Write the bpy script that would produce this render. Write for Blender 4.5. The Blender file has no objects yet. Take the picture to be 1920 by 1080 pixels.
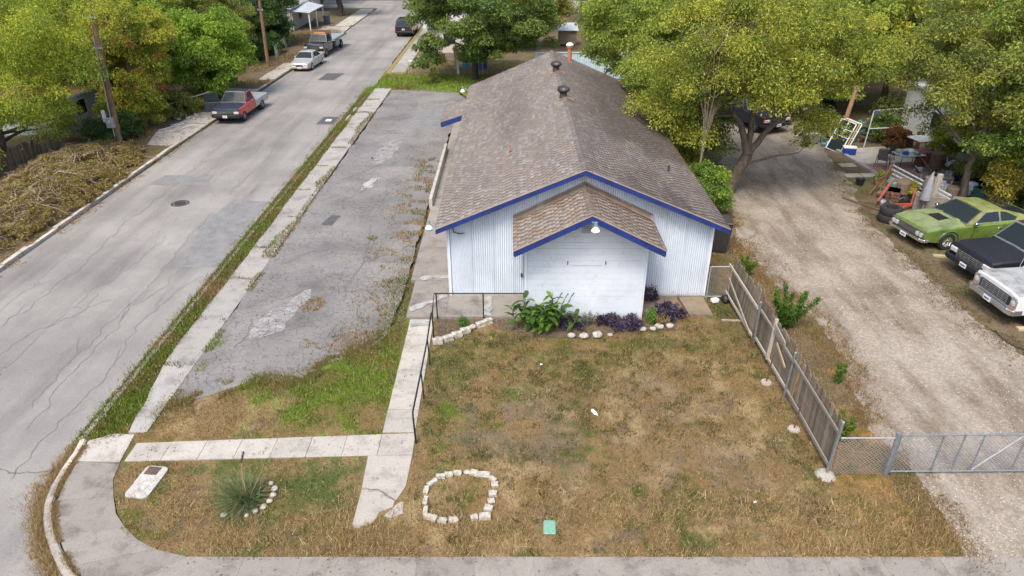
import bpy, bmesh, math, random
import numpy as np
from mathutils import Vector, Matrix
from mathutils.geometry import delaunay_2d_cdt
R = math.radians
PI = math.pi
SC = bpy.context.scene
COL = SC.collection
random.seed(7)
RNG = np.random.default_rng(11)

# ------------------------------------------------------------------ camera, sky, sun, exposure
cam = bpy.data.cameras.new('camera')
cam.sensor_width = 36.0
cam.lens = 1303.0 / 1920.0 * 36.0
cam.clip_start = 0.2
cam.clip_end = 1500.0
camo = bpy.data.objects.new('camera', cam)
COL.objects.link(camo)
camo.location = (0, 0, 13.0)
camo.rotation_euler = (R(90 - 28.6), 0, 0)
SC.camera = camo

SUN_EL, SUN_AZ = 58.0, -158.0          # azimuth from +Y towards +X
w = bpy.data.worlds.new('World')
SC.world = w
w.use_nodes = True
nt = w.node_tree
sky = nt.nodes.new('ShaderNodeTexSky')
sky.sky_type = 'NISHITA'
sky.sun_disc = False
sky.sun_elevation = R(SUN_EL)
sky.sun_rotation = R(SUN_AZ)
sky.air_density = 1.0
sky.dust_density = 4.0
sky.ozone_density = 1.0
bg = nt.nodes['Background']
bg.inputs['Strength'].default_value = 0.15
nt.links.new(sky.outputs[0], bg.inputs['Color'])
sl = bpy.data.lights.new('sun', 'SUN')
sl.energy = 1.6
sl.angle = R(20)
sl.color = (1.0, 0.93, 0.82)
so = bpy.data.objects.new('sun', sl)
COL.objects.link(so)
az, el = R(SUN_AZ), R(SUN_EL)
sdir = Vector((math.sin(az) * math.cos(el), math.cos(az) * math.cos(el), math.sin(el)))
so.rotation_euler = sdir.to_track_quat('Z', 'Y').to_euler()
so.location = sdir * 60
vs = SC.view_settings
vs.view_transform = 'Standard'
vs.look = 'None'
vs.gamma = 1.0
vs.use_curve_mapping = False
vs.exposure = 0.95

# ------------------------------------------------------------------ helpers: materials
def C4(c):
    return (c[0], c[1], c[2], 1.0)

def new_mat(name):
    m = bpy.data.materials.new(name)
    m.use_nodes = True
    return m, m.node_tree, m.node_tree.nodes['Principled BSDF']

def _noise(nt, scale, detail=4, rough=0.6, vec=None, dist=0.0):
    n = nt.nodes.new('ShaderNodeTexNoise')
    n.inputs['Scale'].default_value = scale
    n.inputs['Detail'].default_value = detail
    n.inputs['Roughness'].default_value = rough
    n.inputs['Distortion'].default_value = dist
    if vec:
        nt.links.new(vec, n.inputs['Vector'])
    return n.outputs[0]

def _ramp(nt, fac, stops):
    r = nt.nodes.new('ShaderNodeValToRGB')
    e = r.color_ramp.elements
    while len(e) < len(stops):
        e.new(0.5)
    for el_, (p, c) in zip(e, stops):
        el_.position = p
        el_.color = C4(c) if hasattr(c, '__len__') else (c, c, c, 1)
    nt.links.new(fac, r.inputs[0])
    return r.outputs[0]

def _mix(nt, fac, a, b, mode='MIX'):
    m = nt.nodes.new('ShaderNodeMix')
    m.data_type = 'RGBA'
    m.blend_type = mode
    for sock, v in ((0, fac), (6, a), (7, b)):
        if isinstance(v, (int, float)):
            m.inputs[sock].default_value = v
        elif hasattr(v, '__len__'):
            m.inputs[sock].default_value = C4(v)
        else:
            nt.links.new(v, m.inputs[sock])
    return m.outputs[2]

def _bump(nt, p, h, strength=0.3, dist=0.01):
    b = nt.nodes.new('ShaderNodeBump')
    b.inputs['Strength'].default_value = strength
    b.inputs['Distance'].default_value = dist
    nt.links.new(h, b.inputs['Height'])
    nt.links.new(b.outputs[0], p.inputs['Normal'])

def _pos(nt, obj=False, scale=None):
    if obj:
        o = nt.nodes.new('ShaderNodeTexCoord').outputs['Object']
    else:
        o = nt.nodes.new('ShaderNodeNewGeometry').outputs['Position']
    if scale:
        mp = nt.nodes.new('ShaderNodeMapping')
        mp.inputs['Scale'].default_value = scale
        nt.links.new(o, mp.inputs[0])
        o = mp.outputs[0]
    return o

MATS = {}
def mat(name, c, rough=0.7, metal=0.0, var=0.25, scale=6.0, c2=None, bump=0.0, bscale=60.0, spec=None, obj=True, stretch=None, coat=0.0):
    """plain procedural material: base colour broken up by two noises, optional fine bump"""
    if name in MATS:
        return MATS[name]
    m, nt, p = new_mat(name)
    v = _pos(nt, obj, stretch)
    lo = tuple(x * (1 - var) for x in c) if c2 is None else c2
    hi = tuple(min(1, x * (1 + var * 0.6)) for x in c)
    n1 = _noise(nt, scale, 6, 0.65, v)
    n2 = _noise(nt, scale * 7.3, 4, 0.6, v)
    col = _ramp(nt, n1, [(0.3, lo), (0.52, c), (0.75, hi)])
    g = _ramp(nt, n2, [(0.25, 1 - var * 0.7), (0.7, 1.0)])
    nt.links.new(_mix(nt, 1.0, col, g, 'MULTIPLY'), p.inputs['Base Color'])
    p.inputs['Roughness'].default_value = rough
    p.inputs['Metallic'].default_value = metal
    if spec is not None:
        p.inputs['Specular IOR Level'].default_value = spec
    if coat:
        p.inputs['Coat Weight'].default_value = coat
        p.inputs['Coat Roughness'].default_value = 0.08
    if bump:
        _bump(nt, p, _noise(nt, bscale, 4, 0.6, v), bump, 0.01)
    MATS[name] = m
    return m

def attr_mat(name, rough=0.9, trans=0.0, spec=0.2, fine=0.0, fscale=40.0, bump=0.0, bscale=50.0):
    """base colour comes from the mesh attribute 'col' (the pieces' own colours)"""
    m, nt, p = new_mat(name)
    a = nt.nodes.new('ShaderNodeAttribute')
    a.attribute_name = 'col'
    c = a.outputs['Color']
    v = _pos(nt)
    if fine:
        g = _ramp(nt, _noise(nt, fscale, 5, 0.7, v), [(0.25, 1 - fine), (0.7, 1.0)])
        c = _mix(nt, 1.0, c, g, 'MULTIPLY')
    nt.links.new(c, p.inputs['Base Color'])
    p.inputs['Roughness'].default_value = rough
    p.inputs['Specular IOR Level'].default_value = spec
    if bump:
        _bump(nt, p, _noise(nt, bscale, 5, 0.7, v), bump, 0.02)
    if trans:
        out = nt.nodes['Material Output']
        t = nt.nodes.new('ShaderNodeBsdfTranslucent')
        nt.links.new(_mix(nt, 1.0, c, (1.0, 1.0, 0.55), 'MULTIPLY'), t.inputs['Color'])
        mx = nt.nodes.new('ShaderNodeMixShader')
        mx.inputs[0].default_value = trans
        nt.links.new(p.outputs[0], mx.inputs[1])
        nt.links.new(t.outputs[0], mx.inputs[2])
        nt.links.new(mx.outputs[0], out.inputs[0])
    MATS[name] = m
    return m

# ------------------------------------------------------------------ helpers: objects
def tag(o, label=None, cat=None, group=None, kind=None):
    if label: o['label'] = label
    if cat: o['category'] = cat
    if group: o['group'] = group
    if kind: o['kind'] = kind
    return o

def empty(name, loc=(0, 0, 0), rz=0.0, label=None, cat=None, group=None):
    o = bpy.data.objects.new(name, None)
    o.empty_display_size = 0.2
    COL.objects.link(o)
    o.location = loc
    o.rotation_euler = (0, 0, rz)
    return tag(o, label, cat, group)

def link(name, me, parent=None, loc=None, rot=None):
    o = bpy.data.objects.new(name, me)
    COL.objects.link(o)
    if parent: o.parent = parent
    if loc is not None: o.location = loc
    if rot is not None: o.rotation_euler = rot
    return o

def copy_tree(o, parent=None, recurse=True):
    c = o.copy()
    COL.objects.link(c)
    if parent: c.parent = parent
    if recurse:
        for ch in list(o.children):
            copy_tree(ch, c)
    return c

class MB:
    """mesh builder: collects shapes, then builds ONE mesh object"""
    def __init__(s):
        s.bm = bmesh.new()
    def raw(s, vs_, fs, mi=0):
        v = [s.bm.verts.new(p) for p in vs_]
        for f in fs:
            try:
                fc = s.bm.faces.new([v[i] for i in f]); fc.material_index = mi
            except ValueError:
                pass
        return s
    def box(s, c, d, rz=0.0, mi=0, bev=0.0, M=None, seg=1):
        t = bmesh.new()
        bmesh.ops.create_cube(t, size=1.0)
        bmesh.ops.scale(t, vec=d, verts=t.verts)
        if bev:
            bmesh.ops.bevel(t, geom=t.edges[:] + t.verts[:], offset=bev, segments=seg, affect='EDGES', profile=0.5)
        X = Matrix.Translation(c) @ (M if M is not None else Matrix.Rotation(rz, 4, 'Z'))
        s._merge(t, X, mi)
        return s
    def _merge(s, t, X, mi):
        mp = {}
        for v in t.verts: mp[v] = s.bm.verts.new(X @ v.co)
        for f in t.faces:
            n = s.bm.faces.new([mp[v] for v in f.verts]); n.material_index = mi
        t.free()
    def bar(s, a, b, w_, h_=None, mi=0, up=(0, 0, 1)):
        a, b = Vector(a), Vector(b); h_ = w_ if h_ is None else h_
        d = (b - a); L = d.length
        z = d.normalized(); u = Vector(up)
        if abs(z.dot(u)) > 0.98: u = Vector((0, 1, 0))
        x = u.cross(z).normalized(); y = z.cross(x)
        M = Matrix((x, y, z)).transposed().to_4x4()
        return s.box((a + b) / 2, (w_, h_, L), mi=mi, M=M)
    def tube(s, pts, r, n=6, mi=0, cap=True):
        pts = [Vector(p) for p in pts]
        rs = r if hasattr(r, '__len__') else [r] * len(pts)
        rings = []
        ref = None
        for i, p in enumerate(pts):
            d = (pts[min(i + 1, len(pts) - 1)] - pts[max(i - 1, 0)]).normalized()
            if ref is None:
                ref = Vector((1, 0, 0)) if abs(d.x) < 0.9 else Vector((0, 1, 0))
            x = (ref - d * ref.dot(d)).normalized(); y = d.cross(x); ref = x
            rings.append([s.bm.verts.new(p + (x * math.cos(2 * PI * k / n) + y * math.sin(2 * PI * k / n)) * rs[i]) for k in range(n)])
        for i in range(len(rings) - 1):
            for k in range(n):
                f = s.bm.faces.new((rings[i][k], rings[i][(k + 1) % n], rings[i + 1][(k + 1) % n], rings[i + 1][k])); f.material_index = mi
        if cap:
            for rg in (rings[0][::-1], rings[-1]):
                f = s.bm.faces.new(rg); f.material_index = mi
        return s
    def lathe(s, prof, n=16, M=None, mi=0, closed=False):
        """prof: (radius, height) along local Z"""
        M = M or Matrix()
        rings = []
        for r, z in prof:
            if r < 1e-5: rings.append([s.bm.verts.new(M @ Vector((0, 0, z)))])
            else: rings.append([s.bm.verts.new(M @ Vector((r * math.cos(2 * PI * k / n), r * math.sin(2 * PI * k / n), z))) for k in range(n)])
        prs = list(zip(rings, rings[1:])) + ([(rings[-1], rings[0])] if closed else [])
        for a, b in prs:
            for k in range(n):
                k2 = (k + 1) % n
                if len(a) == 1 and len(b) == 1: continue
                if len(a) == 1: q = (a[0], b[k2], b[k])
                elif len(b) == 1: q = (a[k], a[k2], b[0])
                else: q = (a[k], a[k2], b[k2], b[k])
                f = s.bm.faces.new(q); f.material_index = mi
        return s
    def prism(s, poly, z0, z1, mi=0):
        n = len(poly)
        zf0 = z0 if callable(z0) else (lambda x, y: z0)
        zf1 = z1 if callable(z1) else (lambda x, y: z1)
        a = [s.bm.verts.new((x, y, zf0(x, y))) for x, y in poly]
        b = [s.bm.verts.new((x, y, zf1(x, y))) for x, y in poly]
        s.bm.faces.new(a[::-1]).material_index = mi
        s.bm.faces.new(b).material_index = mi
        for i in range(n):
            s.bm.faces.new((a[i], a[(i + 1) % n], b[(i + 1) % n], b[i])).material_index = mi
        return s
    def mesh(s, name, mats, smooth=False, ang=40):
        bmesh.ops.recalc_face_normals(s.bm, faces=s.bm.faces)
        me = bpy.data.meshes.new(name)
        s.bm.to_mesh(me); s.bm.free()
        for m in (mats if isinstance(mats, (list, tuple)) else [mats]): me.materials.append(m)
        if smooth:
            me.shade_smooth()
            me.set_sharp_from_angle(angle=R(ang))
        return me
    def build(s, name, mats, parent=None, smooth=False, ang=40, loc=None, rot=None):
        return link(name, s.mesh(name, mats, smooth, ang), parent, loc, rot)

def np_mesh(name, V, F, mats, cols=None, sides=None):
    """fast mesh: V (n,3), F (m,k) all faces with k corners, cols (m,3) per face"""
    V = np.asarray(V, np.float32); F = np.asarray(F, np.int32)
    me = bpy.data.meshes.new(name)
    me.vertices.add(len(V)); me.vertices.foreach_set('co', V.ravel())
    k = F.shape[1]
    me.loops.add(F.size); me.loops.foreach_set('vertex_index', F.ravel())
    me.polygons.add(len(F)); me.polygons.foreach_set('loop_start', np.arange(0, F.size, k, dtype=np.int32))
    me.update(calc_edges=True)
    if cols is not None:
        a = me.attributes.new('col', 'FLOAT_COLOR', 'FACE')
        c = np.ones((len(F), 4), np.float32); c[:, :3] = cols
        a.data.foreach_set('color', c.ravel())
    for m in (mats if isinstance(mats, (list, tuple)) else [mats]): me.materials.append(m)
    me.validate()
    return me

def face_col(me, cols):
    a = me.attributes.new('col', 'FLOAT_COLOR', 'FACE')
    c = np.ones((len(me.polygons), 4), np.float32); c[:, :3] = cols
    a.data.foreach_set('color', c.ravel())

# value noise in numpy, for the layout of grass patches, ragged edges and so on
_H = np.random.default_rng(3).random((256, 256))
def vnoise(x, y):
    xi = np.floor(x).astype(int); yi = np.floor(y).astype(int)
    fx = x - xi; fy = y - yi
    fx = fx * fx * (3 - 2 * fx); fy = fy * fy * (3 - 2 * fy)
    h = lambda a, b: _H[a & 255, b & 255]
    return (h(xi, yi) * (1 - fx) + h(xi + 1, yi) * fx) * (1 - fy) + (h(xi, yi + 1) * (1 - fx) + h(xi + 1, yi + 1) * fx) * fy
def fbm(x, y, f=1.0, o=4, s=0.0):
    x = np.asarray(x, float); y = np.asarray(y, float)
    t = 0; a = 0.5; n = 0
    for i in range(o):
        t = t + a * vnoise(x * f + 17.3 * i + s, y * f - 9.1 * i + s * 1.7); n += a
        f *= 2.03; a *= 0.55
    return t / n

def ragged(pts, amp, step=0.25, closed=True, f=1.3, sd=0.0):
    """subdivide a polyline and push its points sideways by noise"""
    out = []
    n = len(pts)
    for i in range(n if closed else n - 1):
        a = np.array(pts[i], float); b = np.array(pts[(i + 1) % n], float)
        L = np.linalg.norm(b - a)
        if L < 1e-6: continue
        k = max(1, int(L / step)); nn = np.array([-(b - a)[1], (b - a)[0]]) / L
        for j in range(k):
            p = a + (b - a) * j / k
            d = (float(fbm(p[0], p[1], f, 3, sd)) - 0.5) * 2 * amp
            out.append(tuple(p + nn * d))
    if not closed: out.append(tuple(pts[-1]))
    return out

def inpoly(x, y, poly):
    x = np.asarray(x); y = np.asarray(y); r = np.zeros(x.shape, bool)
    n = len(poly)
    for i in range(n):
        x0, y0 = poly[i]; x1, y1 = poly[(i + 1) % n]
        if y0 == y1: continue
        c = ((y0 > y) != (y1 > y)) & (x < (x1 - x0) * (y - y0) / (y1 - y0) + x0)
        r ^= c
    return r

def sheet(name, poly, z, m, grid=None, colfn=None, kind='structure', parent=None, zfn=None):
    """a flat piece of ground with an arbitrary outline; grid adds inner points that carry colours"""
    pts = [Vector(p[:2]) for p in poly]
    if grid:
        xs = [p[0] for p in poly]; ys = [p[1] for p in poly]
        gx, gy = np.meshgrid(np.arange(min(xs), max(xs), grid), np.arange(min(ys), max(ys), grid))
        gx = gx.ravel() + RNG.normal(0, grid * 0.15, gx.size); gy = gy.ravel() + RNG.normal(0, grid * 0.15, gy.size)
        k = inpoly(gx, gy, poly)
        pts += [Vector((a, b)) for a, b in zip(gx[k], gy[k])]
    n = len(poly)
    v, e, f, *_ = delaunay_2d_cdt(pts, [], [list(range(n))], 1, 1e-4)
    V = np.array([(p.x, p.y, z) for p in v])
    if zfn is not None: V[:, 2] = z + zfn(V[:, 0], V[:, 1])
    F = np.array([q if len(q) == 3 else q[:3] for q in f])
    cr = V[F]; nz = np.cross(cr[:, 1] - cr[:, 0], cr[:, 2] - cr[:, 0])[:, 2]
    F[nz < 0] = F[nz < 0][:, ::-1]
    me = np_mesh(name, V, F, m)
    if colfn is not None:
        a = me.attributes.new('col', 'FLOAT_COLOR', 'POINT')
        c = np.ones((len(me.vertices), 4), np.float32)
        co = np.empty(len(me.vertices) * 3, np.float32); me.vertices.foreach_get('co', co); co = co.reshape(-1, 3)
        c[:, :3] = colfn(co[:, 0], co[:, 1])
        a.data.foreach_set('color', c.ravel())
    o = link(name, me, parent)
    if kind: o['kind'] = kind
    return o

def strip(mb, pts, wd, z, mi=0, taper=True):
    """thin flat ribbon (crack, seam) following a polyline"""
    P = [Vector((p[0], p[1], z)) for p in pts]
    L, Rr = [], []
    for i, p in enumerate(P):
        d = (P[min(i + 1, len(P) - 1)] - P[max(i - 1, 0)]).normalized()
        nn = Vector((-d.y, d.x, 0))
        wdd = wd * (0.4 + 0.9 * random.random())
        if taper and i in (0, len(P) - 1): wdd *= 0.2
        L.append(mb.bm.verts.new(p + nn * wdd / 2)); Rr.append(mb.bm.verts.new(p - nn * wdd / 2))
    for i in range(len(P) - 1):
        mb.bm.faces.new((L[i], Rr[i], Rr[i + 1], L[i + 1])).material_index = mi
# ------------------------------------------------------------------ ground, road, lots
def ground_mat():
    m, nt, p = new_mat('dirt')
    v = _pos(nt)
    c = _ramp(nt, _noise(nt, 0.35, 6, 0.65, v), [(0.3, (0.10, 0.085, 0.055)), (0.5, (0.17, 0.13, 0.085)), (0.62, (0.11, 0.11, 0.045)), (0.8, (0.25, 0.2, 0.14))])
    c = _mix(nt, 1.0, c, _ramp(nt, _noise(nt, 9, 6, 0.75, v), [(0.25, 0.5), (0.7, 1.1)]), 'MULTIPLY')
    nt.links.new(c, p.inputs['Base Color'])
    p.inputs['Roughness'].default_value = 0.95
    p.inputs['Specular IOR Level'].default_value = 0.15
    _bump(nt, p, _noise(nt, 14, 6, 0.7, v), 0.7, 0.04)
    return m
M_DIRT = ground_mat()

def asphalt_mat(name, base, streak=True, agg=0.0, tint=(1, 1, 1)):
    m, nt, p = new_mat(name)
    v = _pos(nt)
    vs_ = _pos(nt, False, (1.1, 0.09, 1))
    c = _ramp(nt, _noise(nt, 0.6, 6, 0.62, vs_ if streak else v), [(0.3, [base * 0.72 * t for t in tint]), (0.5, [base * t for t in tint]), (0.75, [base * 1.22, base * 1.2, base * 1.15])])
    big = _ramp(nt, _noise(nt, 0.22, 5, 0.6, v), [(0.32, (0.72, 0.71, 0.70)), (0.62, (1.05, 1.03, 1.0))])
    c = _mix(nt, 1.0, c, big, 'MULTIPLY')
    c = _mix(nt, 1.0, c, _ramp(nt, _noise(nt, 24, 5, 0.8, v), [(0.25, 0.74), (0.5, 1.0), (0.75, 1.12)]), 'MULTIPLY')
    c = _mix(nt, 1.0, c, _ramp(nt, _noise(nt, 85, 2, 0.8, v), [(0.3, 0.72), (0.6, 1.08)]), 'MULTIPLY')
    h = _noise(nt, 70, 4, 0.8, v)
    if agg:
        # alligator cracking, stronger in some places
        vo = nt.nodes.new('ShaderNodeTexVoronoi'); vo.feature = 'DISTANCE_TO_EDGE'; vo.inputs['Scale'].default_value = 3.4
        wv = nt.nodes.new('ShaderNodeVectorMath'); wv.operation = 'ADD'
        nn = nt.nodes.new('ShaderNodeTexNoise'); nn.inputs['Scale'].default_value = 3.5; nn.inputs['Detail'].default_value = 4
        nt.links.new(v, nn.inputs['Vector'])
        sc = nt.nodes.new('ShaderNodeVectorMath'); sc.operation = 'SCALE'; sc.inputs['Scale'].default_value = 0.28
        nt.links.new(nn.outputs['Color'], sc.inputs[0]); nt.links.new(v, wv.inputs[0]); nt.links.new(sc.outputs[0], wv.inputs[1])
        nt.links.new(wv.outputs[0], vo.inputs['Vector'])
        cr = _ramp(nt, vo.outputs['Distance'], [(0.0, 0.0), (0.05, 1.0)])
        mk = _ramp(nt, _noise(nt, 0.55, 4, 0.6, v), [(0.34, 0.2), (0.6, agg)])
        c = _mix(nt, mk, c, _mix(nt, 1.0, c, _mix(nt, cr, (0.42, 0.41, 0.4), (1, 1, 1)), 'MULTIPLY'))
    nt.links.new(c, p.inputs['Base Color'])
    p.inputs['Roughness'].default_value = 0.85
    p.inputs['Specular IOR Level'].default_value = 0.25
    _bump(nt, p, h, 0.35, 0.01)
    return m
M_ROAD = asphalt_mat('road_asphalt', 0.25, tint=(1.03, 1, .965))
M_LOT = asphalt_mat('lot_asphalt', 0.21, False, 1.0, (1.02, 1, .98))
M_CRACK = mat('crack_dark', (0.145, 0.14, 0.132), 0.9, var=0.3)
M_PATCH = mat('patch_asphalt', (0.085, 0.085, 0.088), 0.85, var=0.35, scale=5, bump=0.4, obj=False)
M_PATCH2 = mat('patch_asphalt_grey', (0.2, 0.198, 0.195), 0.85, var=0.25, scale=2, bump=0.4, obj=False)

def concrete_mat(name, base, stain=(0.2, 0.18, 0.16), amt=0.5, sc=1.6):
    m, nt, p = new_mat(name)
    v = _pos(nt)
    inf = nt.nodes.new('ShaderNodeObjectInfo').outputs['Random']
    c = _ramp(nt, _noise(nt, sc, 7, 0.7, v), [(0.28, stain), (0.5, base), (0.8, tuple(min(1, x * 1.15) for x in base))])
    c = _mix(nt, amt, base, c)
    c = _mix(nt, 1.0, c, _ramp(nt, _noise(nt, 26, 6, 0.8, v), [(0.28, 0.72), (0.6, 1.05)]), 'MULTIPLY')
    c = _mix(nt, 1.0, c, _ramp(nt, inf, [(0.0, 0.9), (1.0, 1.08)]), 'MULTIPLY')
    nt.links.new(c, p.inputs['Base Color'])
    p.inputs['Roughness'].default_value = 0.9
    p.inputs['Specular IOR Level'].default_value = 0.2
    _bump(nt, p, _noise(nt, 60, 5, 0.8, v), 0.3, 0.01)
    return m
M_CONC = concrete_mat('concrete_pale', (0.39, 0.365, 0.325), (0.22, 0.2, 0.175), 0.9)
M_CONC_D = concrete_mat('concrete_weathered', (0.25, 0.228, 0.203), (0.10, 0.09, 0.08), 1.0, 1.3)
M_CONC_S = concrete_mat('concrete_strip', (0.31, 0.298, 0.278), (0.15, 0.142, 0.13), 0.95, 1.0)
M_KERB = concrete_mat('concrete_kerb', (0.33, 0.305, 0.27), (0.13, 0.115, 0.095), 0.95, 2.5)
M_KERB_W = concrete_mat('concrete_kerb_white', (0.48, 0.445, 0.38), (0.17, 0.135, 0.095), 1.0, 1.8)

ground = sheet('ground', [(-180, -20), (180, -20), (180, 260), (-180, 260)], -0.16, M_DIRT)
road = sheet('road', [(-21.15, -8), (30, -8), (30, 10.4), (-8, 10.4), (-11.0, 15.2), (-11.2, 112), (40, 112), (40, 122), (-70, 122), (-70, 112), (-20.2, 112), (-20.2, 70), (-20.9, 45)], -0.10, M_ROAD)

# yards left of the street and behind the buildings
LY = [(-21.2, 20), (-21.05, 36), (-20.95, 45), (-20.3, 68), (-20.25, 111.5), (-90, 111.5), (-90, 20)]
left_yard = sheet('yard', LY, 0.0, M_DIRT, 1.0, zfn=lambda x, y: np.clip((-21.8 - x) * 0.15, 0, 1) * 0.10 * fbm(x, y, 0.8))
tag(left_yard, 'bare dirt and leaf litter yard left of the street')
right_yard = sheet('dirt_lot', [(8.3, 28), (9.2, 24), (10, 10.9), (80, 10.9), (80, 111), (-11.2, 111), (-11.2, 64.5), (-9.6, 58), (7.5, 58), (7.5, 30)], -0.004, M_DIRT)

# ---- grass colours: dry tan turf with olive and green patches
BROWN = np.array((0.238, 0.164, 0.078)); STRAW = np.array((0.36, 0.268, 0.142)); OLIVE = np.array((0.125, 0.120, 0.034))
GREEN = np.array((0.115, 0.190, 0.022)); DKGREEN = np.array((0.052, 0.068, 0.020)); SOIL = np.array((0.19, 0.148, 0.108)); RUST = np.array((0.35, 0.205, 0.075))
def mixc(a, b, t):
    t = np.clip(t, 0, 1)[:, None]
    return a * (1 - t) + b * t
def sstep(a, b, x):
    t = np.clip((x - a) / (b - a), 0, 1); return t * t * (3 - 2 * t)
def blob(x, y, cx, cy, rx, ry=None):
    ry = ry or rx
    return np.exp(-((x - cx) / rx) ** 2 - ((y - cy) / ry) ** 2)
def gcol(x, y):
    n1 = fbm(x, y, 0.55, 5); n2 = fbm(x, y, 1.7, 4, 5.0); n3 = fbm(x, y, 4.2, 3, 9.0)
    c = mixc(np.tile(BROWN, (len(x), 1)), STRAW, sstep(0.5, 0.75, n2))
    c = mixc(c, OLIVE, sstep(0.47, 0.60, n1 * 0.5 + n3 * 0.5) * 0.9)
    c = mixc(c, SOIL * 0.8, sstep(0.60, 0.72, fbm(x, y, 2.6, 4, 41.0)) * 0.7)
    # the yard in front of the gable
    g = 0.75 * blob(x, y, 3.3, 19.9, 3.8, 0.8) + 0.6 * blob(x, y, -1.9, 16.5, 0.7, 2.6) + 0.4 * blob(x, y, 7.8, 15.0, 0.5, 2.5) + 0.4 * blob(x, y, 1.5, 18.5, 2.5, 1.0)
    c = mixc(c, OLIVE * np.array((0.8, 0.95, 0.7)), g * sstep(0.38, 0.6, n2) * 1.1)
    sp = sstep(0.60, 0.68, n3 * 0.65 + n1 * 0.35) * ((x > -2.7) & (y < 21.5))
    c = mixc(c, DKGREEN * 1.3, sp * 0.8)
    s = 0.95 * blob(x, y, -0.2, 16.1, 1.5, 1.1) + 0.6 * blob(x, y, 1.6, 14.6, 1.6, 1.0) + 0.5 * blob(x, y, 4.6, 17.0, 1.2, 1.5) + 0.4 * blob(x, y, -1.3, 15.2, 0.8, 0.5) + 0.5 * blob(x, y, 5.5, 14.0, 1.6, .9)
    c = mixc(c, SOIL, s * sstep(0.33, 0.6, n2) * 1.05)
    for gx, gy, r_ in ((-1.75, 15.7, 0.5), (-2.0, 14.6, 0.35), (-1.7, 14.0, 0.3), (-1.9, 16.5, 0.3), (0.2, 17.2, 0.4)):
        c = mixc(c, GREEN * 0.85, blob(x, y, gx, gy, r_) * sstep(0.35, 0.55, n3))
    # triangle beside the parking lot: green at the top right, straw at the lower left
    tri = (x < -3.5) & (y > 14.6) & (y < 24)
    gg = sstep(0.33, 0.55, n1 * 0.5 + n2 * 0.5 + 0.16 * (x + 7) / 3 + 0.10 * (y - 17))
    c = np.where(tri[:, None], mixc(c, mixc(np.tile(OLIVE, (len(x), 1)) * 1.15, GREEN * 1.25, sstep(0.42, 0.6, n2)), gg * 0.95), c)
    # corner bed
    cb = (x < -3.0) & (y < 14.5)
    c = np.where(cb[:, None], mixc(c, DKGREEN * 1.7, sstep(0.58, 0.7, n2) * 0.8 + 0.7 * blob(x, y, -5.3, 13.0, 0.9, 0.6)), c)
    # verge between road and strip
    vg = (x < -10.25) & (y > 14.9)
    c = np.where(vg[:, None], mixc(mixc(np.tile(OLIVE, (len(x), 1)) * 1.1, GREEN * 0.9, sstep(0.4, 0.6, n2)), BROWN, sstep(0.52, 0.7, n1)), c)
    # behind the lot
    bk = y > 56
    c = np.where(bk[:, None], mixc(mixc(np.tile(OLIVE, (len(x), 1)) * 1.2, GREEN * 1.3, sstep(0.35, 0.55, n1)), STRAW * 0.9, sstep(62.5, 65, y) * 0.8), c)
    # beyond the fence
    rf = (x > 8.3) & (y < 30)
    c = np.where(rf[:, None], mixc(mixc(c, RUST, 0.65 * sstep(0.3, 0.6, n2)), OLIVE, sstep(0.55, 0.68, n3) * 0.6), c)
    # dark green strip of grass between the building and the fence
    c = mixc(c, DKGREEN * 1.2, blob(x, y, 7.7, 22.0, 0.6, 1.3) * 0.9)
    return np.clip(c, 0.01, 1)

def turf_mat():
    m = attr_mat('turf', 0.95, 0, 0.1, 0.5, 30, 0.9, 30)
    return m
M_TURF = turf_mat()
M_BLADE = attr_mat('grass_blades', 0.8, 0.3, 0.15)

CURVE_IN = [(-10.47, 14.03), (-10.35, 13.45), (-10.05, 12.88), (-9.7, 12.3), (-9.25, 11.85), (-8.8, 11.5), (-8.26, 11.22), (-7.43, 11.0)]
GRAVEL_L = [(10.28, 10.8), (10.4, 12.2), (10.5, 13.4), (10.35, 15.1), (10.45, 17), (10.8, 18.5), (10.9, 20.3), (10.85, 22), (10.5, 23.0), (10.1, 25), (10.0, 27), (10.2, 29), (10.6, 31.4), (11.3, 34.0), (12.2, 38), (12.8, 44), (13, 50)]
LAWN = [(-10.75, 15.2), (-10.75, 14.0)] + CURVE_IN + [(10.2, 11.0)] + GRAVEL_L[1:13] + [(8.0, 31), (7.2, 28), (7.2, 23.3), (-3.9, 23.3), (-3.9, 21), (-10.3, 21)]
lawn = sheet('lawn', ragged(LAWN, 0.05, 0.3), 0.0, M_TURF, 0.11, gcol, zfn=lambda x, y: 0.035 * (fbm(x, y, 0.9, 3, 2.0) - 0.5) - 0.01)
verge = sheet('grass_verge', ragged([(-12.05, 15.0), (-10.4, 15.0), (-10.25, 20), (-10.1, 40), (-9.9, 58.2), (-11.7, 58.4), (-11.9, 40), (-12.0, 25)], 0.06, 0.4), -0.03, M_TURF, 0.2, gcol)
back_lawn = sheet('back_lawn', ragged([(-11.5, 57.2), (-10, 57.4), (-4, 56.5), (-2, 50), (9, 50), (9, 70), (-9.7, 70), (-9.7, 95), (-11.6, 95)], 0.12, 0.5), 0.0, M_TURF, 0.5, gcol)

# ---- parking lot
LOT = [(-10.32, 16.35), (-9.13, 17.0), (-8.22, 17.7), (-6.68, 17.7), (-6.2, 18.45), (-5.47, 19.1), (-4.9, 19.5), (-4.3, 20.4), (-4.2, 23.0), (-4.15, 45), (-3.6, 46), (-3.4, 54), (-4.6, 57.2), (-7, 58.1), (-9.8, 57.6), (-10.0, 40), (-10.25, 22)]
lot = sheet('parking_lot', ragged(LOT, 0.14, 0.22), 0.012, M_LOT)

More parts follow.
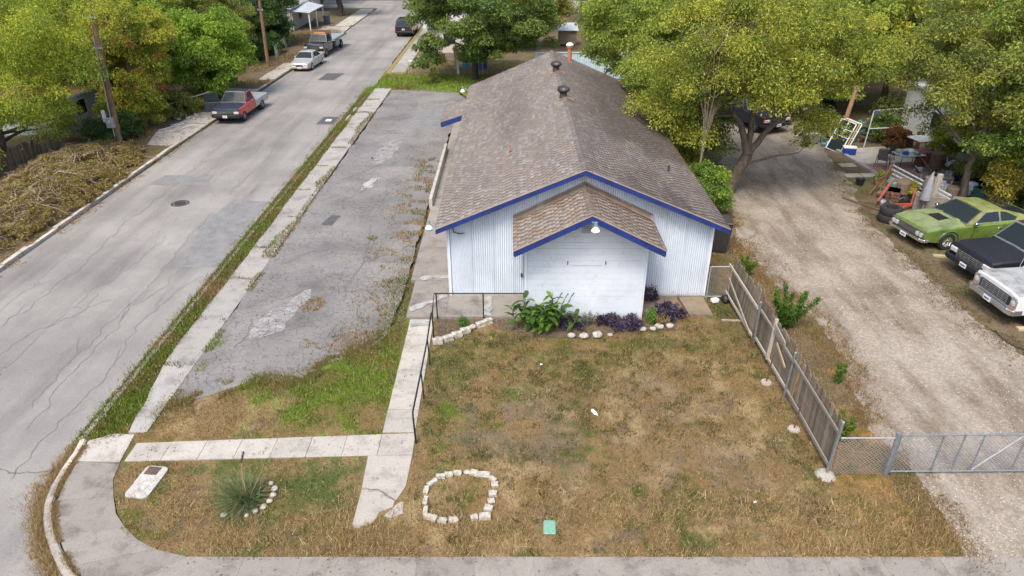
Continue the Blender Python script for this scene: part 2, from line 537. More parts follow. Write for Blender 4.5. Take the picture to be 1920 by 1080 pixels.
M_CALICHE = mat('caliche_patch', (0.40, 0.385, 0.36), 0.95, var=0.35, scale=3.0, bump=0.8, bscale=25, obj=False)
def cracked_white():
    m, nt, p = new_mat('cracked_white')
    v = _pos(nt)
    vo = nt.nodes.new('ShaderNodeTexVoronoi'); vo.feature = 'DISTANCE_TO_EDGE'; vo.inputs['Scale'].default_value = 4.2
    nt.links.new(v, vo.inputs['Vector'])
    cr = _ramp(nt, vo.outputs['Distance'], [(0.0, 0.3), (0.05, 1.0)])
    c = _ramp(nt, _noise(nt, 2.5, 6, 0.7, v), [(0.35, (0.16, 0.158, 0.154)), (0.65, (0.31, 0.303, 0.292))])
    nt.links.new(_mix(nt, 1.0, c, cr, 'MULTIPLY'), p.inputs['Base Color'])
    p.inputs['Roughness'].default_value = 0.95
    _bump(nt, p, vo.outputs['Distance'], 0.6, 0.05)
    return m
M_CWHITE = cracked_white()
for nm, poly, mm, a in (
    ('worn_patch', [(-9.05, 20.13), (-9.18, 21.1), (-8.9, 22.1), (-8.5, 22.6), (-7.95, 23.7), (-7.6, 23.0), (-7.95, 22.19), (-7.98, 21.43), (-8.06, 20.71), (-8.6, 20.2)], M_CWHITE, 0.16),
    ('worn_patch', [(-8.1, 38.7), (-8.25, 41.5), (-7.8, 44.2), (-7.1, 43.5), (-6.95, 40.9), (-7.4, 38.9)], M_CWHITE, 0.35),
    ('worn_patch', [(-8.0, 34.6), (-7.8, 36.3), (-7.3, 36.6), (-7.5, 35.0)], M_CALICHE, 0.25),
    ('asphalt_patch', [(-8.95, 30.0), (-8.75, 31.2), (-8.3, 31.1), (-8.4, 29.9)], M_PATCH, 0.1),
    ('asphalt_patch', [(-7.75, 25.0), (-7.6, 26.2), (-6.9, 26.3), (-6.95, 25.1)], M_PATCH2, 0.12),
    ('asphalt_patch', [(-9.0, 38.6), (-9.1, 40.6), (-8.4, 41.2), (-8.3, 39.4)], M_PATCH2, 0.25),
    ('asphalt_patch', [(-7.4, 46.5), (-7.0, 52.5), (-4.5, 54.0), (-4.0, 50.5), (-5.2, 47.5)], M_PATCH2, 0.5)):
    sheet(nm, ragged(ragged(poly, a, 0.12, f=2.3), 0.09, 0.05, f=7.0), 0.017, mm, kind=None, parent=lot)

# ---- road patches, seams, cracks
for poly, mm in (([(-17.0, 61.9), (-15.5, 61.9), (-15.2, 64.8), (-16.8, 64.8)], M_PATCH), ([(-13.6, 47.7), (-12.4, 47.7), (-12.4, 49.7), (-13.5, 49.7)], M_PATCH),
                 ([(-19.8, 35.6), (-16.5, 35.6), (-16.7, 37.3), (-19.4, 37.2)], M_PATCH2), ([(-13.9, 25.84), (-12.25, 25.84), (-12.4, 33.2), (-14.3, 33.5), (-14.6, 30.1)], M_PATCH2)):
    sheet('asphalt_patch', ragged(poly, 0.03, 0.2), -0.095, mm, kind=None, parent=road)
sheet('patch_sign', [(-13.15, 48.5), (-12.75, 48.5), (-12.75, 49.0), (-13.15, 49.0)], -0.089, mat('white_worn', (0.75, 0.75, 0.73), 0.7), kind=None, parent=road).name = 'white_paint_mark'
mb = MB()
CRK = [[(-11.9, 12.5), (-11.67, 14.55), (-11.84, 18.75), (-12.1, 21.07), (-12.2, 23.0), (-12.26, 25.69)],
       [(-16.5, 14.5), (-16.52, 18.45), (-16.48, 20.71), (-16.44, 23.41), (-15.9, 25.69), (-15.8, 29)],
       [(-14.0, 15.5), (-14.23, 20.89), (-14.37, 24.74), (-14.47, 25.45), (-14.8, 31.78)],
       [(-14.3, 16.5), (-14.61, 21.43), (-13.76, 23.84), (-13.88, 31.78), (-13.6, 36)],
       [(-15.9, 39.62), (-15.78, 51.45), (-15.71, 61.49), (-15.6, 70), (-15.3, 88)],
       [(-17.2, 16.0), (-17.17, 20.03), (-15.8, 22.59), (-16.14, 23.63)],
       [(-18.18, 31.3), (-17.4, 31.2), (-16.6, 31.25)], [(-18.26, 33.62), (-18.44, 49.93), (-15.89, 58.43)],
       [(-13.2, 13.5), (-13.0, 17.5), (-13.4, 21.5), (-13.1, 24)], [(-18.2, 21), (-18.0, 26), (-18.4, 30.5), (-18.2, 35)],
       [(-19.2, 20), (-19.0, 24), (-19.4, 29)], [(-14.9, 34), (-14.6, 38), (-14.9, 44)], [(-13.0, 38), (-12.9, 45), (-13.3, 56)],
       
       [(-20.9, 61.2), (-14.7, 61.3), (-11.7, 61.25)], [(-20, 13.85), (-12.3, 13.87)]]
for k, c in enumerate(CRK):
    q = ragged(c, 0.3, 0.14, closed=False, f=1.6, sd=k)
    strip(mb, q, random.choice((0.013, 0.02, 0.024)) if k < len(CRK) - 2 else 0.05, -0.094)
    for j in range(4):
        i0 = random.randrange(len(q)); p0 = q[i0]
        strip(mb, ragged([p0, (p0[0] + random.uniform(-0.6, 0.6), p0[1] + random.uniform(0.3, 1.5))], 0.12, 0.15, False, 2.0, k + j), 0.014, -0.0925)
tag(mb.build('crack', M_CRACK, road), kind='stuff')
mb = MB()
for k, c in enumerate([[(-9.6, 23.5), (-8.7, 22.9), (-8.1, 23.6), (-7.5, 24.0)], [(-9.3, 19.5), (-9.2, 20.4), (-9.4, 21.5)], [(-8.7, 37), (-8.0, 38.3), (-7.0, 38.5), (-6.5, 40)], [(-8.3, 33.5), (-7.8, 34.5), (-7.2, 36.8)],
                       [(-9, 44.5), (-8, 45.2), (-6.8, 45.0)], [(-6.5, 23), (-6.2, 26), (-6.6, 30)], [(-9.5, 26), (-8.6, 27.2), (-7.6, 27.5)], [(-9.9, 33), (-9.0, 33.8), (-8.2, 33.5)]]):
    strip(mb, ragged(c, 0.2, 0.15, False, 2.2, k), 0.05, 0.022)
tag(mb.build('crack', M_CRACK, lot), kind='stuff')

M_IRON = mat('cast_iron', (0.075, 0.07, 0.068), 0.6, 0.4, 0.35, 8, bump=0.4)
mb = MB(); mb.lathe([(0, 0.0), (0.30, 0.0), (0.31, -0.012), (0.34, -0.012), (0.345, 0.004), (0.44, 0.004), (0.45, -0.01)], 28)
for i in range(-3, 4):
    mb.box((i * 0.08, 0, 0.004), (0.03, 2 * math.sqrt(max(0.01, 0.27 ** 2 - (i * 0.08) ** 2)), 0.008))
o = mb.build('manhole_cover', M_IRON, loc=(-16.82, 32.98, -0.092))
tag(o, 'dark round iron manhole cover set in the grey road', 'manhole cover')

# ---- walks, built slab by slab
def slabs(root, quads, z0, z1, m, gap=0.012, bev=True):
    for q in quads:
        c = np.mean(q, axis=0)
        p = [tuple(np.array(a) + (c - np.array(a)) / max(1e-6, np.linalg.norm(c - np.array(a))) * gap) for a in q]
        tz = random.uniform(-0.003, 0.003)
        mb = MB(); mb.prism(p, z0, z1 + tz)
        mb.build('pavement_slab', m, root)

sidewalk = tag(empty('sidewalk', (0, 0, 0)), 'grey weathered pavement that curves round the street corner', kind='structure')
CURVE_OUT = [(-11.64, 14.1), (-11.55, 13.4), (-11.37, 12.7), (-11.1, 12.15), (-10.75, 11.65), (-10.35, 11.2), (-9.87, 10.75), (-8.9, 9.95)]
qs = []
for i in range(7):
    if i in (1, 3, 5): continue
    a = CURVE_IN[i:i + 3] if i < 6 else CURVE_IN[i:i + 2]
    b = CURVE_OUT[i:i + 3] if i < 6 else CURVE_OUT[i:i + 2]
    qs.append(list(a) + list(b)[::-1])
x = -7.43; first = True
while x < 12.4:
    x2 = x + 1.32
    qs.append([(x, 11.0), (x2, 11.0), (x2, 9.55), (x if not first else -8.85, 9.55 if not first else 9.92)]); first = False
    x = x2
slabs(sidewalk, qs, -0.15, 0.014, M_CONC_D, 0.006)
sheet('pavement_bed', CURVE_IN + [(13, 11.0), (13, 9.6), (-8.5, 9.6)] + CURVE_OUT[::-1], 0.004, M_KERB, kind=None, parent=sidewalk)

KERB_A = [(-12.05, 15.0), (-11.95, 14.5), (-11.91, 13.83), (-11.82, 13.2), (-11.63, 12.6), (-11.36, 12.1), (-11.01, 11.6), (-10.6, 11.12), (-10.1, 10.6), (-9.2, 9.85), (-7.5, 9.2)]
KERB_B = [(-11.87, 15.0), (-11.77, 14.5), (-11.72, 13.85), (-11.63, 13.27), (-11.45, 12.7), (-11.19, 12.2), (-10.86, 11.73), (-10.46, 11.26), (-9.97, 10.75), (-9.1, 10.02), (-7.45, 9.38)]
kerb = tag(empty('kerb'), 'curved concrete kerb at the street corner', kind='structure')
for i in range(0, 10, 2):
    a = KERB_A[i:i + 3]; b = KERB_B[i:i + 3]
    mb = MB(); mb.prism([tuple(p) for p in a] + [tuple(p) for p in b[::-1]], -0.16, 0.035)
    o = mb.build('kerb_stone', M_KERB_W if i < 2 else M_KERB, kerb)
    bm = bmesh.new(); bm.from_mesh(o.data)
    bmesh.ops.bevel(bm, geom=[e for e in bm.edges if min(v.co.z for v in e.verts) > 0 and e.calc_length() > 0.3], offset=0.03, segments=2, affect='EDGES')
    bm.to_mesh(o.data); bm.free()

ramp = tag(empty('corner_ramp'), 'pale concrete ramp slab at the street corner', kind='structure')
slabs(ramp, [[(-11.7, 14.12), (-10.5, 14.1), (-10.62, 15.2), (-11.2, 15.25), (-11.78, 14.95)]], -0.15, 0.018, M_CONC, 0.005)

strip_walk = tag(empty('street_walk'), 'long narrow strip of pale concrete slabs between street and parking lot', kind='structure')
ys = [15.28, 18.6, 21.4, 24.6, 27.5, 31.0, 34.6, 38.5, 42, 46.5, 50.5, 54.4, 58.4]
qs = []
for a, b in zip(ys, ys[1:]):
    lx = lambda y: -11.42 + 0.2 * float(fbm(y, 3.0, 0.5)) - (0 if y > 17 else (y - 17) * 0.3)
    lft = ragged([(lx(b), b), (lx(a), a)], 0.1, 0.35, False, 1.2)
    qs.append([(-10.33 + (a - 15) * 0.009, a + 0.015), (-10.33 + (b - 15) * 0.009, b - 0.015)] + lft)
for q in qs:
    mb = MB(); mb.prism(q, -0.15, 0.02 + random.uniform(-0.01, 0.012)); mb.build('pavement_slab', M_CONC_S, strip_walk)
qs = []
y = 64.8
while y < 100:
    qs.append([(-10.95, y), (-9.72, y), (-9.72, y + 2.95), (-10.95, y + 2.95)]); y += 3.0
slabs(strip_walk, qs, -0.15, 0.03, M_CONC_S)
mb = MB()
for (xa, ya, xb, yb) in ((-12.1, 15, -11.98, 30), (-11.98, 30.3, -11.8, 46), (-11.8, 46.5, -11.62, 58), (-11.62, 64, -11.5, 110)):
    mb.prism([(xa, ya), (xa + 0.15, ya), (xb + 0.15, yb), (xb, yb)], -0.15, 0.0)
mb.build('kerb_stone', M_KERB, kerb)

cross = tag(empty('yard_walk'), 'pale concrete path of square slabs crossing the grass', kind='structure')
xs = np.linspace(-10.4, -3.66, 8)
lo = lambda x: 14.13 + (x + 10.4) / 7.7 * 0.25
hi = lambda x: 14.85 + (x + 10.4) / 7.7 * 0.42
qs = [[(a, lo(a)), (b, lo(b)), (b, hi(b)), (a, hi(a))] for a, b in zip(xs, xs[1:])] + [[(-3.66, 14.36), (-2.7, 14.38), (-2.72, 15.27), (-3.66, 15.23)]]
slabs(cross, qs, -0.1, 0.014, M_CONC, 0.008)
walk = tag(empty('front_walk'), 'straight concrete walk leading up to the porch beside the black rail', kind='structure')
yy = np.linspace(15.29, 21.45, 7)
qs = [[(-3.66, a), (-2.74 - (a - 15.3) * 0.012, a), (-2.74 - (b - 15.3) * 0.012, b), (-3.67, b)] for a, b in zip(yy, yy[1:])]
slabs(walk, qs, -0.1, 0.018, M_CONC, 0.008)
pad = tag(empty('broken_slab'), 'cracked concrete slab between path and street pavement', kind='structure')
slabs(pad, [[(-3.9, 14.35), (-2.7, 14.36), (-2.72, 13.2)] + [(-2.9, 12.72), (-3.3, 13.05), (-3.84, 13.1)]], -0.1, 0.014, M_CONC, 0.006)
slabs(pad, [[(-3.84, 13.1), (-3.3, 13.05), (-2.92, 12.72), (-2.95, 12.5), (-3.25, 12.35), (-3.35, 12.0), (-3.7, 11.82), (-3.84, 11.9)]], -0.1, 0.010, M_CONC, 0.008)
slabs(pad, [[(-2.88, 12.6), (-2.7, 12.75), (-2.66, 12.28), (-2.95, 12.15), (-3.15, 12.2)]], -0.1, 0.012, M_CONC, 0.02)
mb = MB(); strip(mb, ragged([(-3.84, 13.12), (-3.4, 13.08), (-3.15, 12.86), (-2.9, 12.68)], 0.05, 0.06, False, 5), 0.035, 0.024)
tag(mb.build('crack', M_CRACK, pad), kind='stuff')

porch = tag(empty('porch_slab'), 'stained concrete porch slab and side walk along the white building', kind='structure')
def bq(x0, y0, x1, y1): return [(x0, y0), (x1, y0), (x1, y1), (x0, y1)]
slabs(porch, [bq(-3.82, 21.5, -2.4, 24.3), bq(-2.4, 21.5, -0.9, 23.05), bq(-0.9, 21.5, 0.5, 23.05)], -0.1, 0.10, M_CONC_D, 0.006)
qs = []; y = 24.3
while y < 46: qs.append(bq(-4.0, y, -2.35, y + 3.0)); y += 3.0
slabs(porch, qs, -0.1, 0.115, concrete_mat('concrete_side', (0.27, 0.245, 0.22), (0.14, 0.125, 0.11), 0.8), 0.006)
M_CEM = mat('cement_smear', (0.36, 0.36, 0.352), 0.9, var=0.5, scale=3, obj=False)
for poly in ([(-3.7, 24.3), (-2.36, 24.45), (-2.36, 24.75), (-3.0, 24.7), (-3.7, 24.6)], [(-3.78, 22.1), (-3.1, 22.6), (-2.5, 23.2), (-2.5, 22.95), (-3.1, 22.3), (-3.7, 21.8)], [(-1.05, 21.5), (-0.75, 21.5), (-0.72, 22.9), (-1.0, 22.9)]):
    sheet('cement_patch', ragged(poly, 0.16, 0.07, f=3.5), 0.128, M_CEM, kind=None, parent=porch)
sheet('cement_patch', ragged([(-3.6, 20.9), (-2.9, 21.05), (-2.9, 21.3), (-3.6, 21.38)], 0.06, 0.1, f=3), 0.046, M_CEM, kind=None, parent=walk)
slab2 = tag(empty('side_slab'), 'brown stained broken slabs beside the right front of the building', kind='structure')
M_SLABB = concrete_mat('concrete_brown', (0.24, 0.19, 0.14), (0.12, 0.095, 0.075), 0.9, 1.5)
slabs(slab2, [[(4.75, 21.85), (6.35, 21.75), (6.2, 23.0), (4.75, 23.0)], [(6.42, 21.7), (7.3, 21.65), (7.25, 23.0), (6.3, 23.0)]], -0.05, 0.09, M_SLABB, 0.02)

# ---- left side of the street: broken white kerb, walks
lk = tag(empty('street_kerb'), 'broken white kerb along the left edge of the street', kind='structure')
y = 20.0
while y < 108:
    L = random.uniform(1.1, 2.6)
    x0 = -21.12 + max(0, y - 40) * 0.022 if y < 75 else -20.3
    if random.random() > (0.08 if 33 < y < 42 else 0.0):
        mb = MB(); mb.prism([(x0 - 0.17 + random.uniform(-.05, .05), y), (x0 + 0.02, y), (x0 + 0.02 + L * 0.01, y + L - 0.05), (x0 - 0.17 + random.uniform(-.05, .05), y + L - 0.06)], -0.16, 0.045 + random.uniform(-0.05, 0.01))
        mb.build('kerb_stone', M_KERB_W, lk)
    y += L
lw = tag(empty('far_sidewalk'), 'patchy concrete walk and driveways along the left side of the street', kind='structure')
slabs(lw, [[(-21.3, 42.3), (-20.95, 47.3), (-23.0, 47.6), (-23.6, 45.5), (-22.9, 42.6)], [(-23.0, 47.7), (-20.95, 47.5), (-20.8, 50.5), (-22.9, 50.6)], bq(-22.3, 50.8, -20.85, 54), bq(-22.3, 54.1, -20.8, 58), bq(-22.0, 61.5, -20.6, 65), bq(-21.9, 65.1, -20.5, 69), bq(-23.8, 88, -20.5, 92.5), bq(-22.4, 93, -20.5, 98), bq(-22.4, 98.1, -20.5, 104), bq(-22.4, 104.1, -20.5, 110)], -0.12, 0.035, M_CONC, 0.01)

# ---- gravel driveway
def gravel_mat():
    m, nt, p = new_mat('gravel')
    v = _pos(nt)
    c = _ramp(nt, _noise(nt, 0.5, 6, 0.65, v), [(0.3, (0.185, 0.152, 0.115)), (0.5, (0.282, 0.244, 0.198)), (0.75, (0.335, 0.30, 0.255))])
    tr = _ramp(nt, _noise(nt, 1.3, 5, 0.6, _pos(nt, False, (0.9, 0.18, 1))), [(0.38, (0.62, 0.58, 0.54)), (0.55, (1, 1, 1))])
    c = _mix(nt, 0.9, c, _mix(nt, 1.0, c, tr, 'MULTIPLY'))
    vo = nt.nodes.new('ShaderNodeTexVoronoi'); vo.inputs['Scale'].default_value = 17
    nt.links.new(v, vo.inputs['Vector'])
    c = _mix(nt, 1.0, c, _ramp(nt, vo.outputs['Color'], [(0.1, (0.8, 0.79, 0.77)), (0.5, (0.97, 0.97, 0.97)), (0.9, (1.13, 1.13, 1.13))]), 'MULTIPLY')
    c = _mix(nt, 1.0, c, _ramp(nt, _noise(nt, 6, 6, 0.8, v), [(0.3, 0.7), (0.6, 1.05)]), 'MULTIPLY')
    nt.links.new(c, p.inputs['Base Color'])
    p.inputs['Roughness'].default_value = 0.95
    _bump(nt, p, vo.outputs['Distance'], 0.6, 0.02)
    return m
M_GRAVEL = gravel_mat()
GRAV = GRAVEL_L + [(21, 50), (20.5, 44), (19.0, 41), (18.6, 37), (17.87, 34.3), (17.2, 31.8), (16.8, 29.5), (16.8, 26.7), (16.75, 21.4), (16.9, 19.4), (18.5, 16), (18.5, 10.8)]
drive = sheet('gravel_driveway', ragged(ragged(GRAV, 0.35, 0.3, f=1.1), 0.16, 0.12, f=5.0), 0.006, M_GRAVEL)

# loose pebbles on the drive
def scatter_tris(name, x, y, z, size, cols, m, parent=None, flat=0.6):
    n = len(x)
    a = RNG.random(n) * 2 * PI
    V = np.zeros((n, 4, 3)); F = np.tile(np.array([[0, 1, 3], [1, 2, 3], [2, 0, 3]]), (n, 1, 1)) + (np.arange(n) * 4)[:, None, None]
    for k in range(3):
        V[:, k, 0] = x + size * np.cos(a + 2.1 * k) * RNG.uniform(0.6, 1.1, n); V[:, k, 1] = y + size * np.sin(a + 2.1 * k) * RNG.uniform(0.6, 1.1, n); V[:, k, 2] = z
    V[:, 3, 0] = x; V[:, 3, 1] = y; V[:, 3, 2] = z + size * flat
    me = np_mesh(name, V.reshape(-1, 3), F.reshape(-1, 3), m, np.repeat(cols, 3, axis=0))
    return tag(link(name, me, parent), kind='stuff')
M_COLP = attr_mat('pebbles', 0.9, 0, 0.2)
gx = RNG.uniform(8.8, 18.5, 60000); gy = 10.9 + 36 * RNG.random(60000) ** 1.6
k = inpoly(gx, gy, GRAV) & (fbm(gx, gy, 0.9) > 0.40); gx, gy = gx[k], gy[k]
gk = RNG.random(len(gx)) < .45; gx, gy = gx[gk], gy[gk]
t = RNG.random(len(gx))[:, None]
scatter_tris('gravel', gx, gy, 0.004, RNG.uniform(0.012, 0.034, len(gx)), np.array((0.17, 0.145, 0.12)) * (1 - t) + np.array((0.5, 0.47, 0.42)) * t, M_COLP)['label'] = 'loose pale pebbles lying on the gravel driveway'

# ---- blades of grass
def blades(name, x, y, h, wd, cols, lean=0.9, z=0.0, label=None):
    n = len(x)
    a = RNG.random(n) * 2 * PI; b = RNG.random(n) * 2 * PI
    ln = np.abs(RNG.normal(0, lean, n)).clip(0, 1.9)
    dx = np.cos(b) * np.sin(ln) * h; dy = np.sin(b) * np.sin(ln) * h; dz = np.cos(ln).clip(0.08) * h
    V = np.zeros((n, 3, 3))
    V[:, 0] = np.stack([x - np.cos(a) * wd, y - np.sin(a) * wd, np.full(n, z)], 1)
    V[:, 1] = np.stack([x + np.cos(a) * wd, y + np.sin(a) * wd, np.full(n, z)], 1)
    V[:, 2] = np.stack([x + dx, y + dy, z + dz + 0.008], 1)
    F = np.arange(n * 3).reshape(n, 3)
    me = np_mesh(name, V.reshape(-1, 3), F, M_BLADE, cols)
    return tag(link(name, me), label, kind='stuff')

def grow(n, box, keep, hmin, hmax, z=0.0, label=None, wd=(0.006, 0.013), lean=0.9, colfn=gcol, name='grass'):
    x = RNG.uniform(box[0], box[2], n); y = RNG.uniform(box[1], box[3], n)
    k = keep(x, y); x, y = x[k], y[k]; n = len(x)
    jx = x + RNG.normal(0, 0.15, n); jy = y + RNG.normal(0, 0.15, n)
    c = colfn(jx, jy) * RNG.uniform(0.5, 1.6, n)[:, None]
    s = RNG.random(n) < 0.16
    c[s] = STRAW * RNG.uniform(0.8, 1.5, s.sum())[:, None]
    return blades(name, x, y, RNG.uniform(hmin, hmax, n), RNG.uniform(*wd, n), c, lean, z, label)

FULLWALK = [[(-10.45, 14.05), (-2.66, 14.3), (-2.66, 15.3), (-10.5, 14.9)], [(-3.7, 15), (-2.72, 15), (-2.8, 21.6), (-3.72, 21.6)],
            [(-3.92, 14.5), (-2.68, 14.5), (-2.66, 12.9), (-3.3, 12.1), (-3.75, 11.82), (-3.88, 12)], [(-3.85, 21.5), (0.5, 21.5), (0.5, 30), (-3.85, 30)], [(0.5, 21.4), (4.6, 21.4), (4.6, 30), (0.5, 30)], [(4.6, 22.2), (7.3, 21.9), (7.3, 30), (4.6, 30)]]
LOTIN = LOT
def on_lawn(x, y):
    r = inpoly(x + RNG.normal(0, .12, len(x)) * (x > 9), y, LAWN) | ((fbm(x, y, 3.0) > 0.5) & inpoly(x, y, [(-10.55, 15.1), (-10.6, 13.9), (-9.3, 11.75), (-7.4, 10.9), (10.6, 10.92), (10.9, 18), (9.5, 22), (8.9, 24), (9.9, 28), (8, 28), (8, 20), (-3, 20)]))
    for w_ in FULLWALK: r &= ~(inpoly(x, y, w_) & (fbm(x, y, 5.0, 2) > 0.2))
    sp = 0.95 * blob(x, y, -0.2, 16.1, 1.5, 1.1) + 0.5 * blob(x, y, 1.6, 14.6, 1.6, 1.0)
    r &= RNG.random(len(x)) > sp * 0.75
    d = fbm(x, y, 1.4, 3, 31.0)
    r &= RNG.random(len(x)) < 0.35 + 1.3 * np.clip(d - 0.25, 0, 1)
    jx = x + RNG.normal(0, .2, len(x)) + (fbm(x, y, 1.5, 3, 2) - .5) * 1.2; jy = y + RNG.normal(0, .2, len(x)) + (fbm(x, y, 1.5, 3, 7) - .5) * 1.2
    return r & ~inpoly(jx, jy, LOTIN)
grow(330000, (-10.6, 10.9, 10.8, 28), on_lawn, 0.03, 0.10, label='dry tan and olive grass of the front lawn', lean=1.0)
# long straw at the lawn's street edge
grow(60000, (-9.6, 11.0, 10.4, 13.2), lambda x, y: on_lawn(x, y) & (RNG.random(len(x)) < np.clip(1.25 - (y - 11) * 0.5, 0, 1) * sstep(.3, .6, fbm(x, y, 1.1, 3, 9))), 0.09, 0.28, label='long bleached straw along the street edge of the lawn', lean=1.25, wd=(0.005, 0.010),
     colfn=lambda x, y: mixc(np.tile(STRAW * 1.25, (len(x), 1)), BROWN, RNG.random(len(x))))
VERGE = [(-12.2, 14.9), (-10.3, 15.2), (-10.6, 16), (-11.3, 18), (-11.3, 24), (-11.35, 58.5), (-11.95, 58.6), (-12.1, 40), (-12.15, 30)]
grow(130000, (-12.4, 14.6, -10.9, 59), lambda x, y: (inpoly(x, y, VERGE) | (RNG.random(len(x)) < 0.6 * (fbm(x, y, 4.5) > 0.5) * np.exp(-np.abs(x + 11.75) * 3.0))) & ((fbm(x, y, 0.7, 3, 4) > 0.40) | (y < 32)), 0.05, 0.15, -0.03, 'green grass verge between the street and the concrete strip', wd=(0.008, 0.018))
def seams(x, y):
    r = np.zeros(len(x), bool)
    for q in ys[1:]: r |= (np.abs(y - q - 0.25 * (fbm(x, y, 2) - .5) + 0.1 * (x + 10.8)) < 0.07 + 0.08 * (fbm(x * 0 + q, x * 0, 3.3) > .5)) & (x > -11.5) & (x < -10.25) & (fbm(x * 0 + q, x, .9) > .42)
    r |= (np.abs(x + 10.2) < 0.16) & (fbm(x * 0 + 2, y, 0.5) > 0.55)
    for (a, b, c_, d_) in ((-10.35, 28.5, 0.30, 2.0), (-10.2, 48.0, 0.22, 2.2), (-10.3, 36, 0.25, 1.0)):
        r |= ((x - a - (y - b) * 0.1) / c_) ** 2 + ((y - b) / d_) ** 2 < 0.6 + fbm(x, y, 3)
    return r
grow(45000, (-11.6, 15, -9.6, 58), seams, 0.04, 0.14, 0.02, 'grass growing in the joints of the concrete strip', wd=(0.008, 0.018))
def lotweeds(x, y):
    d = np.zeros(len(x))
    d += np.clip(1.15 - (-x - 4.1) / 1.9, 0, 1) * (y < 40) * (fbm(x, y, 1.5, 4, 8) > 0.52)
    d += 1.2 * blob(x, y, -4.2, 22.5, 0.7, 3.0) * (fbm(x, y, 2.2, 4, 3) > 0.4)
    d += 1.5 * (blob(x, y, -7.45, 22.5, 0.62, 0.75) > 0.45 + 0.3 * fbm(x, y, 3)) + (blob(x, y, -6.3, 28.5, 0.5, 0.5) > 0.6 + 0.3 * fbm(x, y, 3)) * 0.8
    d += 0.6 * (blob(x, y, -5.0, 19.8, 2.2, 0.9) > 0.35) * (fbm(x, y, 2.0, 4, 8) > 0.5)
    return RNG.random(len(x)) < d
def lwcol(x, y):
    n = fbm(x, y, 1.1, 3, 6)
    return mixc(mixc(np.tile(OLIVE, (len(x), 1)), RUST * 0.8, np.clip(sstep(0.45, 0.6, n) + blob(x, y, -7.4, 22.4, 1, 1), 0, 1)), GREEN * 0.8, np.clip(blob(x, y, -4.1, 22.5, 0.5, 3.0) * 1.3, 0, 1) * sstep(0.35, 0.5, n))
grow(75000, (-9, 18.5, -3.9, 42), lotweeds, 0.03, 0.13, 0.01, 'weeds growing through the cracked parking lot', colfn=lwcol, wd=(0.008, 0.02))
# tall green in the triangle, back lawn
grow(60000, (-10.2, 14.8, -3.7, 21), lambda x, y: on_lawn(x, y) & (gcol(x, y)[:, 1] > gcol(x, y)[:, 0] * 1.1), 0.06, 0.15, label='lush green patch of grass beside the parking lot', wd=(0.007, 0.015))
grow(60000, (-11.6, 56.5, 8, 70), lambda x, y: inpoly(x, y, [(-11.6, 58.3), (-4, 56.3), (8, 56), (8, 70), (-9.6, 70), (-9.6, 64), (-11.4, 64)]), 0.08, 0.22, label='green grass behind the parking lot', wd=(0.015, 0.03))
# leaf litter and straw in the gutter at the corner, along the left kerb and under the parked cars
def litter(n, xf, yf, keep, size, pal, z, label):
    x = xf(n); y = yf(n, x); k = keep(x, y); x, y = x[k], y[k]; n = len(x)
    t = RNG.random((n, 1)); c = np.array(pal[0]) * (1 - t) + np.array(pal[1]) * t
    V = np.zeros((n, 3, 3)); a = RNG.random(n) * 2 * PI; s = RNG.uniform(size[0], size[1], n)
    for q, (m_, w_) in enumerate(((0, 1), (2.6, 0.8), (3.7, 0.7))):
        V[:, q, 0] = x + np.cos(a + m_) * s * w_; V[:, q, 1] = y + np.sin(a + m_) * s * w_; V[:, q, 2] = z + RNG.random(n) * 0.03 + 0.004
    me = np_mesh('leaf_litter', V.reshape(-1, 3), np.arange(n * 3).reshape(n, 3), M_BLADE, c)
    tag(link('leaf_litter', me), label, kind='stuff')
def curve_at(t):
    P = np.array(KERB_A); i = np.clip((t * 9.99).astype(int), 0, 9); f_ = t * 10 - i
    return P[i] * (1 - f_[:, None]) + P[np.minimum(i + 1, 10)] * f_[:, None]
n = 9000; t = RNG.random(n); cp = curve_at(t); off = np.abs(RNG.normal(0, 0.22, n)) * (0.4 + 1.2 * fbm(t * 9, t * 0, 1.0))
nx, ny = -0.85, -0.5
cc = mixc(np.tile(STRAW * 1.3, (n, 1)), BROWN * 0.9, RNG.random(n))
blades('straw', cp[:, 0] + nx * off, cp[:, 1] + ny * off, RNG.uniform(0.05, 0.2, n), RNG.uniform(0.004, 0.01, n), cc, 1.4, -0.095, 'dry straw heaped in the gutter of the corner kerb')
n = 9000; t = RNG.random(n); cp = curve_at(t); off = np.abs(RNG.normal(0.22, 0.06, n))
kk = fbm(cp[:, 0], cp[:, 1], 1.2) > 0.42
blades('grass', (cp[:, 0] + 0.9 * off)[kk], (cp[:, 1] + 0.35 * off)[kk], RNG.uniform(0.03, 0.1, kk.sum()), RNG.uniform(0.006, 0.012, kk.sum()), cc[:n][kk], 0.8, 0.0, 'grass growing in the joint behind the corner kerb')
litter(9000, lambda n: RNG.uniform(-21.2, -20.2, n), lambda n, x: RNG.uniform(21, 60, n), lambda x, y: RNG.random(len(x)) < np.clip((-20.45 - x) * 1.6, 0, 1) * (fbm(x, y, 0.7) > 0.42), (0.03, 0.08), ((0.2, 0.11, 0.04), (0.38, 0.25, 0.09)), -0.098, 'brown leaves gathered in the left gutter')
litter(16000, lambda n: RNG.uniform(15.5, 21, n), lambda n, x: RNG.uniform(17, 36, n), lambda x, y: RNG.random(len(x)) < np.exp(-((x - 17.4) / 0.9) ** 2) * (fbm(x, y, 1.2) > 0.4), (0.02, 0.06), ((0.06, 0.05, 0.025), (0.3, 0.24, 0.13)), 0.006, 'dark leaf litter between the driveway and the parked cars')
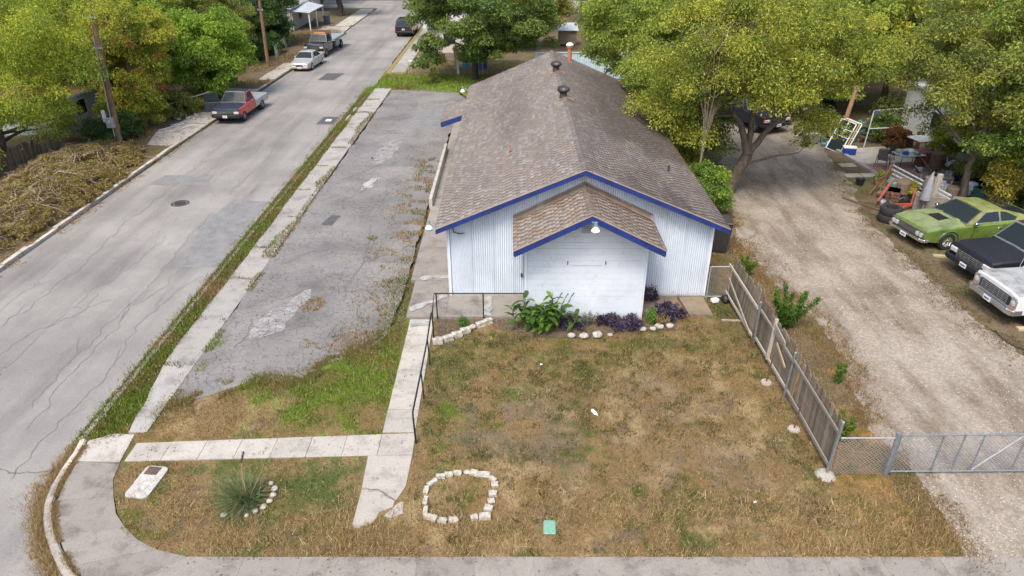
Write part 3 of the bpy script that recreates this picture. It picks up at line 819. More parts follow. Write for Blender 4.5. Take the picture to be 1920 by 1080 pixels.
litter(5000, lambda n: RNG.uniform(8.5, 11.5, n), lambda n, x: RNG.uniform(20, 31, n), lambda x, y: RNG.random(len(x)) < (0.2 + blob(x, y, 10.4, 26.6, 0.6, 1.0)) * (fbm(x, y, 1.2) > 0.42), (0.025, 0.07), ((0.13, 0.07, 0.03), (0.33, 0.2, 0.08)), 0.006, 'brown fallen leaves at the edge of the driveway')
litter(30000, lambda n: RNG.uniform(-32, -21.2, n), lambda n, x: RNG.uniform(22, 92, n), lambda x, y: fbm(x, y, 0.5) > 0.42, (0.04, 0.12), ((0.16, 0.10, 0.04), (0.36, 0.23, 0.09)), 0.02, 'fallen leaves on the yards left of the street')
grow(30000, (-26, 38, -20.6, 92), lambda x, y: (fbm(x, y, 0.45, 3, 12) > 0.55) & ~((x > -23.7) & (y < 58.5)), 0.08, 0.3, 0.02, 'rough grass along the left side of the street', wd=(0.015, 0.03), colfn=lambda x, y: mixc(np.tile(OLIVE * 1.1, (len(x), 1)), STRAW * 0.8, sstep(0.4, 0.6, fbm(x, y, 0.3))))

litter(5000, lambda n: RNG.uniform(-2.6, 10, n), lambda n, x: RNG.uniform(11.1, 21.3, n), lambda x, y: fbm(x, y, .8, 3, 14) > .45, (0.018, 0.045), ((0.07, 0.045, 0.025), (0.28, 0.2, 0.11)), 0.03, 'fallen leaves scattered over the dry lawn')
litter(5000, lambda n: RNG.uniform(-10, -4.2, n), lambda n, x: RNG.uniform(18, 57, n), lambda x, y: fbm(x, y, .6, 3, 15) > .5, (0.015, 0.05), ((0.07, 0.05, 0.03), (0.3, 0.22, 0.12)), 0.018, 'leaves and grit blown over the parking lot')
litter(6000, lambda n: RNG.uniform(-20.8, -12.2, n), lambda n, x: RNG.uniform(14, 80, n), lambda x, y: fbm(x, y, .3, 3, 15) > .55, (0.012, 0.04), ((0.06, 0.05, 0.04), (0.26, 0.2, 0.12)), -0.096, 'grit and leaves scattered on the street')
litter(2500, lambda n: RNG.uniform(-12, 12.5, n), lambda n, x: RNG.uniform(9.7, 16, n), lambda x, y: ((y < 11.0) & (x > -8)) | ((y > 14.2) & (y < 15.1) & (x > -12) & (x < -2.8)), (0.012, 0.04), ((0.07, 0.05, 0.03), (0.34, 0.25, 0.12)), 0.02, 'dry leaf bits on the pavement')

# feathered edges: straw and leaf crumbs along the rims of the lot and the drive
def along(poly, n, sd):
    P_ = np.array(poly, float); d = np.linalg.norm(np.diff(P_, axis=0), axis=1); c_ = np.concatenate([[0], np.cumsum(d)])
    t = RNG.random(n) * c_[-1]; i = np.clip(np.searchsorted(c_, t) - 1, 0, len(d) - 1); f_ = (t - c_[i]) / d[i]
    p = P_[i] * (1 - f_[:, None]) + P_[i + 1] * f_[:, None]
    return p[:, 0] + RNG.normal(0, sd, n), p[:, 1] + RNG.normal(0, sd, n)
def rim(name, poly, n, sd, hs, pal, label, z=0.015, thr=.4):
    x, y = along(poly, n, sd); x = x + (fbm(x, y, 1.2, 3, 3) - .5) * .7; k = fbm(x, y, 1.4, 3, 21) > thr; x, y = x[k], y[k]; n = len(x)
    c = mixc(np.tile(np.array(pal[0]), (n, 1)), np.array(pal[1]), RNG.random(n)) * RNG.uniform(.6, 1.3, n)[:, None]
    blades(name, x, y, RNG.uniform(*hs, n), RNG.uniform(.006, .014, n), c, 1.2, z, label)
rim('straw', LOT[:8], 16000, .26, (.03, .12), ((.30, .22, .11), (.15, .15, .04)), 'straw and thin grass creeping over the near edge of the parking lot')
rim('straw', GRAVEL_L[:13], 26000, .38, (.03, .11), ((.34, .21, .085), (.2, .15, .07)), 'dry weeds straggling into the left edge of the driveway', .01, .44)
rim('straw', [(16.9, 19.4), (16.75, 21.4), (16.8, 26.7), (17.0, 29.5), (17.4, 31.8), (18.2, 35), (19.0, 39.5)], 22000, .42, (.02, .08), ((.10, .08, .04), (.24, .19, .1)), 'dead weeds along the right edge of the driveway', .01, .44)

def spots(x, y):
    n3 = fbm(x, y, 2.9, 3, 51.0); a = fbm(x, y, .6, 3, 13)
    w_ = 0.62 * blob(x, y, -.9, 16.3, 1.6, 1.4) + .45 * blob(x, y, 2.0, 16.5, 2.5, 2.5) + .35 * blob(x, y, 7.6, 15, .9, 3) + .3 * blob(x, y, 3, 19.5, 4, 1)
    return on_lawn(x, y) & (n3 + .35 * w_ * (a > .3) > .68)
grow(120000, (-2.6, 11.1, 8.3, 21.2), spots, .04, .10, label='dark green weed spots in the dry lawn', wd=(.007, .014), colfn=lambda x, y: mixc(np.tile(DKGREEN * 1.25, (len(x), 1)), OLIVE * .8, RNG.random(len(x))))
# ------------------------------------------------------------------ the white metal building
def wall_white(name, base, rust=0.5, streak=True):
    m, nt, p = new_mat(name)
    v = _pos(nt)
    vs_ = _pos(nt, False, (5, 5, 0.5))
    c = _ramp(nt, _noise(nt, 0.8, 6, 0.65, v), [(0.3, tuple(x * 0.86 for x in base)), (0.55, base), (0.8, tuple(min(0.85, x * 1.05) for x in base))])
    st = _ramp(nt, _noise(nt, 3.0, 6, 0.75, vs_ if streak else v), [(0.56, 0.0), (0.78, rust)])
    c = _mix(nt, st, c, (0.42, 0.37, 0.32))
    if streak:   # valley shade painted into the colour so the ribs read, with some grime
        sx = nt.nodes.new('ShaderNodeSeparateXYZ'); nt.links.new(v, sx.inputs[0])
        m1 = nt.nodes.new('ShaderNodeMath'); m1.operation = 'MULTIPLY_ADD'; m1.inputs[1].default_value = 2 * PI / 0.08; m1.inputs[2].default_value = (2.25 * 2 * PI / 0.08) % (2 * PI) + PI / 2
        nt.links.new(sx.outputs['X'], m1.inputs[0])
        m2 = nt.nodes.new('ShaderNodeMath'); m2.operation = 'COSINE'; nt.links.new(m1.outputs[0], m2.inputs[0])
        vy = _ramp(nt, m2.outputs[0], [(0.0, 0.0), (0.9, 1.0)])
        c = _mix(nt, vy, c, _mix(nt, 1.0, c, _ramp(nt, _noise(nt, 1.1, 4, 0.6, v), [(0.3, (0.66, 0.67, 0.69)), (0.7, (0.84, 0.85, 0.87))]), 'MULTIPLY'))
    # splash-back dirt along the foot of the wall
    sz = nt.nodes.new('ShaderNodeSeparateXYZ'); nt.links.new(v, sz.inputs[0])
    ad = nt.nodes.new('ShaderNodeMath'); ad.operation = 'ADD'
    nt.links.new(sz.outputs['Z'], ad.inputs[0])
    ml = nt.nodes.new('ShaderNodeMath'); ml.operation = 'MULTIPLY'; ml.inputs[1].default_value = 0.5
    nt.links.new(_noise(nt, 6, 5, 0.7, v), ml.inputs[0]); nt.links.new(ml.outputs[0], ad.inputs[1])
    ft = _ramp(nt, ad.outputs[0], [(0.30, 0.75), (0.48, 0.0)])
    c = _mix(nt, ft, c, (0.33, 0.30, 0.27))
    sm = _ramp(nt, _noise(nt, 2.3, 7, 0.75, v, 0.6), [(0.57, 0.0), (0.70, 0.6 if not streak else 0.2)])
    c = _mix(nt, sm, c, (0.40, 0.385, 0.36))
    nt.links.new(c, p.inputs['Base Color'])
    p.inputs['Roughness'].default_value = 0.55
    p.inputs['Specular IOR Level'].default_value = 0.3
    _bump(nt, p, _noise(nt, 40, 4, 0.7, v), 0.12, 0.01)
    return m
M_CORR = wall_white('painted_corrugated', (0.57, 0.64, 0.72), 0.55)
M_BOARDW = wall_white('painted_board', (0.61, 0.67, 0.74), 0.5, False)
M_TRIMW = wall_white('painted_trim', (0.66, 0.71, 0.76), 0.25)
M_BLUE = mat('blue_fascia', (0.010, 0.030, 0.185), 0.6, var=0.5, scale=2.2, bump=0.15)
M_SHING = attr_mat('shingle_grit', 0.95, 0, 0.15, 0.35, 55, 0.5, 90)
M_DECK = mat('roof_deck', (0.16, 0.135, 0.12), 0.95, var=0.3)
M_VENTD = mat('vent_dark_metal', (0.10, 0.095, 0.09), 0.45, 0.6, 0.4, 10)
M_RUSTO = mat('vent_orange', (0.46, 0.17, 0.085), 0.75, var=0.35, scale=8, bump=0.2)
M_GALV = mat('galvanised', (0.48, 0.50, 0.52), 0.45, 0.55, 0.25, 7)
M_GALVB = mat('galvanised_blue', (0.27, 0.31, 0.35), 0.45, 0.5, 0.3, 7)
M_ENAM = mat('enamel_white', (0.80, 0.80, 0.78), 0.35, var=0.1)
M_TEAL = mat('lamp_cap_teal', (0.22, 0.33, 0.36), 0.4, 0.3, 0.2)
def glass_mat(name, col, rough=0.08, alpha=None):
    m, nt, p = new_mat(name)
    p.inputs['Base Color'].default_value = C4(col)
    p.inputs['Roughness'].default_value = rough
    p.inputs['Specular IOR Level'].default_value = 0.45
    if alpha is not None:
        p.inputs['Transmission Weight'].default_value = alpha
    return m
M_BOWL = glass_mat('lamp_bowl', (0.85, 0.86, 0.85), 0.12, 0.6)
M_BOWLY = mat('lamp_bowl_yellow', (0.75, 0.66, 0.32), 0.3, var=0.1)

B = empty('metal_building', (2.5, 23.1, 0), label='long white corrugated metal building with brown shingle roof and blue trim', cat='building')
BO = Vector((2.5, 23.1, 0))
def bpart(mb, name, m, parent=None, smooth=False):
    o = mb.build(name, m, None, smooth)
    o.parent = parent or B
    if parent is None: o.matrix_parent_inverse = Matrix.Translation(-BO)
    return o
RX, RZ, EXL, EXR, EZ = 2.51, 5.24, -2.72, 7.75, 3.05
RY0, RY1 = 22.62, 45.2
def roofz(x): return RZ - abs(x - RX) * (RZ - EZ) / (RX - EXL)
AX, AZ, AEL, AER, AEZ, AY0, AY1 = 2.56, 4.46, 0.05, 5.05, 3.21, 20.5, 23.06
def aroofz(x): return AZ - abs(x - AX) * (AZ - AEZ) / (AX - AEL)
WX0, WX1, WY = -2.35, 7.3, 23.1

# front: corrugated sheets, one part each
per = 0.08; x = WX0 + 0.10; k = 0
while x < WX1 - 0.09:
    x2 = min(x + per * 10, WX1 - 0.08)
    mb = MB(); n = int(round((x2 - x) / per * 4))
    ct, cb = [], []
    for i in range(n + 1):
        xx = x + (x2 - x) * i / n
        yy = WY - 0.02 * (1 if i % 4 == 0 else (-1 if i % 4 == 2 else 0)) - (0.006 if k % 2 else 0.0)
        cb.append(mb.bm.verts.new((xx, yy, 0.10 + random.uniform(-0.006, 0.006)))); ct.append(mb.bm.verts.new((xx, yy, roofz(xx) - 0.08)))
    for i in range(n): mb.bm.faces.new((cb[i], cb[i + 1], ct[i + 1], ct[i]))
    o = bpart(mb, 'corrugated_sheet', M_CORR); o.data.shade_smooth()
    x = x2 - (0.02 if x2 < WX1 - 0.09 else 0); k += 1
    if x2 >= WX1 - 0.085: break
mb = MB()   # solid body behind the sheets
mb.prism([(WX0 + 0.03, WY + 0.03), (WX1 - 0.03, WY + 0.03), (WX1 - 0.03, 44.9), (WX0 + 0.03, 44.9)], 0.0, lambda x, y: roofz(x) - 0.12)
for f in list(mb.bm.faces):
    if f.normal.z > 0.5: mb.bm.faces.remove(f)
bpart(mb, 'wall', M_TRIMW)
for xx in (WX0 - 0.02, WX1 - 0.07):
    mb = MB(); mb.box((xx + 0.045, WY - 0.028, (roofz(xx) - 0.1 + 0.06) / 2 + 0.0), (0.11, 0.03, roofz(xx) - 0.16)); bpart(mb, 'corner_trim', M_TRIMW)
mb = MB(); mb.box((WX0 - 0.01, WY + 0.06, 1.5), (0.03, 0.14, 2.85)); bpart(mb, 'corner_trim', M_TRIMW)
mb = MB(); mb.box((2.5, WY - 0.02, 0.05), (9.75, 0.10, 0.10)); bpart(mb, 'foundation', M_CONC_D)

# roofs
def slope(mb, x0, z0, x1, z1, y0, y1, th=0.07):
    v = [(x0, y0, z0), (x1, y0, z1), (x1, y1, z1), (x0, y1, z0), (x0, y0, z0 - th), (x1, y0, z1 - th), (x1, y1, z1 - th), (x0, y1, z0 - th)]
    mb.raw(v, [(0, 1, 2, 3), (7, 6, 5, 4), (0, 4, 5, 1), (1, 5, 6, 2), (2, 6, 7, 3), (3, 7, 4, 0)])
mb = MB()
slope(mb, EXL, EZ, RX, RZ, RY0, RY1); slope(mb, EXR, EZ, RX, RZ, RY0, RY1)
slope(mb, AEL, AEZ, AX, AZ, AY0, AY1); slope(mb, AER, AEZ, AX, AZ, AY0, AY1)
slope(mb, -3.98, 2.58, EXL - 0.01, 3.0, 38.4, 42.0)
ROOF = bpart(mb, 'roof', M_DECK)
def tabs(x0, z0, x1, z1, y0, y1, exp=0.142, wd=0.30, courses=None):
    """(matrix, course) of every shingle tab on a slope that falls from (x0,z0) at the ridge to (x1,z1) at the eave"""
    d = Vector((x1 - x0, 0, z1 - z0)); L = d.length; d.normalize()
    nrm = Vector((-d.z, 0, d.x)) if d.x > 0 else Vector((d.z, 0, -d.x))
    yax = Vector((0, 1, 0))
    out = []
    nc = int(L / exp)
    for i in range(nc + 1):
        s = L - i * exp + 0.02                     # lower edge of the course
        if s < 0.1: continue
        y = y0 - random.uniform(0.0, wd * 0.9)
        while y < y1:
            a = max(y, y0); b = min(y + wd, y1)
            if b - a > 0.05:
                c = Vector((x0, 0, z0)) + d * s + nrm * 0.004
                out.append((c, d, nrm, a, b, min(exp + 0.02, s)))
            y += wd
    return out
def tab_geo(c, d, nrm, a, b, e, lift=0.0):
    y = Vector((0, 1, 0))
    a2, b2 = a + 0.006, b - 0.006
    up = c - d * e
    t0, t1 = nrm * (0.0075 + lift * .5), nrm * 0.003
    P = [c + y * a2 + t0, c + y * b2 + t0, up + y * b2 + t1, up + y * a2 + t1, c + y * a2, c + y * b2, up + y * b2, up + y * a2]
    return P, [(0, 1, 2, 3), (4, 5, 1, 0), (5, 6, 2, 1), (7, 4, 0, 3)]
SH_A = np.array((0.295, 0.258, 0.232)); SH_B = np.array((0.25, 0.212, 0.186)); SH_C = np.array((0.335, 0.304, 0.284)); SH_D = np.array((0.295, 0.238, 0.196))
def tab_col(x, y, annex):
    t = random.random(); q = random.random()
    c = SH_A * (1 - t) + SH_B * t
    if q > 0.80: c = SH_C * 1.0
    elif q < 0.14: c = SH_D * 1.0
    c = c * random.uniform(0.9, 1.08)
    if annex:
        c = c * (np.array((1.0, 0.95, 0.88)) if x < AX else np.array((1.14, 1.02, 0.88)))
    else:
        s = float(fbm([x * 0.7], [y * 0.22], 0.9, 4, 4)[0])
        if x > RX:   # sooty streaks where the trees drip on the right slope
            k_ = float(np.clip((s - 0.40) * 4.5, 0, 1)) * float(np.clip((x - RX) / 2.2, 0, 1))
            c = c * (1 - 0.36 * k_) * np.array((1.02, 0.97, 0.93))
        else:
            c = c * (1 - 0.22 * float(np.clip((s - 0.5) * 4, 0, 1)))
    return c
stuffV, stuffF, stuffC = [], [], []
def add_stuff(P, Fs, c):
    b = len(stuffV)
    stuffV.extend([tuple(p) for p in P]); stuffF.extend([tuple(i + b for i in f) for f in Fs]); stuffC.extend([c] * len(Fs))
for (x0, z0, x1, z1, y0, y1, an) in ((RX, RZ, EXL, EZ, RY0, RY1, 0), (RX, RZ, EXR, EZ, RY0, RY1, 0), (EXL, 3.0, -3.98, 2.58, 38.4, 42.0, 0)):
    for tb in tabs(x0, z0, x1, z1, y0, y1):
        if an == 0 and AEL - 0.1 < tb[0].x < AER + 0.1 and tb[4] < RY0: continue
        add_stuff(*tab_geo(*tb, lift=random.choice((0, 0, 0, 0.006))), tab_col(tb[0].x, (tb[3] + tb[4]) / 2, False))
# annex tabs: the ones that show largest are single parts that share a dozen meshes
sing = []
for (x0, z0, x1, z1) in ((AX, AZ, AEL, AEZ), (AX, AZ, AER, AEZ)):
    t_ = tabs(x0, z0, x1, z1, AY0, AY1 - 0.16, 0.142, 0.30)
    t_.sort(key=lambda q: q[3]); sing.append(t_)
allan = sorted(sing[0] + sing[1], key=lambda q: (q[3], -abs(q[0].x - AX)))
variants = {}
n_single = 0
for tb in allan:
    c, d, nrm, a, b, e = tb
    if n_single < 298 and (b - a) > 0.28 and e > 0.15:
        key = (d.x > 0, random.randrange(14))
        if key not in variants:
            P, Fs = tab_geo(Vector((0, 0, 0)), d, nrm, -0.15, 0.15, 0.162, random.choice((0, 0, 0.007)))
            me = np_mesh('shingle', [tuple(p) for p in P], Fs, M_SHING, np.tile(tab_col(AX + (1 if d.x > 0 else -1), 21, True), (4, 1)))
            variants[key] = me
        o = link('shingle', variants[key], ROOF)
        o.location = Vector((c.x, (a + b) / 2, c.z))
        n_single += 1
    else:
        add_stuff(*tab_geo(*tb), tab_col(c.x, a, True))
# ridge caps and the raised flashing course where the annex roof meets the wall
def ridge_caps(x0, z0, dx, dz, y0, y1, an):
    y = y0
    while y < y1:
        e = min(y + 0.2, y1)
        for s in (-1, 1):
            P = [(x0, y, z0 + 0.035), (x0 + s * dx, y, z0 - dz + 0.03), (x0 + s * dx, e + .05, z0 - dz + 0.018), (x0, e + .05, z0 + 0.022), (x0, y, z0), (x0 + s * dx, y, z0 - dz)]
            add_stuff(P, [(0, 1, 2, 3), (0, 1, 5, 4)], tab_col(x0 + s * 0.1, y, an) * 1.05)
        y = e
ridge_caps(RX, RZ, 0.15, 0.063, RY0, RY1, False)
ridge_caps(AX, AZ, 0.14, 0.07, AY0, AY1 - 0.1, True)
for s, xe in ((-1, AEL), (1, AER)):
    x = AX
    while (x - xe) * s < -0.01:
        x2 = x + s * min(0.24, abs(xe - x))
        P = [(x, AY1 - 0.17, aroofz(x) + 0.015), (x2, AY1 - 0.17, aroofz(x2) + 0.015), (x2, AY1 + 0.01, aroofz(x2) + 0.14), (x, AY1 + 0.01, aroofz(x) + 0.14)]
        cc = tab_col(x, 23, True) * random.uniform(0.65, 1.0)
        add_stuff(P, [(0, 1, 2, 3)], cc)
        P = [(x, AY1 + 0.01, aroofz(x) + 0.14), (x2, AY1 + 0.01, aroofz(x2) + 0.14), (x2, AY1 + 0.02, aroofz(x2) + 0.2), (x, AY1 + 0.02, aroofz(x) + 0.2)]
        add_stuff(P, [(0, 1, 2, 3)], tab_col(x, 23, False) * 1.1)
        x = x2
me = np_mesh('shingle', stuffV, np.array(stuffF), M_SHING, np.array(stuffC))
o = link('shingle', me, ROOF); tag(o, 'weathered brown grey shingles covering the rest of the roof', kind='stuff')

# blue boards along the gables and eaves
def fascia(x0, z0, x1, z1, y, h, drop=0.075, th=0.03):
    mb = MB()
    v = []
    for (xx, zz) in ((x0, z0), (x1, z1)):
        for (yy) in (y - th, y):
            v += [(xx, yy, zz - drop + 0.02), (xx, yy, zz - drop - h)]
    mb.raw(v, [(0, 4, 5, 1), (2, 3, 7, 6), (0, 2, 6, 4), (1, 5, 7, 3), (0, 1, 3, 2), (4, 6, 7, 5)])
    return bpart(mb, 'fascia_board', M_BLUE)
fascia(EXL + 0.02, EZ, RX, RZ, RY0 + 0.005, 0.16, 0.045); fascia(RX, RZ, EXR - 0.02, EZ, RY0 + 0.005, 0.16, 0.045)
fascia(AEL + 0.02, AEZ, AX, AZ, AY0 + 0.005, 0.195, 0.045); fascia(AX, AZ, AER - 0.02, AEZ, AY0 + 0.005, 0.195, 0.045)
fascia(-3.96, 2.58, EXL, 3.0, 38.42, 0.25, 0.05)
for (xx, zz, y0, y1) in ((EXL + 0.01, EZ, RY0, RY1), (EXR - 0.01, EZ, RY0, RY1), (AEL + 0.01, AEZ, AY0, AY1), (AER - 0.01, AEZ, AY0, AY1), (-3.97, 2.58, 38.4, 42.0)):
    mb = MB(); mb.box((xx, (y0 + y1) / 2, zz - 0.12), (0.025, y1 - y0 - 0.02, 0.15)); bpart(mb, 'fascia_board', M_BLUE)
# thin metal drip edge above the blue boards
M_DRIP = mat('drip_edge', (0.33, 0.28, 0.24), 0.6, var=0.2)
for (xa, za, xb, zb, y) in ((EXL, EZ, RX, RZ, RY0), (RX, RZ, EXR, EZ, RY0), (AEL, AEZ, AX, AZ, AY0), (AX, AZ, AER, AEZ, AY0)):
    mb = MB(); mb.bar((xa, y - 0.03, za - 0.005), (xb, y - 0.03, zb - 0.005), 0.03, 0.03, up=(0, 1, 0)); bpart(mb, 'drip_edge', M_DRIP)

# annex: painted boards
NX0, NX1, NY = 0.52, 4.6, 21.45
mb = MB(); mb.prism([(NX0 + 0.01, NY + 0.03), (NX1 - 0.01, NY + 0.03), (NX1 - 0.01, 23.05), (NX0 + 0.01, 23.05)], 0.0, lambda x, y: min(aroofz(x) - 0.08, 3.1))
bpart(mb, 'annex_wall', M_BOARDW)
z = 0.03
while z < 4.3:
    h = 0.228
    a = [(NX0, z)]; top = min(z + h, AZ - 0.09)
    def xr(zz): return min(NX1, AX + (AZ - 0.085 - zz) / (AZ - AEZ) * (AX - AEL)), max(NX0, AX - (AZ - 0.085 - zz) / (AZ - AEZ) * (AX - AEL))
    r0, l0 = xr(z); r1, l1 = xr(top)
    mb = MB()
    v = [(l0, NY, z), (r0, NY, z), (r1, NY, top), (l1, NY, top), (l0, NY + 0.025, z), (r0, NY + 0.025, z), (r1, NY + 0.025, top), (l1, NY + 0.025, top)]
    dy = random.uniform(-0.004, 0.004)
    v = [(p[0], p[1] + dy, p[2]) for p in v]
    mb.raw(v, [(0, 1, 2, 3), (7, 6, 5, 4), (0, 4, 5, 1), (2, 6, 7, 3), (0, 3, 7, 4), (1, 5, 6, 2)])
    bpart(mb, 'siding_board', M_BOARDW)
    z += h + 0.006
for xx in (NX0 - 0.02, NX1 + 0.02):
    mb = MB(); mb.box((xx, NY + 0.03, 1.55), (0.09, 0.10, 3.06)); bpart(mb, 'corner_trim', M_TRIMW)
for xx, yy in ((1.92, 0), (3.23, 0)):
    mb = MB(); mb.box((xx, NY - 0.02, 2.30), (0.025, 0.05, 0.12)); bpart(mb, 'bracket', M_IRON)
mb = MB(); mb.box((2.58, NY - 0.008, 2.2), (1.1, 0.008, 0.008)); bpart(mb, 'scuff_line', mat('scuff', (0.46, 0.46, 0.46), 0.9, var=0.4))
# gable louvre
vt = bpart(MB().box((2.5, NY - 0.012, 3.62), (0.40, 0.03, 0.52)), 'gable_vent', M_TRIMW)
for i in range(6):
    M_ = Matrix.Rotation(R(35), 4, 'X')
    bpart(MB().box((2.5, NY - 0.035, 3.44 + i * 0.07), (0.32, 0.012, 0.07), M=M_), 'louvre', mat('vent_grey', (0.45, 0.45, 0.43), 0.6), vt)

def lamp(name, at, wall, yellow=False):
    """industrial dusk-to-dawn lamp on a short arm"""
    a, w_ = Vector(at), Vector(wall)
    mb = MB(); mb.tube([w_, w_.lerp(a, 0.6) + Vector((0, 0, 0.12)), a + Vector((0, 0, 0.16))], 0.022, 6)
    L_ = bpart(mb, name, M_GALV)
    T = Matrix.Translation(a) @ Matrix.Scale(.82, 4)
    bpart(MB().lathe([(0, 0.30), (0.06, 0.29), (0.075, 0.2), (0.075, 0.10), (0.09, 0.08)], 14, T), 'lamp_cap', M_TEAL, L_, True)
    bpart(MB().lathe([(0.08, 0.10), (0.11, 0.02), (0.17, -0.05), (0.18, -0.08), (0.165, -0.08), (0.10, 0.01)], 18, T), 'reflector', M_ENAM, L_, True)
    bpart(MB().lathe([(0.155, -0.075), (0.15, -0.16), (0.12, -0.2), (0, -0.21)], 16, T), 'bowl', M_BOWLY if yellow else M_BOWL, L_, True)
lamp('wall_lamp', (2.66, 20.28, 4.08), (2.56, 20.5, 4.22))
lamp('wall_lamp', (-2.98, 22.95, 3.0), (-2.7, 22.95, 2.95))
lamp('wall_lamp', (-3.1, 44.3, 3.0), (-2.7, 44.3, 2.95), True)

def turbine(y):
    x, z = RX - 0.10, RZ - 0.04
    T = Matrix.Translation((x, y, z))
    o = bpart(MB().lathe([(0.19, -0.12), (0.17, 0.1), (0.16, 0.22), (0.2, 0.24)], 18, T), 'turbine_vent', M_VENTD, None, True)
    mb = MB()
    for k in range(20):
        a0 = 2 * PI * k / 20; a1 = a0 + 0.42
        pr = [(0.16, 0.24), (0.27, 0.33), (0.285, 0.40), (0.24, 0.49), (0.12, 0.55)]
        V = []
        for r, zz in pr: V += [(r * math.cos(a0), r * math.sin(a0), zz), ((r + .012) * math.cos(a1), (r + .012) * math.sin(a1), zz)]
        mb.raw([T @ Vector(q) for q in V], [(2 * i, 2 * i + 1, 2 * i + 3, 2 * i + 2) for i in range(4)])
    bpart(mb, 'turbine_fin', M_VENTD, o)
    bpart(MB().lathe([(0.14, 0.54), (0.1, 0.57), (0, 0.58)], 14, T), 'turbine_cap', M_VENTD, o, True)
    mb = MB()
    for s in (-1, 1):
        mb.raw([(RX, y - 0.34, RZ + 0.045), (RX + s * 0.42, y - 0.34, RZ - 0.135), (RX + s * 0.42, y + 0.3, RZ - 0.135), (RX, y + 0.3, RZ + 0.045)], [(0, 1, 2, 3)])
    bpart(mb, 'flashing', mat('flashing_rust', (0.30, 0.19, 0.13), 0.7, var=0.35), o)
turbine(33.05); turbine(39.1)
T = Matrix.Translation((3.5, 43.9, roofz(3.5)))
o = bpart(MB().lathe([(0.14, -0.1), (0.135, 0.75), (0.19, 0.8), (0.19, 0.95), (0.16, 0.98)], 16, T), 'vent_pipe', M_RUSTO, None, True)
bpart(MB().lathe([(0.23, 0.93), (0.235, 0.98), (0.16, 1.08), (0, 1.13)], 16, T), 'vent_cap', mat('vent_cap_pale', (0.68, 0.6, 0.53), 0.6), o, True)
bpart(MB().lathe([(0.3, -0.08), (0.16, 0.06)], 12, T), 'flashing', M_DECK, o, True)
T = Matrix.Translation((6.35, 27.05, roofz(6.35)))
bpart(MB().lathe([(0.045, -0.05), (0.045, 0.26), (0.0, 0.26)], 10, T), 'vent_pipe', M_IRON)
T = Matrix.Translation((-0.06, 28.0, roofz(-0.06)))
bpart(MB().lathe([(0.03, -0.05), (0.03, 0.3), (0, 0.3)], 8, T), 'vent_pipe', M_RUSTO)
mb = MB(); mb.lathe([(0.09, -0.03), (0.05, 0.05)], 10, T); bpart(mb, 'flashing', M_IRON)
# conduit and padlock at the inner corner, bird-nest stain under the left gable
bpart(MB().tube([(0.40, 23.02, 0.9), (0.40, 23.02, 2.6)], 0.015, 6), 'conduit', M_GALV)
bpart(MB().box((0.36, 23.0, 1.0), (0.07, 0.06, 0.16), bev=0.01), 'meter_box', M_IRON)
bpart(MB().tube([(-2.15, 23.05, 2.95), (-2.1, 23.0, 2.75), (-1.9, 23.0, 2.70), (-1.72, 23.0, 2.72)], 0.02, 6), 'cable_bundle', M_IRON)
# low pale wall of the side ramp
o = MB().box((-4.0, 36.6, 0.26), (0.16, 9.2, 0.56), bev=0.015).build('low_wall', M_CONC)
tag(o, 'low pale concrete ramp wall along the left side of the white building', 'wall')

# ------------------------------------------------------------------ trees
M_LEAF = attr_mat('leaves', 0.65, 0.5, 0.2)
def bark_mat(name, c):
    m, nt, p = new_mat(name)
    v = _pos(nt, False, (1, 1, 0.25))
    k = _ramp(nt, _noise(nt, 9, 6, 0.75, v), [(0.3, tuple(x * 0.4 for x in c)), (0.55, c), (0.75, tuple(x * 1.4 for x in c))])
    nt.links.new(k, p.inputs['Base Color']); p.inputs['Roughness'].default_value = 0.95; p.inputs['Specular IOR Level'].default_value = 0.1
    _bump(nt, p, _noise(nt, 14, 5, 0.75, v), 1.0, 0.04)
    return m
M_BARK = bark_mat('bark_grey', (0.135, 0.11, 0.088)); M_BARKD = bark_mat('bark_dark', (0.07, 0.06, 0.05)); M_TWIG = bark_mat('twig_pale', (0.33, 0.27, 0.2))

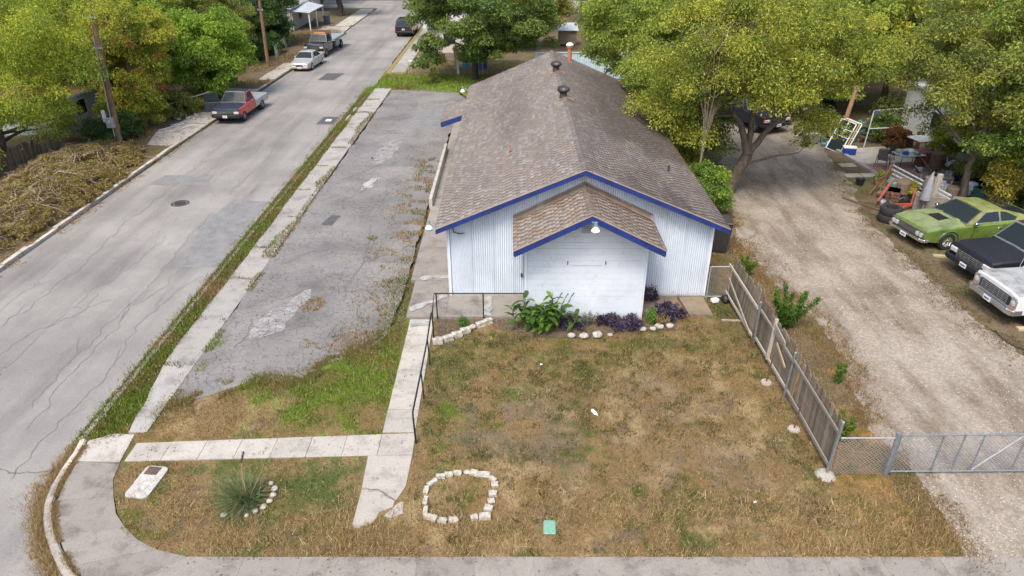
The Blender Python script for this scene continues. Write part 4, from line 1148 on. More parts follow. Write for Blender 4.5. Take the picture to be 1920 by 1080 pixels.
def leaf_cloud(cen, rad, n, size, pal, droop=0.35, asp=0.42, up=0.35, clv=0.35, flat=0.6, gain=None):
    """n leaves spread over the clumps at cen (k,3) with radii rad; every clump has its own mix of the palette"""
    k = len(cen); rad = np.asarray(rad)
    pr = rad ** 2; idx = RNG.choice(k, n, p=pr / pr.sum())
    d = RNG.normal(0, 1, (n, 3)); d /= np.linalg.norm(d, axis=1)[:, None]
    r = RNG.random(n) ** 0.45
    off = d * r[:, None] * rad[idx][:, None]; off[:, 2] *= flat
    off[:, 2] -= droop * (off[:, 0] ** 2 + off[:, 1] ** 2) / np.maximum(rad[idx], 0.1)
    P = cen[idx] + off
    t = off / np.maximum(np.linalg.norm(off, axis=1)[:, None], 1e-3) + RNG.normal(0, 0.55, (n, 3)); t[:, 2] -= droop
    t /= np.linalg.norm(t, axis=1)[:, None]
    q = RNG.normal(0, 1, (n, 3)); q[:, 2] += up * 2
    b = np.cross(t, q); b /= np.maximum(np.linalg.norm(b, axis=1)[:, None], 1e-4)
    nn = np.cross(b, t)
    L = size * RNG.uniform(0.6, 1.35, n)[:, None]; W = L * asp
    V = np.stack([P - t * L * 0.5, P + b * W * 0.5 + nn * W * 0.15, P + t * L * 0.5, P - b * W * 0.5 + nn * W * 0.15], 1)
    pal = np.array(pal) * np.array((0.95, 1.03, 1.45)) * (1.85 if gain is None else gain); m = len(pal)
    base = RNG.random(k) * (m - 1)
    f = np.clip((m - 1) * .22 + base[idx] * .6 + RNG.normal(0, clv * (m - 1), n), 0, m - 1.001)
    i0 = f.astype(int); fr = (f - i0)[:, None]
    c = (pal[i0] * (1 - fr) + pal[np.minimum(i0 + 1, m - 1)] * fr) * RNG.uniform(0.75, 1.25, n)[:, None] * (RNG.uniform(0.92, 1.08, k)[idx])[:, None]
    return V.reshape(-1, 3), c

def leaf_mesh(V, c, name='crown', m=None):
    n = len(V) // 4
    return np_mesh(name, V, np.arange(n * 4).reshape(n, 4), m or M_LEAF, c)

def clumps(lobes, n, rmin, rmax, hollow=0.35):
    """clump centres inside a union of ellipsoids (x,y,z,rx,ry,rz), mostly near the outside"""
    lob = np.array(lobes, float)
    vol = lob[:, 3] * lob[:, 4] * lob[:, 5]
    i = RNG.choice(len(lob), n, p=vol ** 0.7 / (vol ** 0.7).sum())
    d = RNG.normal(0, 1, (n, 3)); d /= np.linalg.norm(d, axis=1)[:, None]
    r = (hollow ** 3 + (1 - hollow ** 3) * RNG.random(n)) ** (1 / 3.0)
    r *= 0.78 + 0.38 * fbm(d[:, 0] * 2 + i * 3, d[:, 1] * 2 + d[:, 2] * 2, 1.3)
    return lob[i, :3] + d * r[:, None] * lob[i, 3:], RNG.uniform(rmin, rmax, n)

def skeleton(mb, base, forks, cen, r0, nbr=40, twig=0.02, sag=0.15, nb=7, bend=0.25):
    """trunk to the fork points, then branches from the forks to a sample of the clumps"""
    base = Vector(base); nodes = []
    for (pts, ra, rb) in forks:
        P = [Vector(p) for p in pts]
        Q = []
        for a, b in zip(P, P[1:]):
            for j in range(4): Q.append(a.lerp(b, j / 4) + Vector((random.uniform(-1, 1), random.uniform(-1, 1), 0)) * 0.04 * (b - a).length * (1 if j else 0))
        Q.append(P[-1]); m_ = len(Q)
        rs = [ra + (rb - ra) * (j / (m_ - 1)) ** 0.8 for j in range(m_)]
        mb.tube(Q, rs, nb)
        nodes += [(q, r_) for q, r_ in zip(Q[m_ // 3:], rs[m_ // 3:])]
    sel = RNG.choice(len(cen), min(nbr, len(cen)), replace=False)
    for k in sel:
        c = Vector(cen[k])
        nd, r_ = min(nodes, key=lambda q: (q[0] - c).length + 0.6 * max(0, q[0].z - c.z) + random.random() * 0.4)
        mid = nd.lerp(c, 0.5) + Vector((random.uniform(-1, 1), random.uniform(-1, 1), random.uniform(0, 0.8))) * bend * (c - nd).length * 0.5
        Q = [nd, nd.lerp(mid, 0.5) + Vector((0, 0, 0.05)), mid, mid.lerp(c, 0.55), c]
        ra = min(r_ * 0.55, 0.02 + 0.022 * (c - nd).length)
        mb.tube(Q, [ra, ra * 0.8, ra * 0.6, ra * 0.4, twig * 0.5], 5, cap=False)

def tree(name, loc, label, lobes, forks, n, size, pal, nc=120, cr=(0.5, 1.0), group=None, bark=None, nbr=45, rz=0.0, hollow=0.35, cat='tree', **kw):
    root = empty(name, loc, rz, label, cat, group)
    cen, rad = clumps(lobes, nc, *cr, hollow=hollow)
    V, c = leaf_cloud(cen, rad, n, size, pal, **kw)
    link('crown', leaf_mesh(V, c), root)
    mb = MB(); skeleton(mb, (0, 0, 0), forks, cen, 0.2, nbr)
    mb.build('trunk', bark or M_BARK, root, True, 60)
    return root

P_YG = [(0.055, 0.075, 0.014), (0.13, 0.15, 0.022), (0.20, 0.205, 0.025), (0.30, 0.265, 0.03)]        # yellow-green elm
P_LIME = [(0.065, 0.09, 0.018), (0.15, 0.18, 0.026), (0.235, 0.25, 0.033)]
P_OLIVE = [(0.05, 0.066, 0.018), (0.11, 0.126, 0.026), (0.185, 0.188, 0.03), (0.25, 0.225, 0.032)]
P_OAK = [(0.028, 0.05, 0.014), (0.06, 0.095, 0.02), (0.11, 0.15, 0.026), (0.17, 0.18, 0.035)]
P_DARK = [(0.022, 0.04, 0.013), (0.05, 0.08, 0.018), (0.085, 0.125, 0.024)]
P_GOLD = [(0.10, 0.095, 0.02), (0.20, 0.17, 0.025), (0.32, 0.24, 0.03)]

# ------------------------------------------------------------------ vehicles
M_RUB = mat('rubber', (0.022, 0.022, 0.023), 0.85, var=0.35, scale=12)
M_CHR = mat('chrome', (0.62, 0.63, 0.64), 0.18, 0.95, 0.12)
M_STEEL = mat('dull_steel', (0.36, 0.37, 0.38), 0.4, 0.7, 0.3)
M_BLK = mat('black_plastic', (0.015, 0.015, 0.016), 0.5, var=0.2)
M_GLASS = glass_mat('car_glass', (0.02, 0.028, 0.032), 0.1)
M_LENS = glass_mat('headlamp_glass', (0.45, 0.46, 0.46), 0.1)
M_GLASS.node_tree.nodes['Principled BSDF'].inputs['Specular IOR Level'].default_value = 0.22
M_AMBER = glass_mat('amber_lens', (0.55, 0.19, 0.03), 0.2)
M_TAIL = glass_mat('tail_lens', (0.35, 0.012, 0.012), 0.2)
M_PLATE = mat('plate', (0.74, 0.75, 0.74), 0.5, var=0.1)
M_WELL = mat('wheel_well', (0.012, 0.012, 0.012), 0.9)
def paint(name, c, rough=0.28, var=0.1, coat=0.6, c2=None, scale=3.0, metal=0.0):
    return mat(name, c, rough, metal, var, scale, c2, coat=coat)
P_GREEN = paint('green_paint', (0.125, 0.19, 0.035), 0.4, 0.25, 0.3, (0.07, 0.11, 0.028), 2.2)
P_GREENTOP = mat('green_chalky', (0.20, 0.25, 0.12), 0.6, 0, 0.35, 2.0, (0.10, 0.135, 0.05))
P_ROOFG = mat('green_mould', (0.20, 0.225, 0.07), 0.7, 0, 0.5, 2.6, (0.10, 0.12, 0.03))
P_NAVY = paint('navy_matte', (0.012, 0.013, 0.022), 0.6, 0.3, 0.0, None, 1.5)
P_PLUM = mat('faded_plum', (0.035, 0.020, 0.020), 0.8, 0, 0.4, 2)
P_WHITE = paint('white_paint', (0.66, 0.67, 0.66), 0.35, 0.12, 0.4)
P_WORN = mat('worn_white', (0.36, 0.375, 0.38), 0.5, 0, 0.4, 2.0, (0.15, 0.16, 0.165))
P_RED = paint('red_paint', (0.52, 0.022, 0.018), 0.3)
P_DKBLUE = paint('dark_blue_paint', (0.020, 0.028, 0.048), 0.45, coat=0.1)
P_SILV = paint('silver_paint', (0.43, 0.44, 0.45), 0.3, 0.06, 0.5, metal=0.35)
P_CHAMP = paint('champagne_paint', (0.45, 0.43, 0.40), 0.3, 0.06, 0.5, metal=0.35)
P_BLACK = paint('black_paint', (0.012, 0.012, 0.014), 0.2)

def sec(k, y):
    a = np.array(k, float); return [float(np.interp(y, a[:, 0], a[:, i])) for i in range(1, 5)]
def section(w_, zb, zs, zt):
    return [(0, zb), (w_ * 0.86, zb), (w_ * 0.965, zb + 0.06), (w_, zb + (zs - zb) * 0.55), (w_ * 0.985, zs - 0.05), (w_ * 0.94, zs), (w_ * 0.6, zs + (zt - zs) * 0.8), (0, zt)]
def side_x(keys, y, z):
    s_ = section(*sec(keys, y))[1:6]
    return float(np.interp(z, [q[1] + 1e-4 * i for i, q in enumerate(s_)], [q[0] for q in s_]))

def apply_bool(o, cut):
    m = o.modifiers.new('b', 'BOOLEAN'); m.operation = 'DIFFERENCE'; m.object = cut; m.solver = 'EXACT'
    dg = bpy.context.evaluated_depsgraph_get(); dg.update()
    me = bpy.data.meshes.new_from_object(o.evaluated_get(dg))
    o.modifiers.clear(); old = o.data; o.data = me; bpy.data.meshes.remove(old)
    bpy.data.objects.remove(cut)
    me.shade_smooth(); me.set_sharp_from_angle(angle=R(32))

def arch_cutter(wy, r, w_):
    mb = MB()
    for y in wy:
        for s in (-1, 1):
            T = Matrix.Translation((s * (w_ - 0.02), y, r)) @ Matrix.Rotation(PI / 2, 4, 'Y')
            mb.lathe([(0, -0.25), (r * 1.2, -0.25), (r * 1.2, 0.25), (0, 0.25)], 24, T)
    return mb.build('cutter', M_WELL)

def hull(root, name, keys, m, wheels=None, wr=0.34, split=None):
    ks = sorted(set([k[0] for k in keys] + list(np.linspace(keys[0][0], keys[-1][0], 26))))
    mb = MB(); rings = []
    for y in ks:
        s_ = section(*sec(keys, y)); full = s_ + [(-x, z) for x, z in s_[-2:0:-1]]
        rings.append([mb.bm.verts.new((x, y, z)) for x, z in full])
    n = len(rings[0])
    for a, b in zip(rings, rings[1:]):
        for i in range(n): mb.bm.faces.new((a[i], b[i], b[(i + 1) % n], a[(i + 1) % n]))
    mb.bm.faces.new(rings[0]); mb.bm.faces.new(rings[-1][::-1])
    o = mb.build(name, m, root, True, 32)
    if wheels:
        wmax = max(k[1] for k in keys)
        apply_bool(o, arch_cutter(wheels, wr, wmax))
    if split:
        for f in o.data.polygons: f.material_index = split(f.center, f.normal)
    return o

def wheel(root, x, y, r, wd=0.22, style='steel', rim_r=0.62, steer=0.0):
    s = 1 if x > 0 else -1
    T = Matrix.Translation((x, y, r)) @ Matrix.Rotation(steer, 4, 'Z') @ Matrix.Rotation(s * PI / 2, 4, 'Y')
    rr = r * rim_r; h = wd / 2
    w_ = MB().lathe([(rr, -h), (r * 0.93, -h), (r, -h * 0.7), (r, h * 0.7), (r * 0.95, h), (rr * 1.04, h * 1.02), (rr, h * 0.8)], 26, T, closed=True).build('wheel', M_RUB, root, True, 35)
    mb = MB().lathe([(rr, h * 0.9), (rr * 0.93, h * 0.95), (rr * 0.88, h * 0.4), (rr * 0.4, h * 0.55), (rr * 0.3, h * 0.8), (0, h * 0.85)], 22, T)
    mb.build('rim', M_CHR if style == 'chrome' else M_STEEL, w_, True, 35)
    mb = MB()
    for k in range(8 if style == 'chrome' else 10):
        a = 2 * PI * k / (8 if style == 'chrome' else 10)
        c = T @ Vector((rr * 0.66 * math.cos(a), rr * 0.66 * math.sin(a), h * 0.62))
        if style == 'chrome': mb.bar(T @ Vector((rr * 0.28 * math.cos(a), rr * 0.28 * math.sin(a), h * 0.72)), T @ Vector((rr * 0.9 * math.cos(a), rr * 0.9 * math.sin(a), h * 0.62)), 0.035, 0.02)
        else: mb.box(c, (0.02, 0.05, 0.05), M=Matrix.Rotation(0, 4, 'X'))
    mb.build('rim_spoke', M_CHR if style == 'chrome' else M_BLK, w_)

class GH:
    """greenhouse: windscreen, roof and rear window over the belt line"""
    def __init__(s, a, b, c, d, zb, zr, wb, wr, crown=0.03):
        s.a, s.b, s.c, s.d, s.zb, s.zr, s.wb, s.wr, s.cr = a, b, c, d, zb, zr, wb, wr, crown
    def top(s, y):
        t = 0.0
        if y < s.b: t = (y - s.a) / (s.b - s.a)
        elif y > s.c: t = 1 - (y - s.c) / (s.d - s.c)
        else: t = 1
        t = max(0.0, min(1.0, t))
        k = 1 + (0.02 * math.sin(PI * (y - s.b) / (s.c - s.b)) if s.b < y < s.c else 0)
        return s.zb + (s.zr - s.zb) * t * k
    def x(s, z): return s.wb + (s.wr - s.wb) * (z - s.zb) / (s.zr - s.zb)
    def build(s, root, m, name='cab', roofm=None):
        mb = MB(); rings = []
        ks = sorted(set([s.a, s.b, s.c, s.d] + list(np.linspace(s.a, s.d, 18))))
        for y in ks:
            z = s.top(y); zz = max(z, s.zb + 0.004); xt = s.x(zz)
            e = min(0.045, (zz - s.zb) * 0.4)
            half = [(0, s.zb - 0.06), (s.wb, s.zb - 0.06), (s.wb, s.zb), (s.x(zz - e), zz - e), (xt - e * 0.7, zz), (xt * 0.5, zz + s.cr * 0.8), (0, zz + s.cr)]
            rings.append([mb.bm.verts.new((x, y, q)) for x, q in half + [(-x, q) for x, q in half[-2:0:-1]]])
        n = len(rings[0])
        for a, b in zip(rings, rings[1:]):
            for i in range(n): mb.bm.faces.new((a[i], b[i], b[(i + 1) % n], a[(i + 1) % n]))
        mb.bm.faces.new(rings[0]); mb.bm.faces.new(rings[-1][::-1])
        ms = [m, roofm] if roofm else [m]
        o = mb.build(name, ms, root, True, 30)
        if roofm:
            for f in o.data.polygons:
                if f.normal.z > 0.5: f.material_index = 1
        return o
    def screen(s, root, front=True, mg=0.06, name='windscreen', frame=None):
        y0, y1 = (s.a, s.b) if front else (s.d, s.c)
        def pane(m0, m1, mx, off):
            mb = MB(); V = []; N = 6
            nrm = Vector((0, -(s.zr - s.zb), abs(y1 - y0))) if front else Vector((0, (s.zr - s.zb), abs(y1 - y0)))
            nrm.normalize()
            for t in (m0, 1 - m1):
                z = s.zb + (s.zr - s.zb) * t; y = y0 + (y1 - y0) * t; w_ = s.x(z) - mx
                for i in range(N + 1):
                    u = -1 + 2 * i / N
                    V.append(Vector((u * w_, y, z + s.cr * (1 - abs(u) * 0.9))) + nrm * off)
            mb.raw(V, [(i, i + 1, N + 2 + i, N + 1 + i) for i in range(N)])
            return mb
        if frame: pane(0.01, 0.03, 0.015, 0.008).build(name + '_frame', frame, root, True)
        pane(0.08, 0.1, mg, 0.016).build(name, M_GLASS, root, True)
    def side(s, root, pts, name='side_window', both=True, frame=None, side=None):
        for sg in ((-1, 1) if side is None else (side,)):
            if frame:
                c = np.mean(pts, axis=0)
                q = [tuple(np.array(p) + (np.array(p) - c) / np.linalg.norm(np.array(p) - c) * 0.035) for p in pts]
                MB().raw([(sg * (s.x(z) + 0.004), y, z) for y, z in q], [tuple(range(len(q)))]).build(name + '_frame', frame, root)
            MB().raw([(sg * (s.x(z) + 0.009), y, z) for y, z in pts], [tuple(range(len(pts)))]).build(name, M_GLASS, root)

def panel(root, name, keys, y0, y1, z0, z1, m, sides=(-1, 1), off=0.007, handle=True, label=None):
    out = []
    for sg in sides:
        mb = MB(); V = []; ny, nz = 6, 5
        for j in range(nz + 1):
            for i in range(ny + 1):
                y = y0 + (y1 - y0) * i / ny; z = z0 + (z1 - z0) * j / nz
                V.append((sg * (side_x(keys, y, z) + off), y, z))
        mb.raw(V, [(j * (ny + 1) + i, j * (ny + 1) + i + 1, (j + 1) * (ny + 1) + i + 1, (j + 1) * (ny + 1) + i) for j in range(nz) for i in range(ny)])
        o = mb.build(name, m, root, True); out.append(o)
        if label: o['label'] = label
        # dark shut lines
        g = MB()
        for y in (y0 - 0.006, y1 + 0.006):
            for j in range(nz):
                za, zb_ = z0 + (z1 - z0) * j / nz, z0 + (z1 - z0) * (j + 1) / nz
                g.bar((sg * (side_x(keys, y, za) + 0.002), y, za), (sg * (side_x(keys, y, zb_) + 0.002), y, zb_), 0.012, 0.012)
        g.build('shut_line', M_BLK, o)
        if handle: MB().box((sg * (side_x(keys, y1 - 0.15, z1 - 0.12) + off + 0.012), y1 - 0.16, z1 - 0.12), (0.03, 0.14, 0.035), bev=0.008).build('handle', M_CHR, o)
    return out

def bumper(root, y, w_, z, h, m, dep=0.14, wrap=0.25):
    mb = MB(); P = []
    pts = [(-w_, y + wrap), (-w_, y + 0.06), (-w_ * 0.85, y), (w_ * 0.85, y), (w_, y + 0.06), (w_, y + wrap)]
    for a, b in zip(pts, pts[1:]):
        mb.bar((a[0], a[1], z), (b[0], b[1], z), dep * 0.6, h, up=(0, 0, 1)) if False else mb.box(((a[0] + b[0]) / 2, (a[1] + b[1]) / 2, z), (math.hypot(b[0] - a[0], b[1] - a[1]) + 0.03, dep * 0.5, h), rz=math.atan2(b[1] - a[1], b[0] - a[0]), bev=0.02)
    return mb.build('bumper', m, root)

def plate(root, y, z, s=-1):
    p_ = MB().box((0, y, z), (0.31, 0.012, 0.155), bev=0.004).build('number_plate', M_PLATE, root)
    MB().box((0, y + s * 0.008, z), (0.22, 0.004, 0.05)).build('plate_mark', mat('plate_ink', (0.08, 0.1, 0.2), 0.6), p_)

def mirrors(root, gh, y, m, z=0.1, sz=(0.14, 0.08, 0.12)):
    for s in (-1, 1): MB().box((s * (gh.wb + 0.1), y, gh.zb + z), sz, bev=0.02).build('mirror', m, root)

def underbody(root, w_, y0, y1, z0, z1):
    MB().box((0, (y0 + y1) / 2, (z0 + z1) / 2), (w_ * 2, y1 - y0, z1 - z0)).build('chassis', M_WELL, root)

# ---- green fastback coupe
def green_coupe():
    r = empty('coupe_car', (17.45, 28.15, 0), R(-79), 'old lime green fastback coupe with a chalky bonnet parked beside the tyres', 'car', 'old vehicles parked along the gravel drive')
    k = [(0, .84, .40, .74, .77), (.05, .90, .33, .80, .83), (.5, .95, .26, .86, .90), (1.55, .965, .25, .90, .95), (2.6, .97, .25, .91, .93), (3.6, .97, .26, .93, .95), (4.5, .95, .3, .92, .94), (5.0, .9, .36, .88, .9), (5.1, .85, .42, .82, .85)]
    hull(r, 'body', k, [P_GREEN, P_GREENTOP], (.98, 3.92), .335, lambda c, n: 1 if n.z > 0.75 and c.z > 0.7 and c.y < 1.75 else 0)
    underbody(r, .6, .3, 4.7, .2, .5)
    g = GH(1.62, 2.38, 3.15, 4.85, .92, 1.335, .9, .66)
    g.build(r, P_GREEN, 'cab', P_ROOFG)
    g.screen(r, True, 0.07, frame=M_CHR); g.screen(r, False, 0.12, 'rear_window')
    g.side(r, [(2.02, .97), (2.5, 1.27), (3.02, 1.28), (3.02, .97)], frame=M_STEEL)
    g.side(r, [(3.1, .97), (3.1, 1.28), (3.35, 1.25), (3.8, 1.06), (3.7, .97)], 'quarter_window')
    panel(r, 'door', k, 1.95, 3.2, .34, .86, P_GREEN)
    h = MB().raw([(-.3, .95, .945), (.3, .95, .945), (.24, 1.35, .985), (-.24, 1.35, .985), (-.3, .95, .9), (.3, .95, .9), (.24, 1.45, .94), (-.24, 1.45, .94)], [(0, 1, 2, 3), (0, 4, 5, 1), (1, 5, 6, 2), (2, 6, 7, 3), (3, 7, 4, 0)]).build('bonnet_scoop', M_BLK, r)
    MB().box((0, -.01, .60), (1.62, .05, .25), bev=0.015).build('grille', M_BLK, r)
    mb = MB()
    for i in range(5): mb.box((0, -.04, .52 + i * .04), (1.0, .012, .012))
    mb.build('grille_bar', M_STEEL, r)
    for s in (-1, 1):
        for q in (.56, .74):
            hl = MB().lathe([(0.105, -.02), (0.105, .03), (0.085, .035), (0, .05)], 16, Matrix.Translation((s * q, -.03, .61)) @ Matrix.Rotation(PI / 2, 4, 'X')).build('headlight', M_LENS, r, True)
            MB().lathe([(0.085, .03), (0.11, .035), (0.115, -.02)], 16, Matrix.Translation((s * q, -.035, .61)) @ Matrix.Rotation(PI / 2, 4, 'X')).build('headlight_rim', M_CHR, hl, True)
    bumper(r, -.1, .93, .43, .12, M_CHR); plate(r, -.16, .36)
    MB().box((0, -.02, .745), (1.74, .04, .025)).build('bonnet_trim', M_CHR, r)
    for s in (-1, 1):
        wheel(r, s * .86, .98, .335, .2, 'chrome', .64); wheel(r, s * .86, 3.92, .335, .2, 'chrome', .64)
        MB().box((s * 1.0, 1.95, .98), (.12, .16, .09), bev=.02).build('mirror', M_CHR, r)
        mb = MB()
        T = Matrix.Translation((s * .965, .98, .335)) @ Matrix.Rotation(PI / 2, 4, 'Y')
        for a in range(12):
            a0, a1 = PI * a / 12, PI * (a + 1) / 12
            mb.bar((s * .967, .98 + .41 * math.cos(a0), .335 + .41 * math.sin(a0)), (s * .967, .98 + .41 * math.cos(a1), .335 + .41 * math.sin(a1)), .03, .03)
        mb.build('arch_trim', M_CHR, r)
    return r
green_coupe().scale = (1.17, 1.17, 1.17)

def pickup(name, loc, rz, label, group, hood=1.12, W=.98, body=P_WHITE, top=None, cabm=None, bedm=None, boxy=True, L=5.3, doorm=None, hoodm=None, bed=True, wr=.37, wstyle='chrome', grille='bars', chr_b=True, frame=None, fend=None, skipdoor=None, darkface=False):
    r = empty(name, loc, rz, label, 'pickup truck', group)
    cabm = cabm or body; bedm = bedm or body; hoodm = hoodm or body
    e = 0.0 if boxy else 0.06
    k = [(0, W - .04 - e, .46, hood - .12 - e, hood - .06 - e), (.04, W - .01 - e / 2, .42, hood - .07 - e / 2, hood - .02 - e / 2), (.35, W, .4, hood - .04, hood), (1.45, W, .38, hood - .02, hood + .05), (1.6, W, .38, hood + .0, hood + .06), (3.02, W, .38, hood, hood + .04), (3.05, W, .38, hood, hood + .04)]
    hull(r, 'body', k, [body, hoodm], (.85,), wr, lambda c, n: 1 if (n.z > .7 and c.z > .8 and c.y < 1.6) or (darkface and (n.y < -.5 or c.y < .12)) else 0)
    underbody(r, .55, .3, L - .3, .32, .6)
    zr = hood + .68
    g = GH(1.5, 2.05, 2.88, 3.04, hood + .02, zr, W - .06, W - .24)
    g.build(r, cabm, 'cab', top)
    g.screen(r, True, .07, frame=frame); g.screen(r, False, .16, 'rear_window')
    win = [(1.88, hood + .07), (2.2, zr - .1), (2.78, zr - .1), (2.86, hood + .07)]
    g.side(r, win, frame=frame)
    ds = (-1, 1) if skipdoor is None else (-skipdoor,)
    panel(r, 'door', k, 1.72, 2.92, .46, hood - .07, doorm or body, ds)
    if fend: panel(r, 'fender', k, 1.28, 1.66, .5, hood - .08, fend, (-1, 1), handle=False)
    if bed:
        kb = [(3.1, W, .42, hood - .12, hood - .1), (L - .02, W, .42, hood - .12, hood - .1), (L, W - .02, .46, hood - .15, hood - .13)]
        o = hull(r, 'bed', kb, bedm, (L - 1.2,), wr)
        cut = MB().box((0, (3.16 + L - .06) / 2, hood + .2), ((W - .1) * 2, L - .06 - 3.16, 1.3 - .0)).build('cutter', M_WELL)
        cut.location.z = 0.0
        apply_bool(o, cut)
        MB().box((0, L + .02, .55), (W * 1.9, .12, .16), bev=.02).build('rear_bumper', M_STEEL, r)
        for s in (-1, 1): MB().box((s * (W - .06), L + .012, hood - .35), (.12, .03, .36)).build('tail_light', M_TAIL, r)
    # face
    gz = hood - .33 if boxy else hood - .36
    MB().box((0, -.012, gz), (1.36 if boxy else 1.2, .05, .3), bev=.012).build('grille', M_BLK, r)
    mb = MB()
    if grille == 'bars':
        for i in range(5): mb.box((0, -.045, gz - .12 + i * .06), (1.2 if boxy else 1.16, .02, .018))
        for i in range(-3, 4): mb.box((i * .19, -.045, gz), (.02, .02, .28))
    else:
        for i in range(3): mb.box((0, -.045, gz - .1 + i * .1), (1.16, .03, .03))
    mb.build('grille_bar', M_STEEL if grille == 'bars' else M_CHR, r)
    for s in (-1, 1):
        hx = s * (W - .16)
        if boxy:
            hl = MB().lathe([(0.1, -.03), (0.1, .02), (0, .05)], 18, Matrix.Translation((hx, -.02, gz + .02)) @ Matrix.Rotation(PI / 2, 4, 'X')).build('headlight', M_LENS, r, True)
            MB().box((hx, -.015, gz), (.28, .05, .36), bev=.03).build('headlight_bezel', M_STEEL, hl)
            MB().box((hx, -.045, gz - .145), (.16, .03, .05)).build('turn_signal', M_AMBER, hl)
        else:
            hl = MB().box((hx - s * .06, -.01, gz + .04), (.34, .08, .18), bev=.03).build('headlight', M_LENS, r)
            MB().box((hx + s * .10, .03, gz + .04), (.08, .12, .18), bev=.02).build('turn_signal', M_AMBER, hl)
    bumper(r, -.14, W - .01, .56, .19, M_CHR if chr_b else P_NAVY, .18, .35); plate(r, -.2, .56)
    for s in (-1, 1):
        wheel(r, s * (W - .13), .85, wr, .25, wstyle, .6); wheel(r, s * (W - .13), L - 1.2, wr, .25, wstyle, .6)
    mirrors(r, g, 1.98, M_BLK if not boxy else M_CHR)
    mb = MB()
    for s in (-.35, .3): mb.bar((s, 1.52, hood + .09), (s + .35, 1.72, hood + .3), .02, .015)
    mb.build('wiper', M_BLK, r)
    return r, k, g

OLDV = 'old vehicles parked along the gravel drive'
wt, wk, wg = pickup('pickup_truck', (17.42, 21.95, 0), R(-86), 'old white pickup truck with a worn grey bonnet and a red object on it', OLDV, 1.14, 1.0, P_WHITE, P_WORN, hoodm=P_WORN, frame=M_CHR)
MB().box((1.007, .62, .93), (.012, .36, .05)).build('side_badge', M_STEEL, wt); MB().box((-1.007, .62, .93), (.012, .36, .05)).build('side_badge', M_STEEL, wt)
bt, bk_, bg_ = pickup('pickup_truck', (18.05, 24.6, 0), R(-82), 'dark navy pickup truck with a matte bonnet between the green coupe and the white truck', OLDV, 1.13, .98, P_NAVY, P_PLUM, hoodm=P_NAVY, boxy=False, frame=M_STEEL, chr_b=False, L=5.2)
# red object on the white bonnet (a toy-size red jack box with a glossy lid) and an aerial
o = MB().raw([(0, 0, 0), (.62, 0, 0), (.62, .28, 0), (0, .28, 0), (.05, .04, .13), (.5, .04, .16), (.5, .24, .16), (.05, .24, .13)], [(0, 1, 2, 3), (4, 5, 6, 7), (0, 4, 5, 1), (1, 5, 6, 2), (2, 6, 7, 3), (3, 7, 4, 0)]).build('red_case', paint('red_plastic', (0.55, 0.02, 0.015), 0.3), loc=(18.75, 22.25, 1.37), rot=(0, 0, 0.15))
tag(o, 'small bright red plastic case lying on the white truck bonnet', 'case')
wt.scale = bt.scale = (1.14, 1.14, 1.14)
MB().tube([(-.8, 1.25, 1.15), (-.95, 1.5, 1.9)], .006, 5).build('aerial', M_CHR, wt)

# ---- vehicles along the street (front towards the camera)
STREETV = 'vehicles parked along the street kerb'
rt, rk, rg = pickup('pickup_truck', (-19.72, 47.75, -0.1), R(-3), 'old red pickup truck with dark bonnet, silver bed and one door swung open', STREETV, 1.10, .97, P_RED, P_DKBLUE, bedm=P_SILV, hoodm=P_DKBLUE, boxy=False, grille='wide', L=5.4, wstyle='steel', skipdoor=-1, darkface=True, chr_b=False)
d = empty('open_door', (-.97, 1.75, 0)); d.parent = rt; d.rotation_euler = (0, 0, R(-112)); d['label'] = 'dark door swung wide open over the pavement'
# the open door: a shell with a window frame
bpy.data.objects.remove(d)
do = MB().box((0, .58, .78), (.07, 1.16, .66), bev=.015)
do.bar((0, .02, 1.1), (0, .3, 1.7), .05, .04); do.bar((0, .3, 1.7), (0, 1.05, 1.7), .05, .04); do.bar((0, 1.05, 1.7), (0, 1.15, 1.1), .05, .04)
do = do.build('door', P_DKBLUE, rt, loc=(-.97, 1.75, 0), rot=(0, 0, R(108))); do['label'] = 'dark door swung wide open over the pavement'
MB().raw([(0, .06, 1.12), (0, .32, 1.67), (0, 1.03, 1.67), (0, 1.12, 1.12)], [(0, 1, 2, 3)]).build('window', M_GLASS, do)
MB().box((-.965, 2.32, .8), (.03, 1.14, .62)).build('door_opening', M_BLK, rt)
MB().box((-.3, 3.6, 1.05), (.5, .7, .5), bev=.05).build('red_cargo', paint('red_plastic', (0.55, 0.02, 0.015)), rt)

